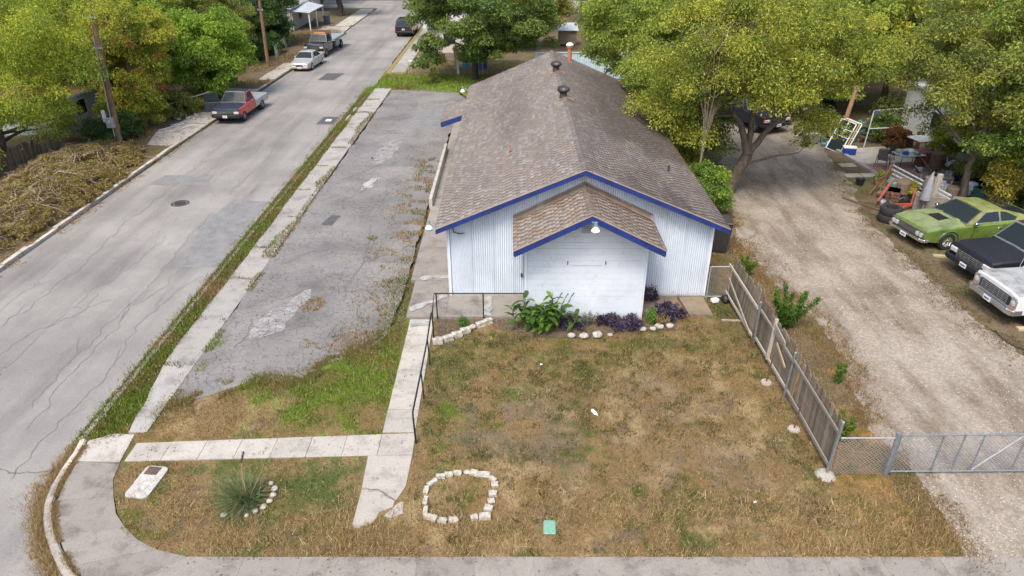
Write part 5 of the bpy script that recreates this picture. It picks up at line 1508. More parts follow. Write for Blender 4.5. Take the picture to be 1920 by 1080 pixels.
def sedan(loc, rz):
    r = empty('sedan_car', loc, rz, 'silver sedan parked at the kerb in front of the flatbed truck', 'car', STREETV)
    k = [(0, .70, .30, .60, .64), (.06, .80, .24, .68, .72), (.4, .88, .2, .76, .80), (1.3, .92, .2, .88, .93), (2.5, .93, .2, .93, .95), (3.9, .91, .22, .95, .98), (4.7, .86, .28, .93, .96), (4.9, .78, .36, .84, .88)]
    hull(r, 'body', k, P_CHAMP, (.95, 3.75), .33)
    underbody(r, .6, .3, 4.5, .16, .5)
    g = GH(1.3, 2.05, 3.1, 4.15, .92, 1.43, .86, .62); g.build(r, P_CHAMP)
    g.screen(r, True, .06); g.screen(r, False, .1, 'rear_window')
    g.side(r, [(1.85, .97), (2.25, 1.36), (2.75, 1.37), (2.75, .97)]); g.side(r, [(2.82, .97), (2.82, 1.37), (3.15, 1.35), (3.65, 1.03), (3.6, .97)])
    panel(r, 'door', k, 1.7, 2.76, .32, .86, P_CHAMP); panel(r, 'door', k, 2.82, 3.75, .36, .88, P_CHAMP)
    MB().lathe([(0, .02), (.17, .02), (.2, 0), (.2, -.03)], 20, Matrix.Translation((0, -.02, .50)) @ Matrix.Diagonal((1.9, 1, .62, 1)) @ Matrix.Rotation(PI / 2, 4, 'X')).build('grille', M_BLK, r)
    MB().box((0, -.005, .38), (1.5, .1, .18), bev=.04).build('bumper', P_CHAMP, r)
    for s in (-1, 1):
        MB().box((s * .6, .09, .62), (.36, .2, .12), rz=s * .3, bev=.04).build('headlight', M_LENS, r)
        wheel(r, s * .81, .95, .33, .2, 'chrome', .65); wheel(r, s * .81, 3.75, .33, .2, 'chrome', .65)
        MB().box((s * .8, 4.86, .78), (.28, .06, .14), bev=.02).build('tail_light', M_TAIL, r)
    plate(r, -.08, .36); mirrors(r, g, 1.85, P_CHAMP)
sedan((-19.42, 65.4, -0.1), R(-4))

def flatbed(loc, rz):
    r, k, g = pickup('flatbed_truck', loc, rz, 'black cab flatbed tow truck parked behind the silver sedan', STREETV, 1.32, 1.02, P_BLACK, None, boxy=False, bed=False, L=7.4, wr=.43, wstyle='steel', grille='wide')
    r['category'] = 'truck'
    MB().box((0, 5.5, 1.18), (2.35, 4.6, .12), bev=.02).build('bed_deck', M_GALV, r)
    mb = MB()
    for s in (-1, 1): mb.box((s * 1.15, 5.5, 1.27), (.06, 4.6, .12))
    mb.build('bed_rail', M_STEEL, r)
    for s in (-1, 1): MB().box((s * 1.02, 4.4, .82), (.3, 1.2, .5), bev=.03).build('tool_box', M_STEEL, r)
    MB().box((0, 3.15, 1.75), (1.9, .1, 1.0), bev=.02).build('headboard', mat('rusty_board', (0.17, 0.10, 0.07), .8), r)
    MB().box((0, 2.45, 2.06), (1.2, .22, .1), bev=.03).build('light_bar', M_AMBER, r)
flatbed((-19.75, 72.1, -0.1), R(-4))

def suv(loc, rz):
    r = empty('suv_car', loc, rz, 'black utility wagon seen from behind, parked at the right kerb', 'car', STREETV)
    k = [(0, .9, .45, 1.02, 1.05), (.05, .96, .4, 1.08, 1.1), (1.2, 1.0, .36, 1.08, 1.12), (1.5, 1.0, .36, 1.1, 1.14), (4.9, 1.0, .38, 1.1, 1.14), (5.0, .97, .42, 1.08, 1.1)]
    hull(r, 'body', k, P_BLACK, (.9, 3.85), .38)
    underbody(r, .6, .3, 4.7, .28, .6)
    g = GH(1.35, 2.0, 4.75, 5.0, 1.12, 1.86, .95, .78); g.build(r, P_BLACK)
    g.screen(r, True, .06); g.screen(r, False, .1, 'rear_window')
    for a, b in ((2.0, 2.75), (2.82, 3.6), (3.68, 4.65)): g.side(r, [(a, 1.18), (a + (.25 if a < 2.1 else 0), 1.76), (b, 1.76), (b, 1.18)])
    panel(r, 'door', k, 1.7, 2.78, .5, 1.04, P_BLACK); panel(r, 'door', k, 2.84, 3.4, .5, 1.04, P_BLACK)
    for s in (-1, 1):
        MB().box((s * .9, 5.0, 1.0), (.13, .08, .42), bev=.02).build('tail_light', M_TAIL, r)
        MB().bar((s * .7, 2.4, 1.93), (s * .7, 4.6, 1.93), .05, .05).build('roof_rail', M_STEEL, r)
        wheel(r, s * .87, .9, .38, .25, 'steel', .6); wheel(r, s * .87, 3.85, .38, .25, 'steel', .6)
        MB().box((s * .7, -.01, .85), (.35, .06, .2), bev=.03).build('headlight', M_LENS, r)
    MB().box((0, 5.05, .56), (1.9, .16, .2), bev=.03).build('bumper', M_BLK, r)
    plate(r, 5.02, .86, 1); mirrors(r, g, 2.0, P_BLACK)
suv((-12.42, 90.0, -0.1), R(178))
# ------------------------------------------------------------------ the trees and shrubs, placed
def tri(x): return x
def add_tree(name, loc, label, lobes, forks, n, size, pal, **kw): return tree(name, loc, label, lobes, forks, n, size, pal, **kw)

elm = tree('elm_tree', (11.22, 34.3, 0), 'big yellow green tree with a forked trunk between the white building and the gravel drive',
     [(1.2, -0.2, 7.5, 5.0, 4.6, 2.5), (-2.6, 0.6, 6.7, 3.0, 3.4, 2.5), (4.6, 1.0, 7.1, 2.6, 3.0, 1.8), (1.5, 2.5, 8.5, 4.0, 3.5, 2.2), (3.4, -0.6, 3.9, 1.0, 1.0, 1.2), (-3.0, 0.4, 4.3, 1.9, 2.2, 1.5), (0.3, -2.0, 6.4, 2.4, 2.0, 1.5)],
     [([(0, 0, -0.1), (0.35, -0.1, 1.1), (0.75, -0.1, 2.1)], 0.36, 0.27), ([(0.75, -0.1, 2.1), (0.2, 0.1, 3.6), (-0.9, 0.3, 5.2), (-2.2, 0.5, 6.8)], 0.2, 0.08), ([(0.75, -0.1, 2.1), (1.6, 0.2, 3.2), (3.0, 0.4, 4.4), (4.6, 0.8, 6.0)], 0.19, 0.07), ([(0.75, -0.1, 2.1), (1.0, 0.8, 4.2), (1.4, 1.6, 6.0), (1.5, 2.2, 8.2)], 0.19, 0.07), ([(0.5, -0.1, 1.5), (1.8, -0.8, 2.2), (2.9, -1.1, 2.5)], 0.09, 0.03)],
     150000, 0.125, P_YG, nc=270, cr=(0.55, 1.15), nbr=110, droop=0.4, hollow=0.5)
tree('young_tree', (9.9, 40.5, 0), 'leafy bright green tree pressed against the right eave of the white building',
     [(0, 0, 3.6, 2.1, 2.6, 2.3), (-0.9, -1.2, 4.6, 1.5, 1.8, 1.3), (0.4, -3.0, 2.6, 1.5, 1.8, 1.6), (-1.7, 1.6, 4.8, 1.6, 2.2, 1.3), (-1.3, -3.6, 3.9, 1.2, 1.7, 1.1)], [([(0, 0, 0), (0.1, 0, 2.5), (0, 0, 4.5)], 0.14, 0.04)], 60000, 0.15, P_LIME, nc=150, nbr=25, droop=0.4)
tree('lime_tree', (9.3, 52.5, 0), 'tall lime green tree standing behind the right rear corner of the building',
     [(0.5, 0, 5.5, 4.3, 4.0, 3.6), (-2.0, 1.0, 5.8, 2.8, 3, 2.6), (3.5, 0, 7.2, 3.5, 3.5, 3)], [([(0, 0, 0), (0.2, 0, 2.5), (0.3, 0, 5.5)], 0.24, 0.08)], 65000, 0.2, P_LIME, nc=190, cr=(.6, 1.1), nbr=30, hollow=.5)
tree('lime_tree', (16.5, 50.5, 0), 'lime green tree rising behind the big forked tree', [(0, 0, 6.0, 4.6, 4.2, 3.6), (2.5, 1, 7.6, 3.2, 3, 2.6)], [([(0, 0, 0), (0.2, 0, 3), (0.3, 0, 6)], 0.24, 0.08)], 50000, 0.22, P_YG, nc=150, cr=(.7, 1.2), nbr=20, hollow=.5)
# bare pale twigs standing out of the crowns
root = empty('dead_tree', (9.3, 33.4, 0), 0, 'bare pale dead tree among the green crowns behind the roof', 'tree')
mb = MB()
for k in range(14):
    a = random.uniform(0, 2 * PI); q = [Vector((0, 0, 0)), Vector((0.1, 0, 2.2)), Vector((0.2 + 0.3 * math.cos(a), 0.3 * math.sin(a), 4.2))]
    for j in range(4): q.append(q[-1] + Vector((0.3 * math.cos(a) + random.uniform(-.25, .25), 0.3 * math.sin(a) - .12 + random.uniform(-.25, .25), 1.05)))
    mb.tube(q, [.075, .055, .04, .03, .022, .016, .008], 5)
    for j in range(3):
        p0 = q[3 + random.randrange(3)]
        mb.tube([p0, p0 + Vector((random.uniform(-.7, .7), random.uniform(-.7, .7), .6)), p0 + Vector((random.uniform(-1.2, 1.2), random.uniform(-1.2, 1.2), 1.3))], [.02, .013, .006], 4)
mb.build('trunk', M_TWIG, root, True, 60)
# right side, over the junk yard
tree('shade_tree', (22.3, 32.3, 0), 'grey trunked tree behind the green coupe, thin olive crown over the junk',
     [(0.8, 0.8, 6.6, 4.2, 4.2, 3.0), (-2.2, 1.6, 5.4, 2.2, 2.6, 1.7), (1.2, 3.0, 8.6, 4.2, 3.6, 2.2), (2.6, -1.0, 4.6, 1.8, 1.8, 1.6), (0.6, 2.2, 3.6, 1.8, 1.6, 1.2)], [([(0, 0, -.1), (-.1, .1, 1.6), (.2, .3, 3.4), (.6, .8, 6.6)], .24, .07), ([(0, .1, 2.4), (-1.2, .8, 3.8), (-2.4, 1.4, 5.2)], .1, .04)], 105000, 0.13, P_OLIVE, nc=210, cr=(.5, 1.0), nbr=45, droop=.4, hollow=.5)
tree('shade_tree', (24.2, 30.4, 0), 'dark thick trunk tree at the right beside the white trailer wall',
     [(0.8, 0.2, 5.8, 3.4, 3.2, 2.8), (-1.0, 0.6, 3.9, 1.7, 1.7, 1.2), (1.6, 0.3, 3.2, 2.4, 2.0, 2.0), (0, 1.5, 8.4, 3.2, 3, 2.4)], [([(0, 0, -.1), (.05, 0, 1.8), (.2, .1, 5.5)], .32, .12)], 60000, 0.16, [(0.04, 0.07, 0.014), (0.10, 0.15, 0.022), (0.17, 0.21, 0.03), (0.22, 0.22, 0.03)], nc=170, cr=(.5, .9), nbr=35, bark=M_BARKD, droop=.4, hollow=.45)
tree('gold_shrub', (22.9, 31.0, 0), 'yellow leaved shrub between the two trunks behind the coupe', [(0, 0, 1.7, .8, .8, .9), (.4, 0, 2.6, .7, .7, .6)], [([(0, 0, 0), (0, 0, 1.5)], .05, .02)], 7000, .13, P_GOLD, nc=30, cr=(.3, .5), nbr=10, cat='shrub')
# left of the street
tree('mesquite_tree', (-29.2, 38.6, 0), 'huge feathery bright green tree at the left, branches hanging over the plank fence',
     [(0.5, 0, 6.2, 5.6, 4.8, 3.3), (3.2, 1.4, 5.9, 3.0, 3.0, 2.2), (-1.0, -3.0, 4.2, 3.5, 2.6, 2.4), (1.2, 1.5, 8.2, 5.2, 4.2, 2.2), (2.0, -0.8, 3.5, 1.8, 2.0, 1.3), (-0.5, -2.2, 2.4, 1.8, 1.8, 1.5), (1.5, 1.6, 2.0, 1.3, 1.5, 1.1), (1.0, 4.2, 2.0, 1.7, 1.0, 1.6)],
     [([(0, 0, 0), (.2, 0, 1.8), (.5, .2, 3)], .32, .2), ([(.5, .2, 3), (2, .8, 4.4), (4, 1.5, 5.8)], .16, .05), ([(.5, .2, 3), (-.4, -1.2, 4), (-1, -3, 5)], .16, .05), ([(.5, .2, 3), (.6, .6, 5), (1, 1, 8)], .16, .05)],
     150000, 0.13, [(0.06, 0.09, 0.014), (0.15, 0.185, 0.022), (0.24, 0.26, 0.026), (0.33, 0.30, 0.03)], nc=300, cr=(.6, 1.2), nbr=45, droop=.55, hollow=.5, asp=.34)
vt_ = tree('vine_tree', (-25.6, 47.6, 0), 'tree smothered in creeper with red leaves beside the utility pole',
     [(0, 0, 3.4, 2.3, 2.3, 3.2), (0.6, .4, 6.2, 2.8, 2.6, 2.2), (1.5, -1.2, 2.4, .8, .9, 2.2), (-.6, -1.6, 1.3, 1.6, 1.4, 1.2)], [([(0, 0, 0), (.2, 0, 3), (.3, 0, 6)], .2, .06)], 62000, .15, [(0.055, 0.07, 0.014), (0.15, 0.175, 0.02), (0.25, 0.25, 0.025), (0.30, 0.23, 0.03)], nc=190, cr=(.4, .8), nbr=25, hollow=.6, droop=.5)
cen, rad = clumps([(0.5, -.6, 4.0, 2.4, 2.2, 3.2), (1.6, -1.5, 2.2, .7, .8, 2.0)], 70, .25, .55, .85)
V, c = leaf_cloud(cen, rad, 1900, .12, [(.30, .04, .02), (.42, .09, .045), (.36, .16, .06)], gain=1)
link('red_leaves', leaf_mesh(V, c, 'red_leaves'), vt_)
tree('leafy_tree', (-24.2, 55.2, 0), 'bushy bright green tree reaching over the left kerb behind the red pickup',
     [(0.2, 0, 3.7, 3.9, 3.9, 2.9), (1.8, -1.2, 2.6, 2.0, 2.2, 1.7), (-1.6, -1.6, 5.2, 2.6, 2.4, 2.0), (1.6, .6, 5.0, 2.2, 2.2, 1.5)], [([(0, 0, 0), (.2, 0, 2), (.2, 0, 4.5)], .22, .06)], 80000, .18, [(0.05, 0.085, 0.014), (0.13, 0.19, 0.02), (0.22, 0.27, 0.026)], nc=220, cr=(.5, 1.0), nbr=30, hollow=.55, droop=.4)
tree('olive_tree', (-27.4, 68.0, 0), 'thin yellowish tree behind the second utility pole', [(0, 0, 4.6, 3.2, 3.2, 3.4), (1.2, -.6, 3.0, 2.0, 1.8, 1.6)], [([(0, 0, 0), (.1, 0, 5)], .18, .06)], 42000, .17, P_OLIVE, nc=130, cr=(.5, .9), nbr=40, hollow=.5)
tree('evergreen_tree', (-27.2, 79.5, 0), 'dark green tree in front of the porch with the metal awning', [(0, 0, 4.6, 4.2, 4.0, 3.6), (2.0, -2.0, 2.0, 2.2, 2.2, 1.6)], [([(0, 0, 0), (.1, 0, 5)], .25, .08)], 48000, .22, P_DARK, nc=140, cr=(.6, 1.0), nbr=15, hollow=.55)
tree('hedge_shrub', (-24.6, 74.0, 0), 'green shrubs grown through the wire fence behind the silver sedan', [(0, 0, 1.0, 1.3, 2.8, 1.0), (-.6, -3.5, .9, 1.2, 2.4, .9)], [([(0, 0, 0), (0, 0, 1)], .05, .02)], 16000, .16, P_DARK, nc=60, cr=(.3, .6), nbr=8, cat='shrub')
tree('hedge_shrub', (-24.0, 51.0, 0), 'low green bushes behind the red pickup', [(0, 0, .7, 1.2, 3.2, .8)], [([(0, 0, 0), (0, 0, 1)], .05, .02)], 14000, .13, P_OLIVE, nc=50, cr=(.3, .6), nbr=8, cat='shrub')
tree('hedge_shrub', (-25.5, 42.6, 0), 'dark green creeper bush around the foot of the near utility pole', [(0, 0, .9, 1.1, .9, .9), (.8, 1.4, .9, .9, 1.2, 1.0)], [([(0, 0, 0), (0, 0, 1)], .05, .02)], 14000, .13, P_DARK, nc=50, cr=(.3, .5), nbr=8, cat='shrub')
tree('hedge_shrub', (-27.0, 51.5, 0), 'tall leafy bushes filling the gap between creeper tree and bright tree', [(0, 0, 1.6, 1.8, 2.2, 1.6), (1.6, -1.2, 1.0, 1.1, 1.4, 1.0)], [([(0, 0, 0), (0, 0, 1.8)], .06, .03)], 26000, .14, P_YG, nc=80, cr=(.4, .8), nbr=8, cat='shrub')
# middle distance
tree('oak_tree', (-3.25, 61.4, 0), 'broad dark green oak with a black trunk behind the far end of the parking lot',
     [(0.4, 0, 5.6, 6.0, 5.0, 3.0), (-2.6, -1.0, 2.6, 2.6, 2.4, 1.4), (4.0, 0, 4.2, 3.2, 3.2, 2.2), (-1.0, 0, 7.6, 5.0, 4.5, 2.2), (1.2, -1.5, 3.0, 1.8, 2.0, 1.2)], [([(0, 0, -.1), (.05, 0, 1.6), (.2, 0, 3.2), (.4, 0, 6)], .34, .12), ([(.1, 0, 2.4), (-1.5, -.6, 3.2), (-3, -1, 3.4)], .13, .04), ([(.1, 0, 2.6), (2, .2, 3.8), (4, 0, 4.6)], .13, .04)],
     100000, .22, P_OAK, nc=260, cr=(.5, 1.1), nbr=45, bark=M_BARKD, droop=.3, hollow=.45)
tree('street_tree', (-8.5, 82.4, 0), 'slim dark tree in the verge near the black wagon', [(0.4, 0, 4.4, 2.6, 2.6, 2.6), (-.8, 0, 5.6, 2.0, 2, 1.8)], [([(0, 0, 0), (.1, 0, 2), (.1, 0, 4)], .18, .06)], 26000, .22, P_OAK, nc=90, cr=(.5, .9), nbr=20, bark=M_BARKD)
tree('corner_tree', (-23.7, 102.5, 0), 'old tree with a thick brown trunk at the far street corner', [(0, 0, 6.5, 4, 4, 3)], [([(0, 0, 0), (0, 0, 2.5), (.2, 0, 6)], .5, .2)], 16000, .3, P_DARK, nc=60, cr=(.7, 1.2), nbr=12, bark=M_BARKD)
tree('sapling', (-6.55, 60.2, 0), 'small scrubby sapling in the grass left of the oak', [(0, 0, .7, .4, .4, .6)], [([(0, 0, 0), (0, 0, .9)], .03, .01)], 1500, .13, P_OLIVE, nc=14, cr=(.2, .35), nbr=8, cat='shrub')
# shrubs beside the building and along the fence
tree('shrub', (9.0, 36.4, 0), 'yellowing shrub under the eave between the building and the big tree', [(0, 0, 1.3, .9, 1.4, 1.1), (.6, -1.4, .9, .7, .9, .8)], [([(0, 0, 0), (0, 0, 1.4)], .05, .02)], 14000, .14, [(0.05, 0.075, 0.015), (0.13, 0.15, 0.02), (0.30, 0.22, 0.03)], nc=50, cr=(.3, .55), nbr=10, cat='shrub')
tree('shrub', (9.6, 31.2, 0), 'green shrub at the foot of the forked tree close to the roof edge', [(0, 0, 1.3, .8, 1.0, 1.1), (-.3, 1.2, 1.2, .7, .9, 1.0)], [([(0, 0, 0), (0, 0, 1.4)], .05, .02)], 12000, .14, [(0.05, 0.085, 0.015), (0.11, 0.17, 0.02), (0.20, 0.22, 0.03)], nc=44, cr=(.3, .55), nbr=10, cat='shrub')
def stem_shrub(loc, h, spread, ns, label, n, pal, name='shrub', size=.085):
    r = empty(name, loc, 0, label, 'shrub'); cen = []; mb = MB()
    for k in range(ns):
        a = 2 * PI * k / ns + random.uniform(-.4, .4); s_ = spread * random.uniform(.35, 1); hh = h * random.uniform(.65, 1.05)
        q = [Vector((0.05 * math.cos(a), 0.05 * math.sin(a), 0)), Vector((s_ * .5 * math.cos(a), s_ * .5 * math.sin(a), hh * .5)), Vector((s_ * math.cos(a), s_ * math.sin(a), hh))]
        mb.tube(q, [.014, .01, .005], 4)
        for t in np.linspace(.2, 1, 10): cen.append(q[0].lerp(q[1], min(1, t * 2)) if t < .5 else q[1].lerp(q[2], t * 2 - 1))
    V, c = leaf_cloud(np.array([tuple(p) for p in cen]), np.full(len(cen), .10), n, size, pal, asp=.5, flat=1.0, droop=.1, gain=1.3)
    link('leaves', leaf_mesh(V, c, 'leaves'), r); mb.build('stem', M_BARK, r)
    return r
G3 = [(0.035, 0.075, 0.012), (0.075, 0.15, 0.018), (0.14, 0.21, 0.025)]
stem_shrub((9.65, 20.9, 0), 1.35, .85, 11, 'upright dark green shrub on the drive side of the plank fence', 5200, G3)
stem_shrub((9.35, 24.9, 0), .75, .45, 7, 'small round green bush behind the far end of the plank fence', 1800, [(0.07, 0.12, 0.015), (0.15, 0.21, 0.02)])
stem_shrub((10.15, 17.6, 0), .95, .16, 2, 'single thin leafy shoot in the brown verge by the driveway', 330, G3)
stem_shrub((9.15, 15.0, 0), .8, .4, 6, 'small green bush behind the fence corner near the gate', 1100, [(0.06, 0.11, 0.015), (0.13, 0.2, 0.02), (0.22, 0.22, 0.03)])

# twigs and dead leaves lodged on the right slope of the roof under the trees
n = 2600
lx = RX + (EXR - RX) * (1 - RNG.random(n) ** 1.8 * .8); ly = 27 + 17.5 * RNG.random(n) ** .7; kq = fbm(lx, ly, .7, 3, 5) > .45; lx, ly = lx[kq], ly[kq]; n = len(lx)
a_ = RNG.random(n) * 6.28; s_ = RNG.uniform(.02, .06, n); V = np.zeros((n, 3, 3)); lz = RZ - (lx - RX) * (RZ - EZ) / (EXR - RX) + .035
for q_, m_ in enumerate((0, 2.6, 3.7)):
    V[:, q_, 0] = lx + np.cos(a_ + m_) * s_; V[:, q_, 1] = ly + np.sin(a_ + m_) * s_; V[:, q_, 2] = lz + .02 * RNG.random(n) - (np.cos(a_ + m_) * s_) * .42
t_ = RNG.random((n, 1))
tag(link('leaf_litter', np_mesh('leaf_litter', V.reshape(-1, 3), np.arange(n * 3).reshape(n, 3), M_BLADE, np.array((.09, .06, .03)) * (1 - t_) + np.array((.3, .22, .1)) * t_)), 'dead leaves lying on the right slope of the roof', kind='stuff')

# ---- woods behind: four kinds of crown, copied tree by tree
def proto(name, label, lobes, n, size, pal, h):
    return tree(name, (0, 0, 0), label, lobes, [([(0, 0, 0), (.1, 0, h * .4), (.2, 0, h * .75)], .24, .08)], n, size, pal, nc=110, cr=(.6, 1.15), nbr=14, hollow=.5, group='trees filling the yards in the background')
PR = [proto('background_tree', 'yellow green tree in the background wood', [(0, 0, 5.4, 4.2, 4.2, 3.4), (1.5, 1, 7.4, 2.8, 2.8, 2)], 36000, .24, P_YG, 8),
      proto('background_tree', 'fresh lime green tree in the background wood', [(0, 0, 5.0, 3.8, 3.8, 3.6), (-1.2, .6, 7.0, 2.6, 2.6, 2)], 34000, .24, P_LIME, 8),
      proto('background_tree', 'dark green tree in the background wood', [(0, 0, 4.8, 4.4, 4.2, 3.4)], 34000, .25, P_OAK, 7),
      proto('background_tree', 'olive and gold tree in the background wood', [(0, 0, 4.8, 3.8, 3.8, 3.2), (1, -1, 6.6, 2.4, 2.4, 1.8)], 30000, .24, P_GOLD[:2] + P_OLIVE[1:], 7)]
spots = [(21.5, 48.5, 1, 1.05), (26.5, 50, 0, 1.15), (31, 45, 0, 1.1), (29.5, 37.5, 2, .95), (36, 40, 0, 1.15), (35, 50, 1, 1.2), (13, 60, 1, 1.0), (20, 58, 0, 1.1), (27, 60, 1, 1.2), (36, 60, 0, 1.2), (44, 52, 2, 1.2), (46, 64, 1, 1.2), (15, 70, 0, 1.0), (23, 70, 1, 1.1), (32, 72, 0, 1.2), (42, 76, 1, 1.2), (12, 82, 3, 1.0), (20, 84, 1, 1.1), (30, 86, 0, 1.2), (40, 90, 2, 1.2), (52, 82, 0, 1.3), (12, 96, 0, 1.1), (22, 98, 3, 1.1), (33, 102, 0, 1.2), (46, 104, 1, 1.2), (58, 98, 0, 1.3),
         (2.2, 76, 3, .95), (0.5, 88, 0, 1.05), (-4.5, 96, 2, 1.0), (4, 104, 0, 1.1), (-6, 107, 3, 1.0), (31, 29.5, 0, 1.05), (38, 30, 1, 1.1),
         (-31, 50, 0, 1.1), (-30.5, 59, 1, 1.1), (-33, 68, 2, 1.1), (-37, 58, 3, 1.2), (-38, 47, 0, 1.2), (-32, 76, 3, 1.1), (-33, 86, 1, 1.1), (-40, 76, 0, 1.2), (-42, 90, 2, 1.2), (-33, 97, 0, 1.1), (-45, 104, 1, 1.3), (-30, 108, 2, 1.1), (-36, 36, 1, 1.1), (-47, 62, 1, 1.2), (-54, 80, 0, 1.3), (-28.6, 72, 1, .85), (-56, 100, 3, 1.3), (-30, 118, 3, 1.2), (-20, 128, 0, 1.2), (-8, 127, 2, 1.2), (8, 126, 1, 1.2), (24, 124, 0, 1.3), (40, 122, 1, 1.3), (-44, 122, 0, 1.3)]
WOOD = 'trees filling the yards in the background'
used = set()
for (x, y, k, s) in spots:
    o = PR[k] if k not in used else copy_tree(PR[k])
    used.add(k)
    o.location = (x, y, 0); o.rotation_euler = (0, 0, random.uniform(0, 6.28)); o.scale = (s, s, s * random.uniform(.92, 1.08))
    kind_ = ['yellow green', 'fresh lime green', 'dark green', 'olive and gold'][k]
    if y > 110: where = 'beyond the far cross street'
    elif x < -20.5: where = ('far left corner' if x < -43 else 'deep in the yards' if x < -36 else 'close behind the kerb trees') + (' level with the near pole' if y < 55 else ' level with the far pole' if y < 80 else ' near the street end')
    elif x < 11: where = 'behind the oak and the shed'
    else: where = ('just behind the junk yard' if y < 53 else 'in the second row beyond the junk yard' if y < 66 else 'in the third row' if y < 80 else 'in the farthest rows') + (' towards the right edge' if x > 33 else ' in the middle' if x > 22 else ' near the building')
    o['label'] = kind_ + ' tree ' + where
    seen_l = globals().setdefault('SEEN_L', {})
    seen_l.setdefault(o['label'], []).append(o)
for l_, os_ in SEEN_L.items():
    if len(os_) > 1:
        os_.sort(key=lambda q: q.location.x / max(q.location.y, 1))
        for q, nm_ in zip(os_, ('leftmost', 'rightmost') if len(os_) == 2 else ('leftmost', 'middle', 'rightmost', 'far right')): q['label'] = nm_ + ' ' + l_

# ------------------------------------------------------------------ planting in front of the gable
M_CANNA = attr_mat('canna_leaf', .5, .25, .3)
can = empty('canna_plant', (0.85, 20.72, 0), 0, 'big leafy green canna clump at the left corner of the annex wall', 'plant')
cvar = []
for k in range(8):
    L = random.uniform(.38, .58); W = L * random.uniform(.34, .44); V = []; F = []; n = 7
    for i in range(n + 1):
        t = i / n; wv = W * .5 * math.sin(PI * min(1, t * .97 + .03)) ** .7
        y = L * t; z = L * (.25 * t - .55 * t * t * random.uniform(.8, 1.2))
        V += [(-wv, y, z + wv * .35), (0, y, z), (wv, y, z + wv * .35)]
    for i in range(n):
        for j in range(2): a = i * 3 + j; F.append((a, a + 1, a + 4, a + 3))
    c = np.array(random.choice([(0.045, 0.115, 0.018), (0.075, 0.165, 0.022), (0.12, 0.22, 0.03), (0.05, 0.10, 0.02), (0.10, 0.21, 0.03)])) * random.uniform(.85, 1.15)
    cvar.append(np_mesh('leaf', V, F, M_CANNA, np.tile(c, (len(F), 1))))
    cvar[-1].shade_smooth()
mb = MB()
for k in range(24):
    x, y = random.gauss(0, .44), random.gauss(0, .14); h = random.uniform(.45, 1.15)
    if k in (0, 1): x, y, h = (-.33, .1, 1.55) if k == 0 else (.42, .1, 1.5)
    tx, ty = x * 1.25 + random.uniform(-.1, .1), y * 1.2 + random.uniform(-.1, .05)
    mb.tube([(x, y, 0), ((x + tx) / 2, (y + ty) / 2, h * .5), (tx, ty, h)], [.016, .013, .008], 5)
    for j in range(int(3 + h * 5)):
        z = h * (.25 + .75 * j / (3 + h * 5)); t = z / h
        o = link('leaf', random.choice(cvar), can, (x + (tx - x) * t, y + (ty - y) * t, z), (random.uniform(.1, .9), random.uniform(-.3, .3), j * 2.4 + random.uniform(-.5, .5)))
        s_ = random.uniform(.7, 1.15); o.scale = (s_, s_, s_)
mb.build('stem', mat('canna_stem', (0.12, 0.17, 0.05), .6), can)
mb = MB()
for (x, y) in ((.55, .2), (.75, .15), (.95, .2)):
    q = [(x, y, .3), (x + .12, y, .95), (x + .28, y - .03, 1.35), (x + .36, y - .05, 1.42)]
    mb.tube(q, [.012, .01, .007, .004], 5)
    for t in range(7): mb.box((x + .14 + .03 * t, y + random.uniform(-.03, .03), 1.0 + t * .065), (.035, .02, .05), rz=random.random() * 3)
mb.build('seed_stalk', mat('seed_brown', (0.10, 0.07, 0.06), .8), can)
PURP = [(0.032, 0.017, 0.028), (0.075, 0.044, 0.068), (0.14, 0.10, 0.125), (0.24, 0.20, 0.20)]
def purple(x, y, rx, ry, h, n, label):
    r = empty('purple_plant', (x, y, 0), 0, label, 'plant', 'purple trailing plants along the annex wall')
    cen, rad = clumps([(0, 0, h * .45, rx, ry, h * .55)], int(18 + n / 90), .10, .2, .3); cen[:, 2] = np.maximum(cen[:, 2], .03)
    V, c = leaf_cloud(cen, rad, n, .115, PURP, asp=.3, droop=-.1, flat=.9, up=.1, gain=1)
    V[:, 2] = np.maximum(V[:, 2], .004)
    link('leaves', leaf_mesh(V, c, 'leaves'), r)
    mb = MB()
    for k in range(10): mb.tube([(random.gauss(0, rx * .4), random.gauss(0, ry * .4), 0), tuple(cen[k] + (0, 0, .05))], .006, 4)
    mb.build('stem', mat('purple_stem', (0.08, 0.04, 0.07), .7), r)
purple(2.05, 20.95, .48, .36, .42, 1700, 'purple leafed plant right beside the canna clump')
purple(3.55, 21.08, .55, .26, .40, 2000, 'purple plant under the middle of the annex wall')
purple(4.25, 20.98, .5, .26, .40, 1600, 'purple plant at the right corner of the annex wall')
purple(3.9, 20.75, .45, .2, .25, 900, 'low purple plant spilling over the stones')
purple(5.55, 21.6, .62, .45, .55, 2600, 'large purple plant on the brown slab right of the annex')
purple(5.1, 22.7, .45, .22, .6, 800, 'sparse tall purple plant against the corrugated wall')
stem_shrub((4.95, 21.2, 0), .55, .22, 8, 'small bright green fern by the annex corner', 1100, [(0.11, 0.22, 0.025), (0.17, 0.27, 0.035)], 'fern_plant', .07)
stem_shrub((5.25, 21.05, 0), .42, .3, 9, 'dried straw coloured plant beside the bright fern', 700, [(0.35, 0.24, 0.10), (0.2, 0.14, 0.06)], 'dry_plant', .09)
stem_shrub((2.75, 21.15, 0), .45, .35, 12, 'wispy grey green weed by the foot of the annex wall', 420, [(0.12, 0.15, 0.07), (0.2, 0.2, 0.12)], 'weed', .06)
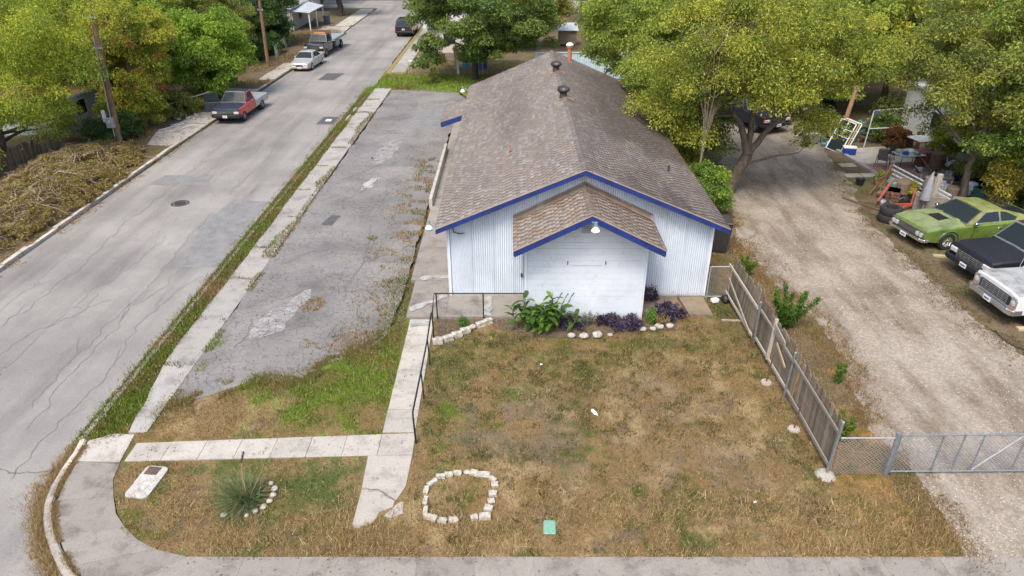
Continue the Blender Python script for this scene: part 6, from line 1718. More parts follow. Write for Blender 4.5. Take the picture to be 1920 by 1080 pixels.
sheet('flower_bed', ragged([(0.2, 20.35), (1.5, 20.25), (3.0, 20.3), (4.3, 20.7), (5.8, 20.8), (6.1, 21.6), (4.7, 21.8), (4.6, 21.42), (0.6, 21.42), (-.9, 21.4), (-.6, 20.9)], .1, .15), 0.012, mat('bed_soil', (0.13, 0.095, 0.065), .95, var=.5, scale=5, bump=.8, obj=False))
sheet('flower_bed', ragged([(-2.62, 20.0), (-2.2, 20.2), (-1.5, 20.75), (-.8, 21.3), (-.9, 21.44), (-2.66, 21.44)], .05, .12), 0.014, MATS.get('bed_soil'))
stem_shrub((-1.75, 21.05, 0), .25, .2, 10, 'tuft of bright green grass in the little bed by the porch', 500, [(0.07, 0.15, 0.02), (0.12, 0.2, 0.03)], 'grass_tuft', .09)
# yucca
yu = empty('yucca_plant', (-6.66, 12.72, 0), 0, 'spiky grey green yucca with a red flower stalk in the corner bed', 'plant')
n = 850
a = RNG.random(n) * 2 * PI; el_ = RNG.uniform(.1, 1.25, n); L = RNG.uniform(.4, 1.0, n) * (1 + .25 * np.cos(a - 3.4)); V = np.zeros((n, 6, 3)); bx_ = RNG.normal(0, .12, n); by_ = RNG.normal(0, .12, n)
for i, t in enumerate((0, .55, 1)):
    r_ = L * t * np.cos(el_); z_ = L * t * np.sin(el_) - .28 * L * t * t * np.cos(el_)
    for s in (0, 1):
        wv = .012 * (1 - t * .85) * (1 if s else -1)
        V[:, i * 2 + s, 0] = bx_ + r_ * np.cos(a) - wv * np.sin(a); V[:, i * 2 + s, 1] = by_ + r_ * np.sin(a) + wv * np.cos(a); V[:, i * 2 + s, 2] = np.maximum(z_, .01)
F = np.concatenate([np.arange(n)[:, None] * 6 + np.array([0, 1, 3, 2]), np.arange(n)[:, None] * 6 + np.array([2, 3, 5, 4])])
cy = np.where(RNG.random((n, 1)) < .15, np.array([[.32, .27, .13]]), np.array([[.135, .19, .085]])) * RNG.uniform(.55, 1.35, (n, 1))
tag(link('leaves', np_mesh('leaves', V.reshape(-1, 3), F, M_BLADE, np.tile(cy, (2, 1))), yu), kind='stuff')
mb = MB(); mb.tube([(.05, 0, .1), (.06, .02, .8), (.1, .05, 1.25), (.2, .05, 1.55)], [.016, .014, .011, .006], 6)
mb.build('flower_stalk', mat('stalk_pink', (0.42, 0.23, 0.16), .7), yu)
mb = MB()
for i in range(9): mb.box((.1 + .013 * i, .05 + random.uniform(-.02, .02), 1.25 + .035 * i), (.04, .03, .05), rz=i)
mb.build('seed_pod', mat('pod_dark', (0.10, 0.045, 0.05), .7), yu)
MB().tube([(.15, 0, .2), (.5, .1, .85), (.62, .1, 1.15)], [.007, .005, .003], 5).build('flower_stalk', mat('stalk_straw', (0.42, 0.33, 0.17), .7), yu)

# ---- stones
M_STONE = mat('white_stone', (0.49, 0.46, 0.40), .9, 0, .45, 7, (0.22, 0.19, 0.15), bump=.5, bscale=18)
M_STONE2 = mat('field_stone', (0.46, 0.43, 0.39), .9, 0, .45, 7, (0.26, 0.24, 0.22), bump=.7, bscale=20)
def stone(name, x, y, sx, sy, sz, rz, label, group, m=None, rough=.12, round_=False, cat='stone', z=0.0):
    bm = bmesh.new()
    if round_: bmesh.ops.create_icosphere(bm, subdivisions=2, radius=.5)
    else:
        bmesh.ops.create_cube(bm, size=1.0)
        bmesh.ops.subdivide_edges(bm, edges=bm.edges[:], cuts=1, use_grid_fill=True)
        bmesh.ops.bevel(bm, geom=[e for e in bm.edges if len(e.link_faces) == 2 and e.calc_face_angle() > .5], offset=.06, segments=1, affect='EDGES')
    for v in bm.verts:
        v.co += Vector((random.gauss(0, rough * .35), random.gauss(0, rough * .35), random.gauss(0, rough * .3)))
        v.co.x *= sx; v.co.y *= sy; v.co.z = max(v.co.z + .42, 0) * sz
    me = bpy.data.meshes.new(name); bm.to_mesh(me); bm.free(); me.materials.append(m or M_STONE)
    if round_: me.shade_smooth()
    o = link(name, me, None, (x, y, z), (0, 0, rz))
    return tag(o, label, cat, group)
RING = [(-2.12, 12.30, .12, .34, 1.6), (-2.16, 12.68, .13, .30, 1.5), (-2.18, 13.03, .13, .30, 1.5), (-2.06, 13.32, .10, .33, .75), (-1.86, 13.52, .26, .13, .1), (-1.66, 13.60, .25, .15, 0), (-1.43, 13.66, .24, .15, .05), (-1.18, 13.70, .22, .18, -.1), (-1.0, 13.66, .17, .22, -.4), (-.74, 13.58, .40, .16, -.05), (-.5, 13.44, .24, .13, -.7), (-.44, 13.22, .19, .20, .1), (-.48, 12.93, .19, .22, 0), (-.52, 12.67, .15, .19, .2), (-.58, 12.43, .19, .22, -.3), (-.66, 12.16, .32, .20, .1), (-.92, 12.13, .19, .17, .4), (-1.42, 12.06, .25, .16, .05), (-1.68, 12.05, .24, .15, -.15), (-1.96, 12.13, .34, .16, -.25)]
pos_w = ['lower left', 'left', 'upper left side', 'slanted upper left', 'first top left', 'second top left', 'third along the top', 'round one along the top', 'tilted one at the top right', 'long top right', 'thin slanted top right', 'square upper right', 'pale right hand', 'small right hand', 'squarish lower right side', 'large lower right corner', 'pointed lower right', 'right one of the bottom pair', 'left one of the bottom pair', 'slanted bottom left']
for (x, y, a, b, r_), w_ in zip(RING, pos_w):
    stone('ring_stone', x, y, max(a, .12) * .88, max(b, .12) * .88, random.uniform(.075, .125), r_ if a > b else r_ - PI / 2 + PI / 2 * 0, w_ + ' white block of the stone ring on the lawn', 'white stones laid in a ring on the lawn', round_=(w_.startswith('round')))
for (x, y, s_, w_) in ((-6.19, 13.28, .13, 'topmost'), (-6.05, 13.1, .17, 'second from the top'), (-6.02, 12.88, .17, 'third from the top'), (-6.05, 12.68, .16, 'middle'), (-6.14, 12.5, .17, 'third from the bottom'), (-6.3, 12.34, .15, 'second from the bottom'), (-6.45, 12.2, .12, 'lowest'), (-7.02, 12.22, .15, 'lone left')):
    stone('border_stone', x, y, s_ * 1.15, s_, .10, random.random() * 3, w_ + ' white stone of the arc beside the yucca', 'white stones around the yucca', round_=True)
for (x, y, a, b, r_, w_) in ((-2.52, 19.92, .36, .24, .05, 'corner'), (-2.19, 20.08, .34, .2, .5, 'second'), (-1.9, 20.32, .36, .2, .45, 'third'), (-1.62, 20.58, .34, .2, .4, 'fourth'), (-1.38, 20.82, .26, .22, .2, 'round fifth'), (-1.1, 21.0, .32, .2, .5, 'sixth'), (-.86, 21.2, .3, .2, .5, 'last')):
    stone('planter_stone', x, y, a, b, .2, r_, w_ + ' pale stone of the planter edge by the porch rail, from the left', 'stones edging the little bed by the porch', round_=w_.startswith('round'))
for (x, y, s_, w_) in ((2.05, 20.3, .30, 'first'), (2.48, 20.25, .34, 'second'), (2.95, 20.3, .40, 'long third'), (3.4, 20.36, .2, 'small fourth'), (4.15, 20.76, .24, 'fifth, purplish'), (4.6, 20.72, .26, 'sixth'), (4.95, 20.75, .24, 'seventh'), (5.2, 20.88, .34, 'eighth'), (5.58, 20.93, .32, 'last and whitest')):
    stone('bed_stone', x, y, s_, s_ * .75, s_ * .6, random.uniform(-.3, .3), w_ + ' rounded stone edging the purple plants, counted from the left', 'rounded stones edging the purple plants', M_STONE2 if w_[0] != 'l' else M_STONE, round_=True)

# ------------------------------------------------------------------ hand rail, covers, small things on the lawn
M_RAIL = mat('black_rail', (0.02, 0.02, 0.022), .4, .3, .3)
hr = empty('hand_rail', (-2.62, 15, 0), 0, 'long black pipe handrail along the front walk', 'railing')
def P(*p): return (p[0] + 2.62, p[1] - 15, p[2])
MB().tube([P(-2.66, 14.85, 0), P(-2.69, 14.9, .88), P(-2.71, 15.05, .95), P(-2.7, 17, .95), P(-2.7, 18.6, .95), P(-2.7, 20.0, 1.15)], .026, 8).build('rail', M_RAIL, hr)
for y in (16.85, 18.62): MB().tube([P(-2.66, y, 0), P(-2.69, y, .95)], .022, 8).build('post', M_RAIL, hr)
h2 = empty('hand_rail', (-2.7, 21.4, 0), 0, 'black porch railing between the annex wall and the walk corner', 'railing')
def P2(*p): return (p[0] + 2.7, p[1] - 21.4, p[2])
MB().tube([P2(-2.66, 19.95, 0), P2(-2.68, 20.05, .9), P2(-2.7, 20.3, 1.0), P2(-2.75, 21.42, 1.1), P2(0.42, 21.42, 1.1), P2(.45, 21.42, .05)], .026, 8).build('rail', M_RAIL, h2)
for x in (-2.68, -1.02): MB().tube([P2(x, 21.42, .05), P2(x, 21.42, 1.1)], .024, 8).build('post', M_RAIL, h2)
mc = empty('meter_cover', (-9.42, 13.35, .02), R(-6), 'pale rounded concrete meter cover with a rusty iron lid in the corner grass', 'meter box')
pts = []
for cx, cy, a0 in ((.17, .42, 0), (-.17, .42, 90), (-.17, -.42, 180), (.17, -.42, 270)):
    for k in range(5): a = R(a0 + k * 22.5); pts.append((cx + .14 * math.cos(a), cy + .14 * math.sin(a)))
MB().prism(pts, -.05, .02).build('cover_slab', mat('cover_white', (.46, .46, .44), .85, 0, .3, 4, (.35, .31, .26)), mc)
MB().box((-.06, .38, .026), (.34, .28, .02), bev=.004).build('lid', mat('rusty_lid', (.13, .085, .065), .75, .2, .4, 9), mc)
o = MB().box((0, 0, .02), (.30, .42, .06), bev=.02).build('valve_cover', mat('green_plastic', (.16, .36, .27), .6, 0, .35, 5, (.27, .37, .28)), loc=(.9, 11.85, 0), rot=(0, 0, R(-2)))
tag(o, 'flat green plastic valve cover in the dry lawn', 'utility cover')
bo = empty('bottle', (2.42, 16.13, .05), 0, 'white plastic bottle lying on the lawn', 'bottle')
T = Matrix.Rotation(R(-60), 4, 'Z') @ Matrix.Rotation(PI / 2, 4, 'Y')
MB().lathe([(0, -.13), (.05, -.125), (.052, .05), (.03, .1), (.018, .115), (.018, .13)], 12, T).build('bottle_body', M_ENAM, bo, True)
MB().lathe([(.022, .125), (.022, .155), (0, .157)], 10, T).build('cap', mat('cap_white', (.7, .7, .72), .5), bo)
for (x, y, l_) in ((.9, 18.55, 'small white scrap of paper on the lawn below the annex'), (6.0, 12.6, 'small white scrap in the dry grass near the gate')):
    o = MB().raw([(0, 0, .03), (.09, .01, .045), (.1, .07, .03), (.02, .08, .05)], [(0, 1, 2, 3)]).build('litter_scrap', M_ENAM, loc=(x, y, .01)); tag(o, l_, 'litter')
cr_ = MB().box((0, 0, .1), (.28, .2, .16), bev=.03).build('plastic_tub', M_ENAM, loc=(7.62, 22.7, 0), rot=(0, 0, .3)); tag(cr_, 'white plastic tub by the small chain link gate', 'tub')
o = MB().box((0, 0, .03), (.75, .1, .05)).build('timber_offcut', mat('old_timber', (.34, .29, .23), .9, 0, .4, 6), loc=(7.9, 21.35, 0), rot=(0, 0, -.05)); tag(o, 'short timber offcut in the dark grass by the fence', 'timber')

# ------------------------------------------------------------------ plank fence, chain link, gate
def wood_mat(name, c, c2, grain=1.0):
    m, nt, p = new_mat(name)
    v = _pos(nt, True, (9, 9, .8))
    inf = nt.nodes.new('ShaderNodeObjectInfo').outputs['Random']
    k = _ramp(nt, _noise(nt, 4, 6, .75, v), [(.3, c2), (.55, c), (.8, tuple(x * 1.25 for x in c))])
    k = _mix(nt, 1.0, k, _ramp(nt, inf, [(0, .62), (1, 1.25)]), 'MULTIPLY')
    nt.links.new(k, p.inputs['Base Color']); p.inputs['Roughness'].default_value = .9; p.inputs['Specular IOR Level'].default_value = .15
    _bump(nt, p, _noise(nt, 5, 5, .7, v), .6 * grain, .02)
    return m
M_PICK = wood_mat('weathered_picket', (.26, .215, .165), (.09, .075, .06))
M_RAILW = wood_mat('weathered_rail', (.37, .34, .29), (.2, .17, .14))
M_PICK2 = wood_mat('brown_picket', (.21, .155, .11), (.07, .05, .04))
def picket_mesh(h, w_=.135, dog=True):
    mb = MB(); c = .035 if dog else 0.001
    mb.prism([(-w_ / 2, -.009), (w_ / 2, -.009), (w_ / 2, .009), (-w_ / 2, .009)], 0, h - c)
    mb.raw([(-w_ / 2, -.009, h - c), (w_ / 2, -.009, h - c), (w_ / 2, .009, h - c), (-w_ / 2, .009, h - c), (-w_ / 2 + c, -.009, h), (w_ / 2 - c, -.009, h), (w_ / 2 - c, .009, h), (-w_ / 2 + c, .009, h)], [(4, 5, 6, 7), (0, 1, 5, 4), (1, 2, 6, 5), (2, 3, 7, 6), (3, 0, 4, 7)])
    return mb.mesh('picket', M_PICK)
pk = [picket_mesh(h) for h in (1.62, 1.68, 1.72, 1.78, 1.66, 1.7)]
fe = empty('plank_fence', (8.3, 13.65, 0), 0, 'leaning weathered plank fence between the front lawn and the gravel drive', 'fence')
y = 0.1
while y < 9.5:
    far = y > 6.25
    hole = random.random() < .03
    if not hole:
        x = .035 + (-.06 - (y - 6.25) * .012 if far else .0)
        o = link('picket', random.choice(pk), fe, (x + random.uniform(-.006, .006), y, .02), (random.gauss(0, .008) + (.04 if far else 0), .03 + random.gauss(0, .01) - (.05 if far else 0), PI / 2 + random.gauss(0, .02)))
        o.scale = (1, 1, random.uniform(.97, 1.03) + (.10 if far and y < 7.3 else 0))
    y += .139
for (y0, y1, x0, x1) in ((0.05, 3.25, 0, 0), (3.25, 6.2, 0, -.02), (6.3, 9.5, -.1, -.16)):
    for z, hh in ((.26, .09), (1.36, .09)):
        MB().bar((x0 - .03, y0, z + random.uniform(-.03, .03)), (x1 - .03, y1, z + random.uniform(-.03, .03)), .045, hh, up=(0, 0, 1)).build('rail', M_RAILW, fe)
for (y, h, lean) in ((0.0, 1.72, .06), (3.25, 1.62, .05), (6.22, 1.62, -.03)):
    MB().tube([(-.07, y, 0), (-.07 + lean, y, h)], .036, 8).build('post', M_GALVB, fe)
    MB().lathe([(.04, h), (.035, h + .03), (0, h + .04)], 8, Matrix.Translation((-.07 + lean, y, 0))).build('post_cap', M_GALV, fe)
MB().bar((-.06, 4.95, .25), (-.02, 4.95, 1.75), .1, .07).build('post', M_RAILW, fe)
MB().bar((-.07, 4.5, 1.15), (-.07, 3.6, .85), .03, .09).build('board', mat('new_board', (.42, .33, .21), .8, var=.2), fe)
MB().bar((-.08, 3.9, 1.5), (-.05, 4.9, 1.56), .035, .12).build('board', M_RAILW, fe)
MB().bar((-.18, 6.4, .25), (-.2, 9.3, .9), .03, .09).build('board', M_RAILW, fe)
M_RUST = mat('rust', (.16, .075, .045), .85, .1, .4, 10)
for (x, y, l_) in ((7.95, 17.67, 'rusty stake in a concrete foot beside the middle of the plank fence'), (8.02, 15.44, 'rusty stake in a concrete foot nearest the gate'), (7.98, 19.55, 'short dark stake by the far fence post')):
    s_ = empty('rusty_stake', (x, y, 0), 0, l_, 'stake', 'rusty stakes along the plank fence')
    MB().tube([(0, 0, .0), (.05, .02, 1.05 if y < 19 else .8)], .022, 6).build('rod', M_RUST, s_)
    if y < 19: MB().lathe([(0, .06), (.15, .05), (.18, 0)], 12).build('footing', M_CONC, s_)
o = MB().lathe([(0, .07), (.2, .05), (.27, -.02)], 14).build('post_footing', M_CONC, fe, loc=(-.1, -.02, 0))
M_WIRE = mat('wire_galv', (.36, .38, .40), .5, .2, .2)
def chainlink(parent, x0, x1, z0, z1, y=0.0, pitch=.10, r=.0042, vert=False, name='wire_mesh'):
    mb = MB(); L, H = x1 - x0, z1 - z0
    n = int((L + H) / pitch)
    for k in range(n + 1):
        d = k * pitch
        for s in (0, 1):
            a, b = max(0, d - H), min(L, d)
            if b - a < .02: continue
            za, zb_ = (d - a), (d - b)
            p0 = (x0 + (a if not s else L - a), y + (.004 if s else -.004), z0 + za); p1 = (x0 + (b if not s else L - b), y + (.004 if s else -.004), z0 + zb_)
            mb.tube([p0, p1], r, 3, cap=False)
    return tag(mb.build(name, M_WIRE, parent), kind='stuff')
cf = empty('chain_link_fence', (8.32, 13.62, 0), 0, 'short chain link panel between the plank fence corner and the drive gate', 'fence')
chainlink(cf, .02, 1.42, .04, 1.24); MB().tube([(0, 0, 1.25), (1.44, 0, 1.25)], .022, 8).build('top_rail', M_GALV, cf)
MB().tube([(1.46, 0, 0), (1.46, 0, 1.4)], .04, 8).build('post', M_GALVB, cf)
gt = empty('drive_gate', (9.86, 13.65, 0), R(.6), 'long galvanised chain link gate across the gravel drive', 'gate')
for (a, b) in (((0, .08), (0, 1.32)), ((0, 1.32), (4.2, 1.32)), ((0, .1), (4.2, .1)), ((4.2, .1), (4.2, 1.32))): MB().tube([(a[0], 0, a[1]), (b[0], 0, b[1])], .026, 8).build('frame_tube', M_GALVB, gt)
for x in (1.08, 1.62, 2.12, 3.2): MB().tube([(x, 0, .1), (x + .02, 0, 1.32)], .02, 8).build('upright', M_GALVB, gt)
MB().tube([(2.14, .01, .12), (3.18, .01, 1.3)], .02, 8).build('brace', M_GALV, gt)
chainlink(gt, .03, 4.18, .12, 1.3, .03)
gp_ = MB().tube([(-.12, -.04, 0), (-.12, -.04, 1.42)], .05, 10).build('gate_post', M_GALVB, gt)
MB().tube([(0, .05, .2), (.0, .08, .45), (-.15, .06, .42), (-.13, -.1, .3)], .012, 5).build('chain', M_IRON, gt)
MB().box((0, .02, .05), (.14, .12, .1), bev=.02).build('hinge_block', M_IRON, gt)
sg = empty('small_gate', (7.38, 23.0, 0), 0, 'narrow chain link gate between the building corner and the plank fence', 'gate')
for (a, b) in (((0, .02), (0, 1.36)), ((0, 1.36), (.8, 1.36)), ((.8, 0), (.8, 1.42)), ((0, .1), (.8, .1))): MB().tube([(a[0], 0, a[1]), (b[0], 0, b[1])], .024, 8).build('frame_tube', M_GALV, sg)
chainlink(sg, .02, .78, .1, 1.34)
o = MB().lathe([(.19, 0), (.21, .012), (.19, .024)], 20, Matrix.Translation((7.6, 23.6, .95)) @ Matrix.Rotation(R(70), 4, 'X')).build('hose_ring', M_RUST); tag(o, 'rusty ring hanging behind the small gate', 'ring')
bag = stone('rubbish_bag', 8.05, 22.75, .35, .45, .3, .4, 'crumpled black rubbish bag at the foot of the small gate', None, M_BLK, .25, True, 'bag')
bin_ = empty('wheelie_bin', (8.75, 27.4, 0), R(-8), 'black wheeled bin tucked behind the right front corner of the building', 'bin')
mb = MB(); mb.raw([(-.5, -.42, .08), (.5, -.42, .08), (.5, .42, .08), (-.5, .42, .08), (-.6, -.5, 1.35), (.6, -.5, 1.35), (.6, .5, 1.35), (-.6, .5, 1.35)], [(3, 2, 1, 0), (4, 5, 6, 7), (0, 1, 5, 4), (1, 2, 6, 5), (2, 3, 7, 6), (3, 0, 4, 7)]); mb.build('bin_body', mat('bin_black', (.03, .028, .027), .6, var=.3), bin_)
MB().box((0, 0, 1.4), (1.26, 1.06, .08), bev=.03).build('lid', mat('bin_lid', (.05, .048, .046), .5, var=.3), bin_)
for s in (-1, 1): MB().lathe([(0, -.04), (.13, -.04), (.13, .04), (0, .04)], 12, Matrix.Translation((s * .45, .45, .13)) @ Matrix.Rotation(PI / 2, 4, 'Y')).build('wheel', M_RUB, bin_)
# ------------------------------------------------------------------ utility poles and wires
M_POLE = bark_mat('pole_wood', (.23, .15, .095))
def pole(x, y, h, lean, label, arms, meter=False):
    r = empty('utility_pole', (x, y, 0), 0, label, 'utility pole', 'wooden utility poles')
    top = Vector((lean[0] * h, lean[1] * h, h))
    MB().tube([(0, 0, -.2), tuple(top * .5), tuple(top)], [.17, .15, .115], 12).build('mast', M_POLE, r, True)
    for z in arms:
        p = top * (z / h)
        MB().box((p.x, p.y - .14, z), (.55, .08, .08)).build('bracket', M_GALV, r)
        mb = MB()
        for k in (-.22, 0, .22): mb.lathe([(.0, -.02), (.045, 0), (.03, .05), (.045, .09), (0, .11)], 10, Matrix.Translation((p.x + k, p.y - .16, z + .05)))
        mb.build('insulator', M_GALVB, r)
    if meter:
        MB().tube([(-.16, -.16, .1), (-.14 + lean[0] * 3, -.17, 3.2), (lean[0] * 6.6 - .13, -.15, 6.6)], .035, 8).build('conduit', M_GALV, r)
        b = MB().box((-.12, -.24, 1.55), (.46, .22, .62), bev=.02).build('meter_box', M_GALV, r)
        MB().lathe([(0, .09), (.08, .08), (.09, 0)], 14, Matrix.Translation((-.12, -.35, 1.62)) @ Matrix.Rotation(PI / 2, 4, 'X')).build('meter_dial', M_LENS, b)
        MB().box((-.40, -.22, 1.95), (.18, .12, .7), bev=.01).build('fuse_box', M_TRIMW, r)
    return r
pole(-24.4, 42.3, 10.5, (.055, .0), 'brown leaning utility pole with a grey meter box beside the creeper covered tree', (4.3, 5.9, 7.6), True)
pole(-22.9, 67.3, 10.0, (.03, .0), 'brown utility pole near the kerb behind the silver sedan', (5.0, 5.9))
pole(8.9, 96, 10, (0, 0), 'distant wooden utility pole beyond the small shed', (7.5, 9))
def wire(a, b, sag, label, r=.014):
    a, b = Vector(a), Vector(b); q = []
    for i in range(15):
        t = i / 14; p = a.lerp(b, t); p.z -= sag * 4 * t * (1 - t); q.append(p)
    tag(MB().tube(q, r, 4).build('overhead_wire', mat('wire_black', (.05, .05, .055), .6)), label, 'overhead wire', 'overhead wires between the poles')
wire((-24.0, 42.1, 7.7), (-22.6, 67.2, 6.0), .5, 'upper overhead wire between the two street poles')
wire((-24.1, 42.1, 6.0), (-22.7, 67.2, 5.1), .5, 'lower overhead wire between the two street poles')
wire((-24.1, 42.1, 5.9), (-33, 38, 6.0), .3, 'service wire running left from the near pole into the big tree')
wire((-22.6, 67.2, 6.0), (-25.5, 92, 3.0), .4, 'service wire from the far street pole to the awning house')
wire((-22.6, 67.2, 5.4), (-30, 60, 5.0), .3, 'service wire from the far street pole into the yards')
wire((-10.5, 110, 4.0), (8.9, 95.8, 5.5), .3, 'thin pale wire crossing behind the oak', .02)
wire((8.9, 95.8, 5.6), (26, 92, 5.6), .3, 'thin wire running right from the distant pole', .02)

# ------------------------------------------------------------------ houses and sheds
M_BLUEW = mat('house_blue', (.50, .58, .68), .7, var=.15, bump=.1)
M_ROOFB = mat('roof_brown', (.26, .12, .075), .9, 0, .35, 4, bump=.4, obj=False)
M_ROOFG2 = mat('roof_grey', (.34, .33, .32), .9, 0, .3, 3, obj=False)
M_METROOF = mat('metal_roof_pale', (.55, .60, .63), .45, .2, .25, 2)
M_CREAM = mat('house_cream', (.52, .49, .43), .8, var=.2)
M_TRAIL = mat('trailer_white', (.66, .67, .66), .5, var=.15)
def house(name, x0, y0, x1, y1, h, rise, wm, rm, label, over=.35, wins=(), hip=True, loc=None):
    cx, cy = (x0 + x1) / 2, (y0 + y1) / 2
    r = empty(name, (cx, cy, 0), 0, label, 'house')
    a, b = (x1 - x0) / 2, (y1 - y0) / 2
    MB().box((0, 0, h / 2), (2 * a, 2 * b, h)).build('wall', wm, r)
    A, B_ = a + over, b + over; k = min(A, B_) if hip else 0.0
    if A > B_: R0, R1 = (-A + k * (1 if hip else 0), 0), (A - k * (1 if hip else 0), 0)
    else: R0, R1 = (0, -B_ + k * (1 if hip else 0)), (0, B_ - k * (1 if hip else 0))
    V = [(-A, -B_, h), (A, -B_, h), (A, B_, h), (-A, B_, h), (R0[0], R0[1], h + rise), (R1[0], R1[1], h + rise)]
    F = [(0, 1, 5, 4), (1, 2, 5), (2, 3, 4, 5), (3, 0, 4)] if A > B_ else [(0, 1, 4), (1, 2, 5, 4), (2, 3, 5), (3, 0, 4, 5)]
    V = [(x, y, z + .14) for x, y, z in V]
    MB().raw(V, F + [(3, 2, 1, 0)]).build('roof', rm, r)
    mb = MB()
    for (p, q) in ((0, 1), (1, 2), (2, 3), (3, 0)): mb.bar((V[p][0], V[p][1], h + .06), (V[q][0], V[q][1], h + .06), .03, .16, up=(0, 0, 1))
    mb.build('fascia', M_TRIMW, r)
    for (wx, wy, wz, sx, sy, sz) in wins:
        f = MB().box((wx, wy, wz), (sx + .1 * (sx > .1), sy + .1 * (sy > .1), sz + .1), bev=.01).build('window', M_TRIMW, r)
        MB().box((wx, wy, wz), (sx + (.04 if sx < .1 else 0), sy + (.04 if sy < .1 else 0), sz)).build('pane', M_GLASS, f)
    return r
house('house', -41, 44.6, -29.0, 55, 2.25, 1.1, M_BLUEW, M_ROOFB, 'light blue house with a low red brown roof behind the iron railing', .4, [(2.0, -5.22, 1.35, 1.2, .06, .9), (6.02, -3, 1.35, .06, 1.1, .9)])
house('house', -36, 33.0, -30.6, 40.4, 2.3, .8, M_BLUEW, M_ROOFG2, 'pale blue outbuilding half hidden under the big tree at the left edge', .3)
house('trailer_house', 26.4, 32.6, 32, 47, 2.9, .35, M_TRAIL, M_METROOF, 'long white trailer house behind the trees at the right', .12, [(-3.42, -4.5, 1.7, .06, 1.1, .9), (-3.42, 2.0, 1.7, .06, 1.1, .9)], hip=False)
house('house', -8.6, 74.5, -1.2, 83, 2.5, 1.1, M_CREAM, M_ROOFG2, 'low pale house with grey roof behind the oak', .4, [(-1.5, -4.27, 1.4, 1.2, .06, 1.0), (1.8, -4.27, 1.4, 1.2, .06, 1.0)])
house('house', -33.5, 88.5, -26.5, 98.5, 2.6, 1.2, M_CREAM, M_ROOFG2, 'house behind the metal awning at the far end of the street', .3, [(3.52, -1, 1.4, .06, 1.2, 1.0)])
aw = empty('porch_awning', (-25.2, 92.2, 0), 0, 'pale metal porch awning on white posts at the far left', 'awning')
MB().raw([(-1.5, -3.6, 2.35), (1.0, -3.6, 2.15), (1.0, 3.6, 2.15), (-1.5, 3.6, 2.75), (-1.5, -3.6, 2.29), (1.0, -3.6, 2.09), (1.0, 3.6, 2.09), (-1.5, 3.6, 2.69)], [(0, 1, 2, 3), (7, 6, 5, 4), (0, 4, 5, 1), (1, 5, 6, 2), (2, 6, 7, 3), (3, 7, 4, 0)]).build('awning_roof', M_METROOF, aw)
for (x, y) in ((-1.2, -3.4), (.85, -3.4), (.85, 0), (.85, 3.4)): MB().box((x, y, 1.08), (.12, .12, 2.16)).build('post', M_TRIMW, aw)
o = empty('trash_bin', (-23.7, 94.5, 0), 0, 'dark blue wheeled trash bin beside the far driveway', 'bin')
MB().raw([(-.28, -.3, .05), (.28, -.3, .05), (.28, .3, .05), (-.28, .3, .05), (-.36, -.38, 1.05), (.36, -.38, 1.05), (.36, .38, 1.05), (-.36, .38, 1.05)], [(3, 2, 1, 0), (4, 5, 6, 7), (0, 1, 5, 4), (1, 2, 6, 5), (2, 3, 7, 6), (3, 0, 4, 7)]).build('bin_body', mat('bin_blue', (.02, .04, .075), .5), o)
MB().box((0, 0, 1.09), (.78, .82, .07), bev=.02).build('lid', mat('bin_blue2', (.025, .05, .09), .5), o)
# light blue sheet metal fence, small shed and plank fence behind the building
mf = empty('metal_fence', (9.2, 62.0, 0), 0, 'light blue corrugated metal fence behind the far end of the roof', 'fence')
M_SKYM = mat('metal_lightblue', (.55, .68, .78), .5, .1, .3, 1.2, (.36, .52, .66))
x = -7.2; k = 0
while x < 7.2:
    mb = MB(); vs_ = []
    for i in range(13):
        xx = x + i * .1; yy = (.03 if i % 2 else 0) + (.012 if k % 2 else 0)
        vs_.append(((xx, yy, 0), (xx, yy, 2.15)))
    V = [p for q in vs_ for p in q]
    mb.raw(V, [(2 * i, 2 * i + 2, 2 * i + 3, 2 * i + 1) for i in range(12)])
    mb.build('metal_sheet', M_SKYM, mf); x += 1.2; k += 1
MB().box((0, .02, 2.2), (14.6, .14, .08)).build('cap_rail', M_TRIMW, mf)
sh = empty('garden_shed', (6.0, 79.3, 0), 0, 'tiny wooden shed with a pale sloping metal roof in the far yard', 'shed')
MB().box((0, 0, .95), (1.9, 1.7, 1.5)).build('wall', M_PICK, sh)
MB().raw([(-1.1, -1.1, 1.65), (1.1, -1.1, 1.65), (1.1, 1.0, 2.15), (-1.1, 1.0, 2.15), (-1.1, -1.1, 1.59), (1.1, -1.1, 1.59), (1.1, 1.0, 2.09), (-1.1, 1.0, 2.09)], [(0, 1, 2, 3), (7, 6, 5, 4), (0, 4, 5, 1), (1, 5, 6, 2), (2, 6, 7, 3), (3, 7, 4, 0)]).build('roof', M_METROOF, sh)
for s in (-1, 1): MB().box((s * .85, -.9, .45), (.1, .1, .9)).build('leg', M_PICK, sh)
ff = empty('far_fence', (8.3, 80, 0), 0, 'grey plank fence running back beside the tiny shed', 'fence')
for i in range(70):
    o = link('picket', pk[i % 6], ff, (-.2 + .02 * math.sin(i), i * .19 - 1, 0), (0, random.gauss(0, .02), PI / 2))
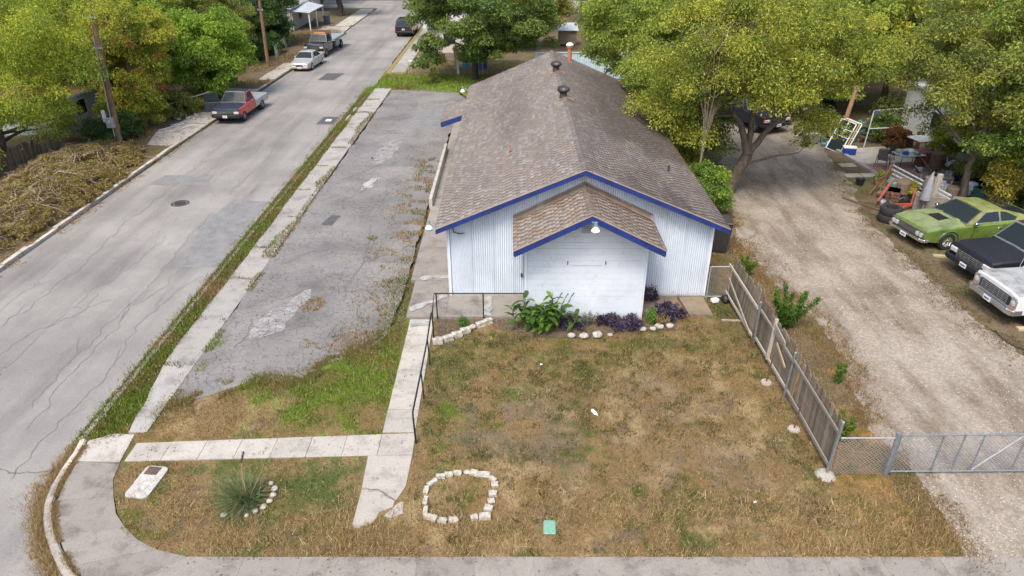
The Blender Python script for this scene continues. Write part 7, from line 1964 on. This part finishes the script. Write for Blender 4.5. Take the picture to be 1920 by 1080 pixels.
# chain link and yard things behind the lot
cl = empty('chain_link_fence', (-9.2, 63.6, 0), 0, 'low chain link fence across the grass behind the parking lot', 'fence')
MB().tube([(0, 0, 1.2), (11.2, 0, 1.2)], .03, 6).build('top_rail', M_GALV, cl)
for i in range(6): MB().tube([(i * 2.2, 0, 0), (i * 2.2, 0, 1.25)], .035, 6).build('post', M_GALV, cl)
MB().box((4.4, -.05, .75), (.22, .12, 1.5), bev=.02).build('post', M_TRIMW, cl)
chainlink(cl, 0, 11.2, .02, 1.2, 0, .22, .006)
for (x, y, h, r_, l_, m_) in ((-4.3, 66.5, 1.25, .36, 'light blue plastic barrel in the yard behind the oak', mat('barrel_blue', (.10, .38, .62), .4)), (-2.7, 66.2, .75, .4, 'deep blue low tub in the yard behind the oak', mat('tub_blue', (.015, .06, .36), .4))):
    b = MB().lathe([(0, 0), (r_ * .9, 0), (r_, .1), (r_ * 1.03, h * .5), (r_, h * .95), (r_ * .9, h), (0, h)], 16).build('barrel', m_, None, True, loc=(x, y, 0)); tag(b, l_, 'barrel')
o = MB().box((0, 0, 1.0), (.45, .3, 2.0), bev=.03).build('yard_post', mat('post_pale', (.5, .38, .27), .8), loc=(-5.1, 66.0, 0)); tag(o, 'pale wooden post standing by the blue barrel', 'post')

# ------------------------------------------------------------------ left side: fences, brush pile, debris
def pick_line(name, p0, p1, label, hs, m, gap=.15, lean=.05):
    p0, p1 = Vector((*p0, 0)), Vector((*p1, 0)); d = p1 - p0; a = math.atan2(d.y, d.x)
    r = empty(name, p0, a, label, 'fence'); L = d.length; x = .07
    ms = []
    for h in hs:
        me = picket_mesh(h, .14); me.materials.clear(); me.materials.append(m); ms.append(me)
    while x < L:
        link('picket', random.choice(ms), r, (x, random.uniform(-.01, .01), 0), (random.gauss(0, lean), random.gauss(0, .015), 0)); x += gap
    for z in (.3, 1.05): MB().bar((0, .03, z), (L, .03, z), .04, .08, up=(0, 0, 1)).build('rail', M_RAILW, r)
    return r
pick_line('old_fence', (-28.9, 32.5), (-27.2, 41.2), 'old brown plank fence behind the brush pile at the left', (1.25, 1.32, 1.4), M_PICK2)
pick_line('board_fence', (-26.9, 43.4), (-25.6, 44.5), 'short tan board fence between the iron railing and the pole', (1.5, 1.55), M_PICK)
ir = empty('iron_fence', (-28.9, 42.6, 0), R(30), 'rusty iron railing with pointed bars in front of the blue house', 'fence')
for i in range(17):
    MB().tube([(i * .14, 0, 0), (i * .14, 0, 1.3 + .12 * math.sin(i * .2))], .014, 5).build('bar', M_RUST, ir)
    MB().lathe([(.03, 0), (.02, .06), (0, .12)], 6, Matrix.Translation((i * .14, 0, 1.3 + .12 * math.sin(i * .2)))).build('finial', M_RUST, ir)
for z in (.2, 1.1): MB().tube([(0, 0, z), (2.25, 0, z)], .016, 5).build('rail', M_RUST, ir)
MB().box((2.4, .05, .7), (.3, .12, 1.4), bev=.02).build('gate_panel', mat('rust_panel', (.08, .045, .035), .8, var=.4), ir)

bp = empty('brush_pile', (-24.5, 33, 0), 0, 'long heap of cut branches with yellowing leaves along the left kerb', 'brush pile')
def pile_h(x, y):
    u = (x + 24.3) / 3.2; v = (y - 33) / 9.0
    return np.clip(1 - u * u - 0.75 * v * v, 0, 1) ** .6 * (0.25 + 1.25 * fbm(x, y, .75, 3, 3))
kx = RNG.uniform(-27.6, -21.3, 900); ky = RNG.uniform(23.5, 42, 900); kh = pile_h(kx, ky); k = kh > .08
kx, ky, kh = kx[k], ky[k], kh[k]
cen = np.stack([kx + 24.5, ky - 33, kh * RNG.uniform(.7, 1.15, len(kx)) + .05], 1)
V, c = leaf_cloud(cen, RNG.uniform(.16, .42, len(cen)), 90000, .12, [(.11, .078, .03), (.24, .165, .048), (.36, .255, .065), (.45, .33, .085), (.27, .23, .055)], droop=.2, flat=.55, asp=.38, clv=.25, gain=1)
V[:, 2] = np.maximum(V[:, 2], .012)
tag(link('leaves', leaf_mesh(V, c, 'leaves'), bp), kind='stuff')
M_BRANCH = bark_mat('cut_branch', (.33, .26, .18))
mb = MB()
def brancht(mb, big):
    x = random.uniform(-26.8, -22); y = random.uniform(25, 40.5); h = float(pile_h(np.array([x]), np.array([y]))[0])
    if h < .1: return False
    a = random.uniform(-.5, 2.6); L = random.uniform(1.2, 2.8) if big else random.uniform(.5, 1.4)
    p = Vector((x + 24.5, y - 33, h * 1.02 + .03)); q = [p]
    for j in range(5):
        a += random.uniform(-.4, .4); n_ = q[-1] + Vector((math.cos(a), math.sin(a), 0)) * L / 5
        hh = float(pile_h(np.array([n_.x - 24.5]), np.array([n_.y + 33]))[0]); n_.z = max(.04, hh * 1.0 + random.uniform(0, .26)); q.append(n_)
    r0 = random.uniform(.022, .04) if big else .011
    mb.tube(q, [r0 * (1 - .13 * j) for j in range(6)], 5)
    if big:
        for j in range(3):
            b = q[random.randrange(1, 5)]; mb.tube([b, b + Vector((random.uniform(-.4, .4), random.uniform(-.4, .4), .12)), b + Vector((random.uniform(-.8, .8), random.uniform(-.8, .8), .16))], [.013, .009, .004], 4)
    return True
n = 0
while n < 60:
    mb = MB()
    if brancht(mb, True): mb.build('branch', M_BRANCH, bp); n += 1
    else: mb.bm.free()
mb = MB()
for _ in range(420): brancht(mb, False)
tag(mb.build('twig', M_TWIG, bp), kind='stuff')
tree('weed_shrub', (-27.2, 29.6, 0), 'fresh yellow green weed growing in front of the old fence', [(0, 0, .7, 1.2, 1.8, .7)], [([(0, 0, 0), (0, 0, .8)], .04, .02)], 12000, .11, P_GOLD[1:] + P_LIME[1:], nc=50, cr=(.2, .4), nbr=10, cat='shrub')
# wire fence, planks and rubble by the red pickup
wf = empty('wire_fence', (-23.4, 71.5, 0), R(96), 'leaning wire fence overgrown by shrubs along the left verge', 'fence')
for i in range(5): MB().tube([(i * 2, 0, 0), (i * 2, .05, 1.15)], .03, 6).build('post', M_GALV, wf)
MB().tube([(0, .05, 1.12), (8, .05, 1.12)], .022, 6).build('top_rail', M_GALV, wf); chainlink(wf, 0, 8, .02, 1.1, .03, .25, .006)
for k_, (x, y, L, a, z, l_) in enumerate(((-23.0, 46.4, 1.9, 1.0, .05, 'white plank lying on the bare dirt behind the red pickup'), (-22.2, 46.0, 1.7, 1.05, .04, 'second pale plank lying nearer the kerb'), (-23.5, 51.0, 3.2, .7, .9, 'long grey pole propped in the bushes behind the red pickup'), (-22.8, 47.0, 1.0, .9, .12, 'short grey plank across the white one'))):
    o = MB().box((0, 0, 0), (L, .12, .05)).build('plank', M_TRIMW if k_ < 2 else M_RAILW, loc=(x, y, z + .03), rot=(0, -.15 if z > .5 else 0, a)); tag(o, l_, 'plank')
for k_ in range(9):
    stone('rubble_stone', -22.9 + random.uniform(-.9, .7), 48.6 + random.uniform(-1.2, 1.2), random.uniform(.2, .4), random.uniform(.15, .3), .2, random.random() * 3, ['flat', 'largest', 'smallest', 'pointed', 'roundest', 'leftmost', 'rearmost', 'nearest the kerb', 'half buried'][k_] + ' pale rubble lump in the debris heap behind the red pickup', 'rubble in the debris behind the red pickup', M_STONE2, .2, True)
sheet('debris_patch', ragged([(-24.2, 46.2), (-22.6, 46.4), (-22.2, 49.5), (-23.6, 51), (-24.4, 49)], .4, .3), .03, mat('dark_debris', (.10, .085, .075), .95, var=.6, scale=4, bump=.8, obj=False))
bgr = stone('rubbish_bag', -23.6, 42.0, .6, .5, .45, .5, 'shiny black rubbish bag at the foot of the near pole', None, M_BLK, .25, True, 'bag')

# ------------------------------------------------------------------ the junk yard at the right
pt = tag(empty('patio'), 'concrete patio with a brick red section and pale edge beam', kind='structure')
slabs(pt, [[(20.3, 38.8), (24.6, 39.2), (24.6, 42.4), (20.0, 41.6)]], -.1, .05, M_CONC, .005)
slabs(pt, [[(20.4, 35.6), (24.4, 35.6), (24.6, 39.15), (20.3, 38.75)]], -.1, .045, mat('brick_floor', (.27, .17, .14), .9, var=.25, scale=4, obj=False), .005)
mb = MB(); mb.bar((19.9, 41.4, .06), (20.4, 35.6, .06), .22, .14); mb.build('edge_beam', M_CONC, pt)
for (x, y, a, l_) in ((19.35, 38.6, .05, 'far pale stepping stone beside the patio'), (18.9, 36.85, 0, 'near left pale stepping stone beside the patio'), (19.85, 36.9, .05, 'near right pale stepping stone touching the patio beam')):
    o = MB().box((0, 0, .02), (.9, .55, .06), bev=.01).build('stepping_stone', M_CONC, loc=(x, y, 0), rot=(0, 0, a)); tag(o, l_, 'stepping stone', 'stepping stones beside the patio')
co = empty('cooler', (20.25, 40.6, .05), R(-12), 'blue picnic cooler with a white lid on the patio corner', 'cooler')
MB().box((0, 0, .2), (.72, .45, .4), bev=.03).build('cooler_body', mat('cooler_blue', (.015, .05, .33), .4), co); MB().box((0, 0, .43), (.74, .47, .08), bev=.02).build('lid', M_ENAM, co)
MB().tube([(-.38, 0, .3), (-.4, 0, .5), (.4, 0, .5), (.38, 0, .3)], .014, 6).build('handle', M_ENAM, co)
wf_ = empty('window_frame', (19.65, 41.4, 0), R(-35), 'stack of white and yellow window frames leaning on the wooden post', 'window frames')
for k_, (m_, dx) in enumerate(((M_TRIMW, 0), (mat('frame_yellow', (.45, .30, .06), .6), .14), (M_TRIMW, .26))):
    f = MB()
    for (a, b) in (((-.45, 0), (-.45, 1.9)), ((.45, 0), (.45, 1.9)), ((-.45, 0), (.45, 0)), ((-.45, 1.9), (.45, 1.9)), ((-.45, .95), (.45, .95)), ((0, .95), (0, 1.9)), ((-.45, 1.4), (.45, 1.4))): f.bar((a[0], 0, a[1]), (b[0], 0, b[1]), .07, .05)
    o = f.build('sash', m_, wf_, loc=(dx, dx * .9, .02), rot=(R(-24), R(14), 0)); MB().box((0, 0, .95), (.84, .012, 1.84)).build('pane', M_GLASS, o)
o = MB().tube([(0, 0, 0), (.28, .1, 2.0), (.5, .2, 3.6)], [.15, .14, .12], 10).build('wooden_post', mat('post_tan', (.34, .215, .12), .85, 0, .3, 5), None, True, loc=(20.4, 42.6, 0)); tag(o, 'leaning tan wooden post behind the window frames', 'post')
def chair(x, y, rz, label):
    r = empty('patio_chair', (x, y, .05), rz, label, 'chair', 'dark metal patio chairs')
    MB().box((0, 0, .44), (.52, .5, .035), bev=.01).build('seat', mat('mesh_grey', (.11, .105, .1), .8), r)
    MB().box((0, .3, .78), (.5, .03, .62), M=Matrix.Rotation(R(-12), 4, 'X'), bev=.01).build('backrest', mat('mesh_grey', (.11, .105, .1), .8), r)
    for (sx, sy) in ((-1, -1), (1, -1), (-1, 1), (1, 1)): MB().tube([(sx * .27, sy * .25, .44), (sx * .33, sy * .36, 0)], .018, 6).build('leg', M_BLK, r)
    for s in (-1, 1): MB().tube([(s * .29, .32, .68), (s * .3, -.2, .66), (s * .28, -.26, .44)], .018, 6).build('armrest', M_BLK, r)
chair(21.15, 38.3, R(140), 'dark patio chair standing on the red brick floor'); chair(22.0, 39.6, R(-150), 'patio chair behind the first one at the glass table')
tb = empty('patio_table', (22.6, 38.4, .05), R(8), 'cluttered patio table with a pale top', 'table')
MB().box((0, 0, .72), (1.5, 1.0, .04), bev=.01).build('table_top', mat('glass_top', (.36, .42, .44), .15, 0, .2), tb)
for (sx, sy) in ((-1, -1), (1, -1), (-1, 1), (1, 1)): MB().tube([(sx * .65, sy * .4, .7), (sx * .7, sy * .45, 0)], .02, 6).build('leg', M_BLK, tb)
def junk(name, label, cat, loc, size, m, rz=0.0, bev=.03):
    o = MB().box((0, 0, size[2] / 2), size, bev=bev).build(name, m, loc=loc, rot=(0, 0, rz)); return tag(o, label, cat)
rp = empty('metal_railing', (20.05, 35.2, 0), math.atan2(31.4 - 35.2, 21.1 - 20.05), 'grey metal railing panel of flat bars leaning between patio and junk heap', 'railing')
LR = 3.95
for i in range(5): MB().bar((0, 0, .3 + i * .22), (LR, 0, .16 + i * .19), .04, .06, up=(0, 0, 1)).build('bar', M_TRIMW, rp)
for x in (0, 1.9, LR): MB().box((x, .03, .65), (.09, .07, 1.3)).build('post', M_STEEL, rp)
for k in range(5):
    mb = MB(); V = []
    for i in range(9): V += [(k * .78 + i * .1, .16 + (.02 if i % 2 else 0), 0), (k * .78 + i * .1, .16 + (.02 if i % 2 else 0), .85)]
    mb.raw(V, [(2 * i, 2 * i + 2, 2 * i + 3, 2 * i + 1) for i in range(8)]).build('cream_sheet', mat('sheet_cream', (.46, .45, .38), .7, var=.2), rp)
def tyre(x, y, z, r, label, tilt=0.0, m=None):
    T = Matrix.Translation((0, 0, 0)); h = r * .36
    o = MB().lathe([(r * .58, -h), (r * .92, -h), (r, -h * .7), (r, h * .7), (r * .92, h), (r * .58, h), (r * .55, 0)], 28, T, closed=True).build('tyre', m or M_RUB, None, True, loc=(x, y, z), rot=(tilt, 0, 0)); return tag(o, label, 'tyre', 'old tyres lying by the green coupe')
tyre(17.85, 30.5, .18, .50, 'lower black tyre of the pair stacked at the edge of the drive'); tyre(17.88, 30.52, .54, .49, 'upper black tyre of the pair stacked at the edge of the drive'); tyre(19.3, 30.6, .22, .44, 'grey dusty tyre lying behind the stacked pair', .15, mat('tyre_grey', (.10, .10, .10), .9, var=.3))
ho = empty('engine_hoist', (18.9, 31.9, 0), R(20), 'red rusty engine hoist lying beside the tyres', 'hoist')
M_HOIST = mat('hoist_red', (.36, .075, .05), .7, 0, .4, 6)
for (n_, a, b) in (('leg', (-.9, -.4, .15), (.9, -.1, .18)), ('leg', (-.6, .45, .15), (1.0, -.05, .18)), ('mast', (.9, -.05, .1), (1.05, .1, .95)), ('boom', (-.5, .7, .25), (.35, .9, 1.2))): MB().bar(a, b, .1, .1).build(n_, M_HOIST, ho)
cart = empty('scrap_trestle', (19.1, 34.1, 0), R(15), 'rusty brown angle iron trestle propped over the black bags', 'trestle')
for a, b in (((-.6, 0, 0), (.6, .3, 1.1)), ((.0, 0, 0), (.7, .4, 1.4)), ((-.2, .1, .7), (.9, .4, 1.0))): MB().bar(a, b, .08, .08).build('bar', M_RUST, cart)
for (x, y, s_, l_) in ((19.0, 33.1, .8, 'large black rubbish bag in the junk heap'), (19.6, 32.7, .7, 'black rubbish bag beside the folded umbrella'), (18.5, 32.6, .45, 'small blue grey bag at the front of the junk heap')):
    stone('rubbish_bag', x, y, s_, s_ * .85, s_ * .7, random.random(), l_, 'rubbish bags in the junk heap', M_BLK if s_ > .5 else mat('bag_blue', (.24, .30, .38), .5), .25, True, 'bag')
um = empty('folded_umbrella', (19.95, 31.5, 0), 0, 'folded grey parasol standing behind the bonnet of the green coupe', 'umbrella')
MB().tube([(0, 0, 0), (.03, 0, 2.1)], .025, 8).build('pole', M_GALV, um); MB().lathe([(.05, .45), (.24, .7), (.2, 1.2), (.1, 1.8), (.03, 2.05)], 12).build('canopy', mat('canopy_grey', (.27, .28, .31), .9, var=.25), um, True)
o = MB().box((0, 0, .9), (.22, .2, 1.8), bev=.02, M=Matrix.Rotation(.08, 4, 'Y')).build('grey_board', M_RAILW, loc=(20.6, 32.0, 0), rot=(0, 0, .3)); tag(o, 'grey weathered board standing behind the parasol', 'board')
po = empty('plant_pot', (19.7, 35.2, 0), 0, 'yellowish pot with a green plant by the rail panel', 'plant pot')
MB().lathe([(0, 0), (.28, 0), (.36, .42), (.33, .42), (.3, .36), (0, .36)], 18).build('pot', mat('pot_yellow', (.42, .35, .14), .7), po, True)
V, c = leaf_cloud(*clumps([(0, 0, .65, .32, .32, .28)], 16, .1, .2), 900, .1, P_LIME); link('plant', leaf_mesh(V, c, 'plant'), po)
o = MB().lathe([(0, 0), (.17, 0), (.24, .36), (.21, .36), (.18, .3), (0, .3)], 16).build('plant_pot', M_BLK, None, True, loc=(18.65, 35.4, 0)); tag(o, 'empty black plant pot at the edge of the drive', 'plant pot')
tree('weed_shrub', (20.3, 33.4, 0), 'bright green weed in front of the cream sheets', [(0, 0, .5, .8, .5, .45)], [([(0, 0, 0), (0, 0, .4)], .03, .01)], 3000, .11, P_LIME[1:] + P_GOLD[1:], nc=20, cr=(.15, .3), nbr=6, cat='shrub')
tree('rusty_bush', (23.0, 40.6, 0), 'rust red dying bush behind the patio table', [(0, 0, 1.1, .6, .5, .7)], [([(0, 0, 0), (0, 0, 1.2)], .04, .02)], 5000, .13, [(.06, .03, .012), (.15, .06, .02), (.18, .10, .03)], nc=30, cr=(.25, .4), nbr=8, cat='shrub')
junk('cardboard_box', 'red brown box beside the patio table', 'box', (23.7, 38.6, .05), (.8, .6, .8), mat('box_red', (.15, .05, .04), .8), .2)
junk('white_panel', 'tilted white panel lying over the boxes by the trailer', 'panel', (24.3, 39.9, 1.2), (1.9, 1.2, .06), M_TRAIL, .2)
junk('blue_tarp', 'bundled blue tarp on the rack by the trailer', 'tarp', (24.0, 44.6, 1.2), (1.4, .8, .35), mat('tarp_blue', (.02, .09, .30), .5, var=.4), .1, .12)
lw_ = MB().box((0, 0, .38), (3.4, .45, .76), bev=.03).build('low_wall', M_CONC_D, loc=(21.4, 31.6, 0), rot=(0, 0, -.35)); tag(lw_, 'low mossy concrete wall behind the green coupe', 'wall')
o = MB().lathe([(0, 0), (.3, 0), (.3, 1.3), (0, 1.3)], 18).build('concrete_pipe', M_CONC_D, None, True, loc=(20.85, 32.9, 0)); tag(o, 'upright grey concrete pipe beside the low mossy wall', 'pipe')
fr = empty('swing_frame', (21.8, 42.0, 0), R(8), 'white pipe frame standing behind the patio chairs', 'frame')
for a, b in (((0, 0, 0), (.1, 0, 2.3)), ((.1, 0, 2.3), (2.6, 0, 2.4)), ((2.6, 0, 2.4), (2.7, 0, 0)), ((.05, 0, 1.2), (2.65, 0, 1.2))): MB().tube([a, b], .036, 8).build('pipe', M_TRIMW, fr)
wb = empty('workbench', (22.0, 44.3, 0), R(4), 'long workbench loaded with tools and engine parts under the trees', 'workbench')
MB().box((0, 0, .85), (3.6, .9, .06)).build('bench_top', M_PICK2, wb); MB().box((0, 0, .35), (3.5, .85, .04)).build('shelf', M_PICK2, wb)
for (sx, sy) in ((-1, -1), (1, -1), (-1, 1), (1, 1)): MB().box((sx * 1.7, sy * .4, .42), (.09, .09, .84)).build('leg', M_PICK2, wb)
PJ = [M_BLK, M_STEEL, M_RUST, M_TRIMW, mat('junk_teal', (.08, .2, .18), .5), mat('junk_yellow', (.42, .3, .06), .6), M_BLK, M_IRON]
HWS = set()
for k_ in range(30):
    x, y = -1.6 + 3.2 * random.random(), random.uniform(-.3, .3); z = .88 if k_ % 2 else .37; s_ = random.uniform(.15, .42)
    p = Matrix.Rotation(R(4), 4, 'Z') @ Vector((x, y, 0))
    nm = random.choice(('tool_box', 'engine_part', 'paint_can'))
    mt_ = random.choice(PJ)
    o = (MB().lathe([(0, 0), (s_ * .4, 0), (s_ * .42, s_), (0, s_)], 12) if nm == 'paint_can' else MB().box((0, 0, s_ * .4), (s_, s_ * .7, s_ * .8), bev=.04)).build(nm, mt_, loc=(22.0 + p.x, 44.3 + p.y, z), rot=(0, 0, random.random() * 3))
    tag(o, '%s %s %s on the %s of the workbench' % ('big' if s_ > .32 else 'small' if s_ < .22 else 'middling', mt_.name.replace('_', ' ').replace('plastic', '').replace('junk ', '').replace('painted trim', 'white').replace('  ', ' ').strip(), nm.replace('_', ' '), ('left end' if x < -.6 else 'right end' if x > .6 else 'middle') + (' top' if k_ % 2 else ' shelf')), nm.replace('_', ' '), 'hardware on the workbench')
    if o['label'] in HWS: bpy.data.objects.remove(o)
    else: HWS.add(o['label'])
for k_, (x, y, s_, m_, l_) in enumerate(((19.0, 43.3, .9, M_STEEL, 'grey metal machine part beside the far truck'), (18.3, 42.3, .5, M_BLK, 'black engine block at the end of the drive'), (24.2, 36.2, .8, M_BLK, 'dark grill cart beside the railing panel'), (23.2, 35.3, .7, M_STEEL, 'grey metal box behind the railing panel'), (22.4, 34.2, .6, M_TRIMW, 'white appliance lying behind the railing panel'), (23.6, 33.6, .7, M_TRIMW, 'white panel box against the trailer'), (24.0, 42.0, 1.0, M_BLK, 'black rack by the trailer wall'))):
    mb = MB(); mb.box((0, 0, s_ * .4), (s_ * 1.3, s_ * .8, s_ * .7), bev=.05); mb.box((s_ * .2, 0, s_ * .85), (s_ * .6, s_ * .5, s_ * .3), bev=.04); mb.tube([(-s_ * .5, 0, s_ * .7), (-s_ * .6, .1, s_ * 1.2)], .03, 6)
    tag(mb.build('machine_part' if k_ < 2 else 'metal_box', m_, loc=(x, y, 0.05), rot=(0, 0, random.random() * 3)), l_, 'machine')
# two more old trucks under the far trees
for (src, x, y, a, l_) in ((bt, 17.3, 45.0, 25, 'dark truck half hidden under the big forked tree at the end of the drive'), (bt, 21.0, 47.6, -20, 'second dark truck parked deep under the trees behind the workbench')):
    c = copy_tree(src); c.location = (x, y, 0); c.rotation_euler = (0, 0, R(a)); c['label'] = l_; c['group'] = 'old trucks under the far trees'
tp = empty('covered_boat', (11.7, 44.6, 0), R(40), 'small white boat with a blue cover behind the bushes', 'boat')
MB().raw([(-1.6, -.6, .9), (1.2, -.6, .9), (1.9, 0, 1.0), (1.2, .6, .9), (-1.6, .6, .9), (-1.5, -.3, .3), (1.0, -.3, .3), (1.4, 0, .4), (1.0, .3, .3), (-1.5, .3, .3)], [(0, 1, 6, 5), (1, 2, 7, 6), (2, 3, 8, 7), (3, 4, 9, 8), (4, 0, 5, 9), (5, 6, 7, 8, 9), (4, 3, 2, 1, 0)]).build('hull', M_TRAIL, tp)
MB().box((-.8, 0, 1.05), (1.3, 1.0, .3), bev=.1).build('cover', mat('tarp_blue', (.02, .09, .30), .5, var=.4), tp)
ho_ = MB(); q = []
for i in range(60): a = i / 59 * 5; q.append((16.5 + .35 * a + .35 * math.cos(a * 1.3), 20.6 - .28 * a + .3 * math.sin(a * 1.7), .03))
o = ho_.tube(q, .02, 5).build('garden_hose', M_RUB); tag(o, 'black hose snaking over the dirt before the white truck', 'hose')
for (x, y, a, l_) in ((18.35, 26.55, 1.35, 'pale timber block before the front wheel of the green coupe'), (18.3, 20.75, .05, 'pale timber plank before the front wheel of the white truck')):
    o = MB().box((0, 0, .05), (1.1 if a < 1 else .16, .2 if a < 1 else .9, .1), bev=.01).build('timber_block', mat('new_board', (.42, .33, .21), .8, var=.2), loc=(x, y, 0), rot=(0, 0, 0 if a < 1 else a)); tag(o, l_, 'timber')
o = MB().bar((0, 0, .05), (-1.1, 1.7, .05), .1, .08).build('timber_edge', M_PICK2, loc=(18.0, 31.7, 0)); tag(o, 'dark timber edging lying at the rim of the drive', 'timber')

for (x, y, rr, hh, n_, pl, l_) in ((24.9, 35.2, 1.3, 1.6, 9000, P_OLIVE, 'olive bush in front of the white trailer wall'), (25.2, 39.2, 1.2, 2.2, 9000, P_YG, 'yellow green bush against the trailer between panel and tarp'), (25.6, 31.6, 1.5, 1.7, 11000, P_LIME, 'green bush right of the dark thick trunk'), (23.6, 43.6, 1.1, 1.5, 7000, P_OAK, 'dark bush beside the blue tarp')):
    tree('yard_bush', (x, y, 0), l_, [(0, 0, hh * .6, rr, rr * .9, hh * .6)], [([(0, 0, 0), (0, 0, hh * .7)], .05, .02)], n_, .13, pl, nc=46, cr=(.25, .5), nbr=10, cat='shrub')

# heaps of workshop clutter between the patio, the railing and the trailer
CLM = [(M_BLK, 'black'), (M_STEEL, 'grey'), (M_RUST, 'rusty'), (M_TRIMW, 'whitish'), (M_IRON, 'dark grey'), (mat('junk_teal', (.08, .2, .18), .5), 'teal'), (M_PICK2, 'brown wooden')]
zones = [('behind the railing panel', 21.6, 24.6, 32.6, 36.0), ('on the near patio edge', 22.6, 24.8, 36.2, 38.2), ('beside the workbench', 20.6, 24.6, 43.0, 46.2), ('behind the window frames', 18.8, 20.2, 42.2, 45.5), ('by the trailer wall', 24.6, 26.0, 36, 44), ('in front of the railing panel', 18.9, 19.8, 32.3, 33.6)]
seen = set()
for k_ in range(72):
    zn, xa, xb, ya, yb = zones[k_ % 6]; mt_, cn = random.choice(CLM); s_ = random.uniform(.25, .7)
    kind = random.choice(('crate', 'drum', 'scrap_pipe', 'spare_wheel', 'car_part'))
    sz = random.choice(('small', 'middling', 'large')); s_ = {'small': .28, 'middling': .48, 'large': .75}[sz] * random.uniform(.9, 1.1)
    lab = '%s %s %s %s' % (sz, 'black' if kind == 'spare_wheel' else cn, kind.replace('_', ' '), zn)
    if lab in seen: continue
    seen.add(lab)
    x, y = random.uniform(xa, xb), random.uniform(ya, yb); mb = MB()
    if kind == 'crate':
        for i in range(4): mb.box((0, 0, s_ * (.12 + .24 * i)), (s_ * 1.2, s_ * .9, s_ * .18))
        mb.box((0, 0, s_ * .48), (s_ * 1.1, s_ * .8, s_ * .9))
    elif kind == 'drum': mb.lathe([(0, 0), (s_ * .42, 0), (s_ * .45, s_ * .1), (s_ * .42, s_ * .6), (s_ * .45, s_ * 1.15), (s_ * .4, s_ * 1.25), (0, s_ * 1.22)], 14)
    elif kind == 'scrap_pipe': mb.tube([(-s_ * 1.4, 0, .06), (s_ * .6, s_ * .3, s_ * .8), (s_ * 1.2, s_ * .5, s_ * .9)], .05, 7)
    elif kind == 'spare_wheel': mt_ = M_RUB; mb.lathe([(s_ * .3, 0), (s_ * .5, .02), (s_ * .53, s_ * .15), (s_ * .5, s_ * .32), (s_ * .3, s_ * .32)], 18, closed=True)
    else:
        mb.box((0, 0, s_ * .3), (s_ * 1.1, s_ * .7, s_ * .5), bev=s_ * .1); mb.lathe([(0, 0), (s_ * .25, 0), (s_ * .25, s_ * .5), (0, s_ * .5)], 10, Matrix.Translation((s_ * .3, 0, s_ * .4)) @ Matrix.Rotation(.9, 4, 'X')); mb.tube([(-s_ * .5, 0, s_ * .4), (-s_ * .6, .1, s_), (-s_ * .1, .2, s_ * 1.1)], .03, 6)
    tag(mb.build(kind, mt_, loc=(x, y, .03 if y > 35 and x > 20 else 0), rot=(0, 0, random.random() * 6)), lab, kind.replace('_', ' '), 'workshop clutter in the yard')
for k_, (x, y, c_) in enumerate(((22.3, 38.2, 'blue'), (22.8, 38.6, 'white'), (22.9, 38.1, 'grey'), (22.1, 38.6, 'pale green'))):
    o = MB().box((0, 0, .09), (.3, .22, .18), bev=.03).build('table_box', {'blue': mat('tarp_blue', (.02, .09, .30), .5), 'white': M_TRIMW, 'grey': M_STEEL, 'pale green': mat('pale_green', (.3, .4, .3), .6)}[c_], loc=(x, y, .792), rot=(0, 0, k_)); tag(o, 'little %s box on the cluttered patio table' % c_, 'box', 'things on the patio table')
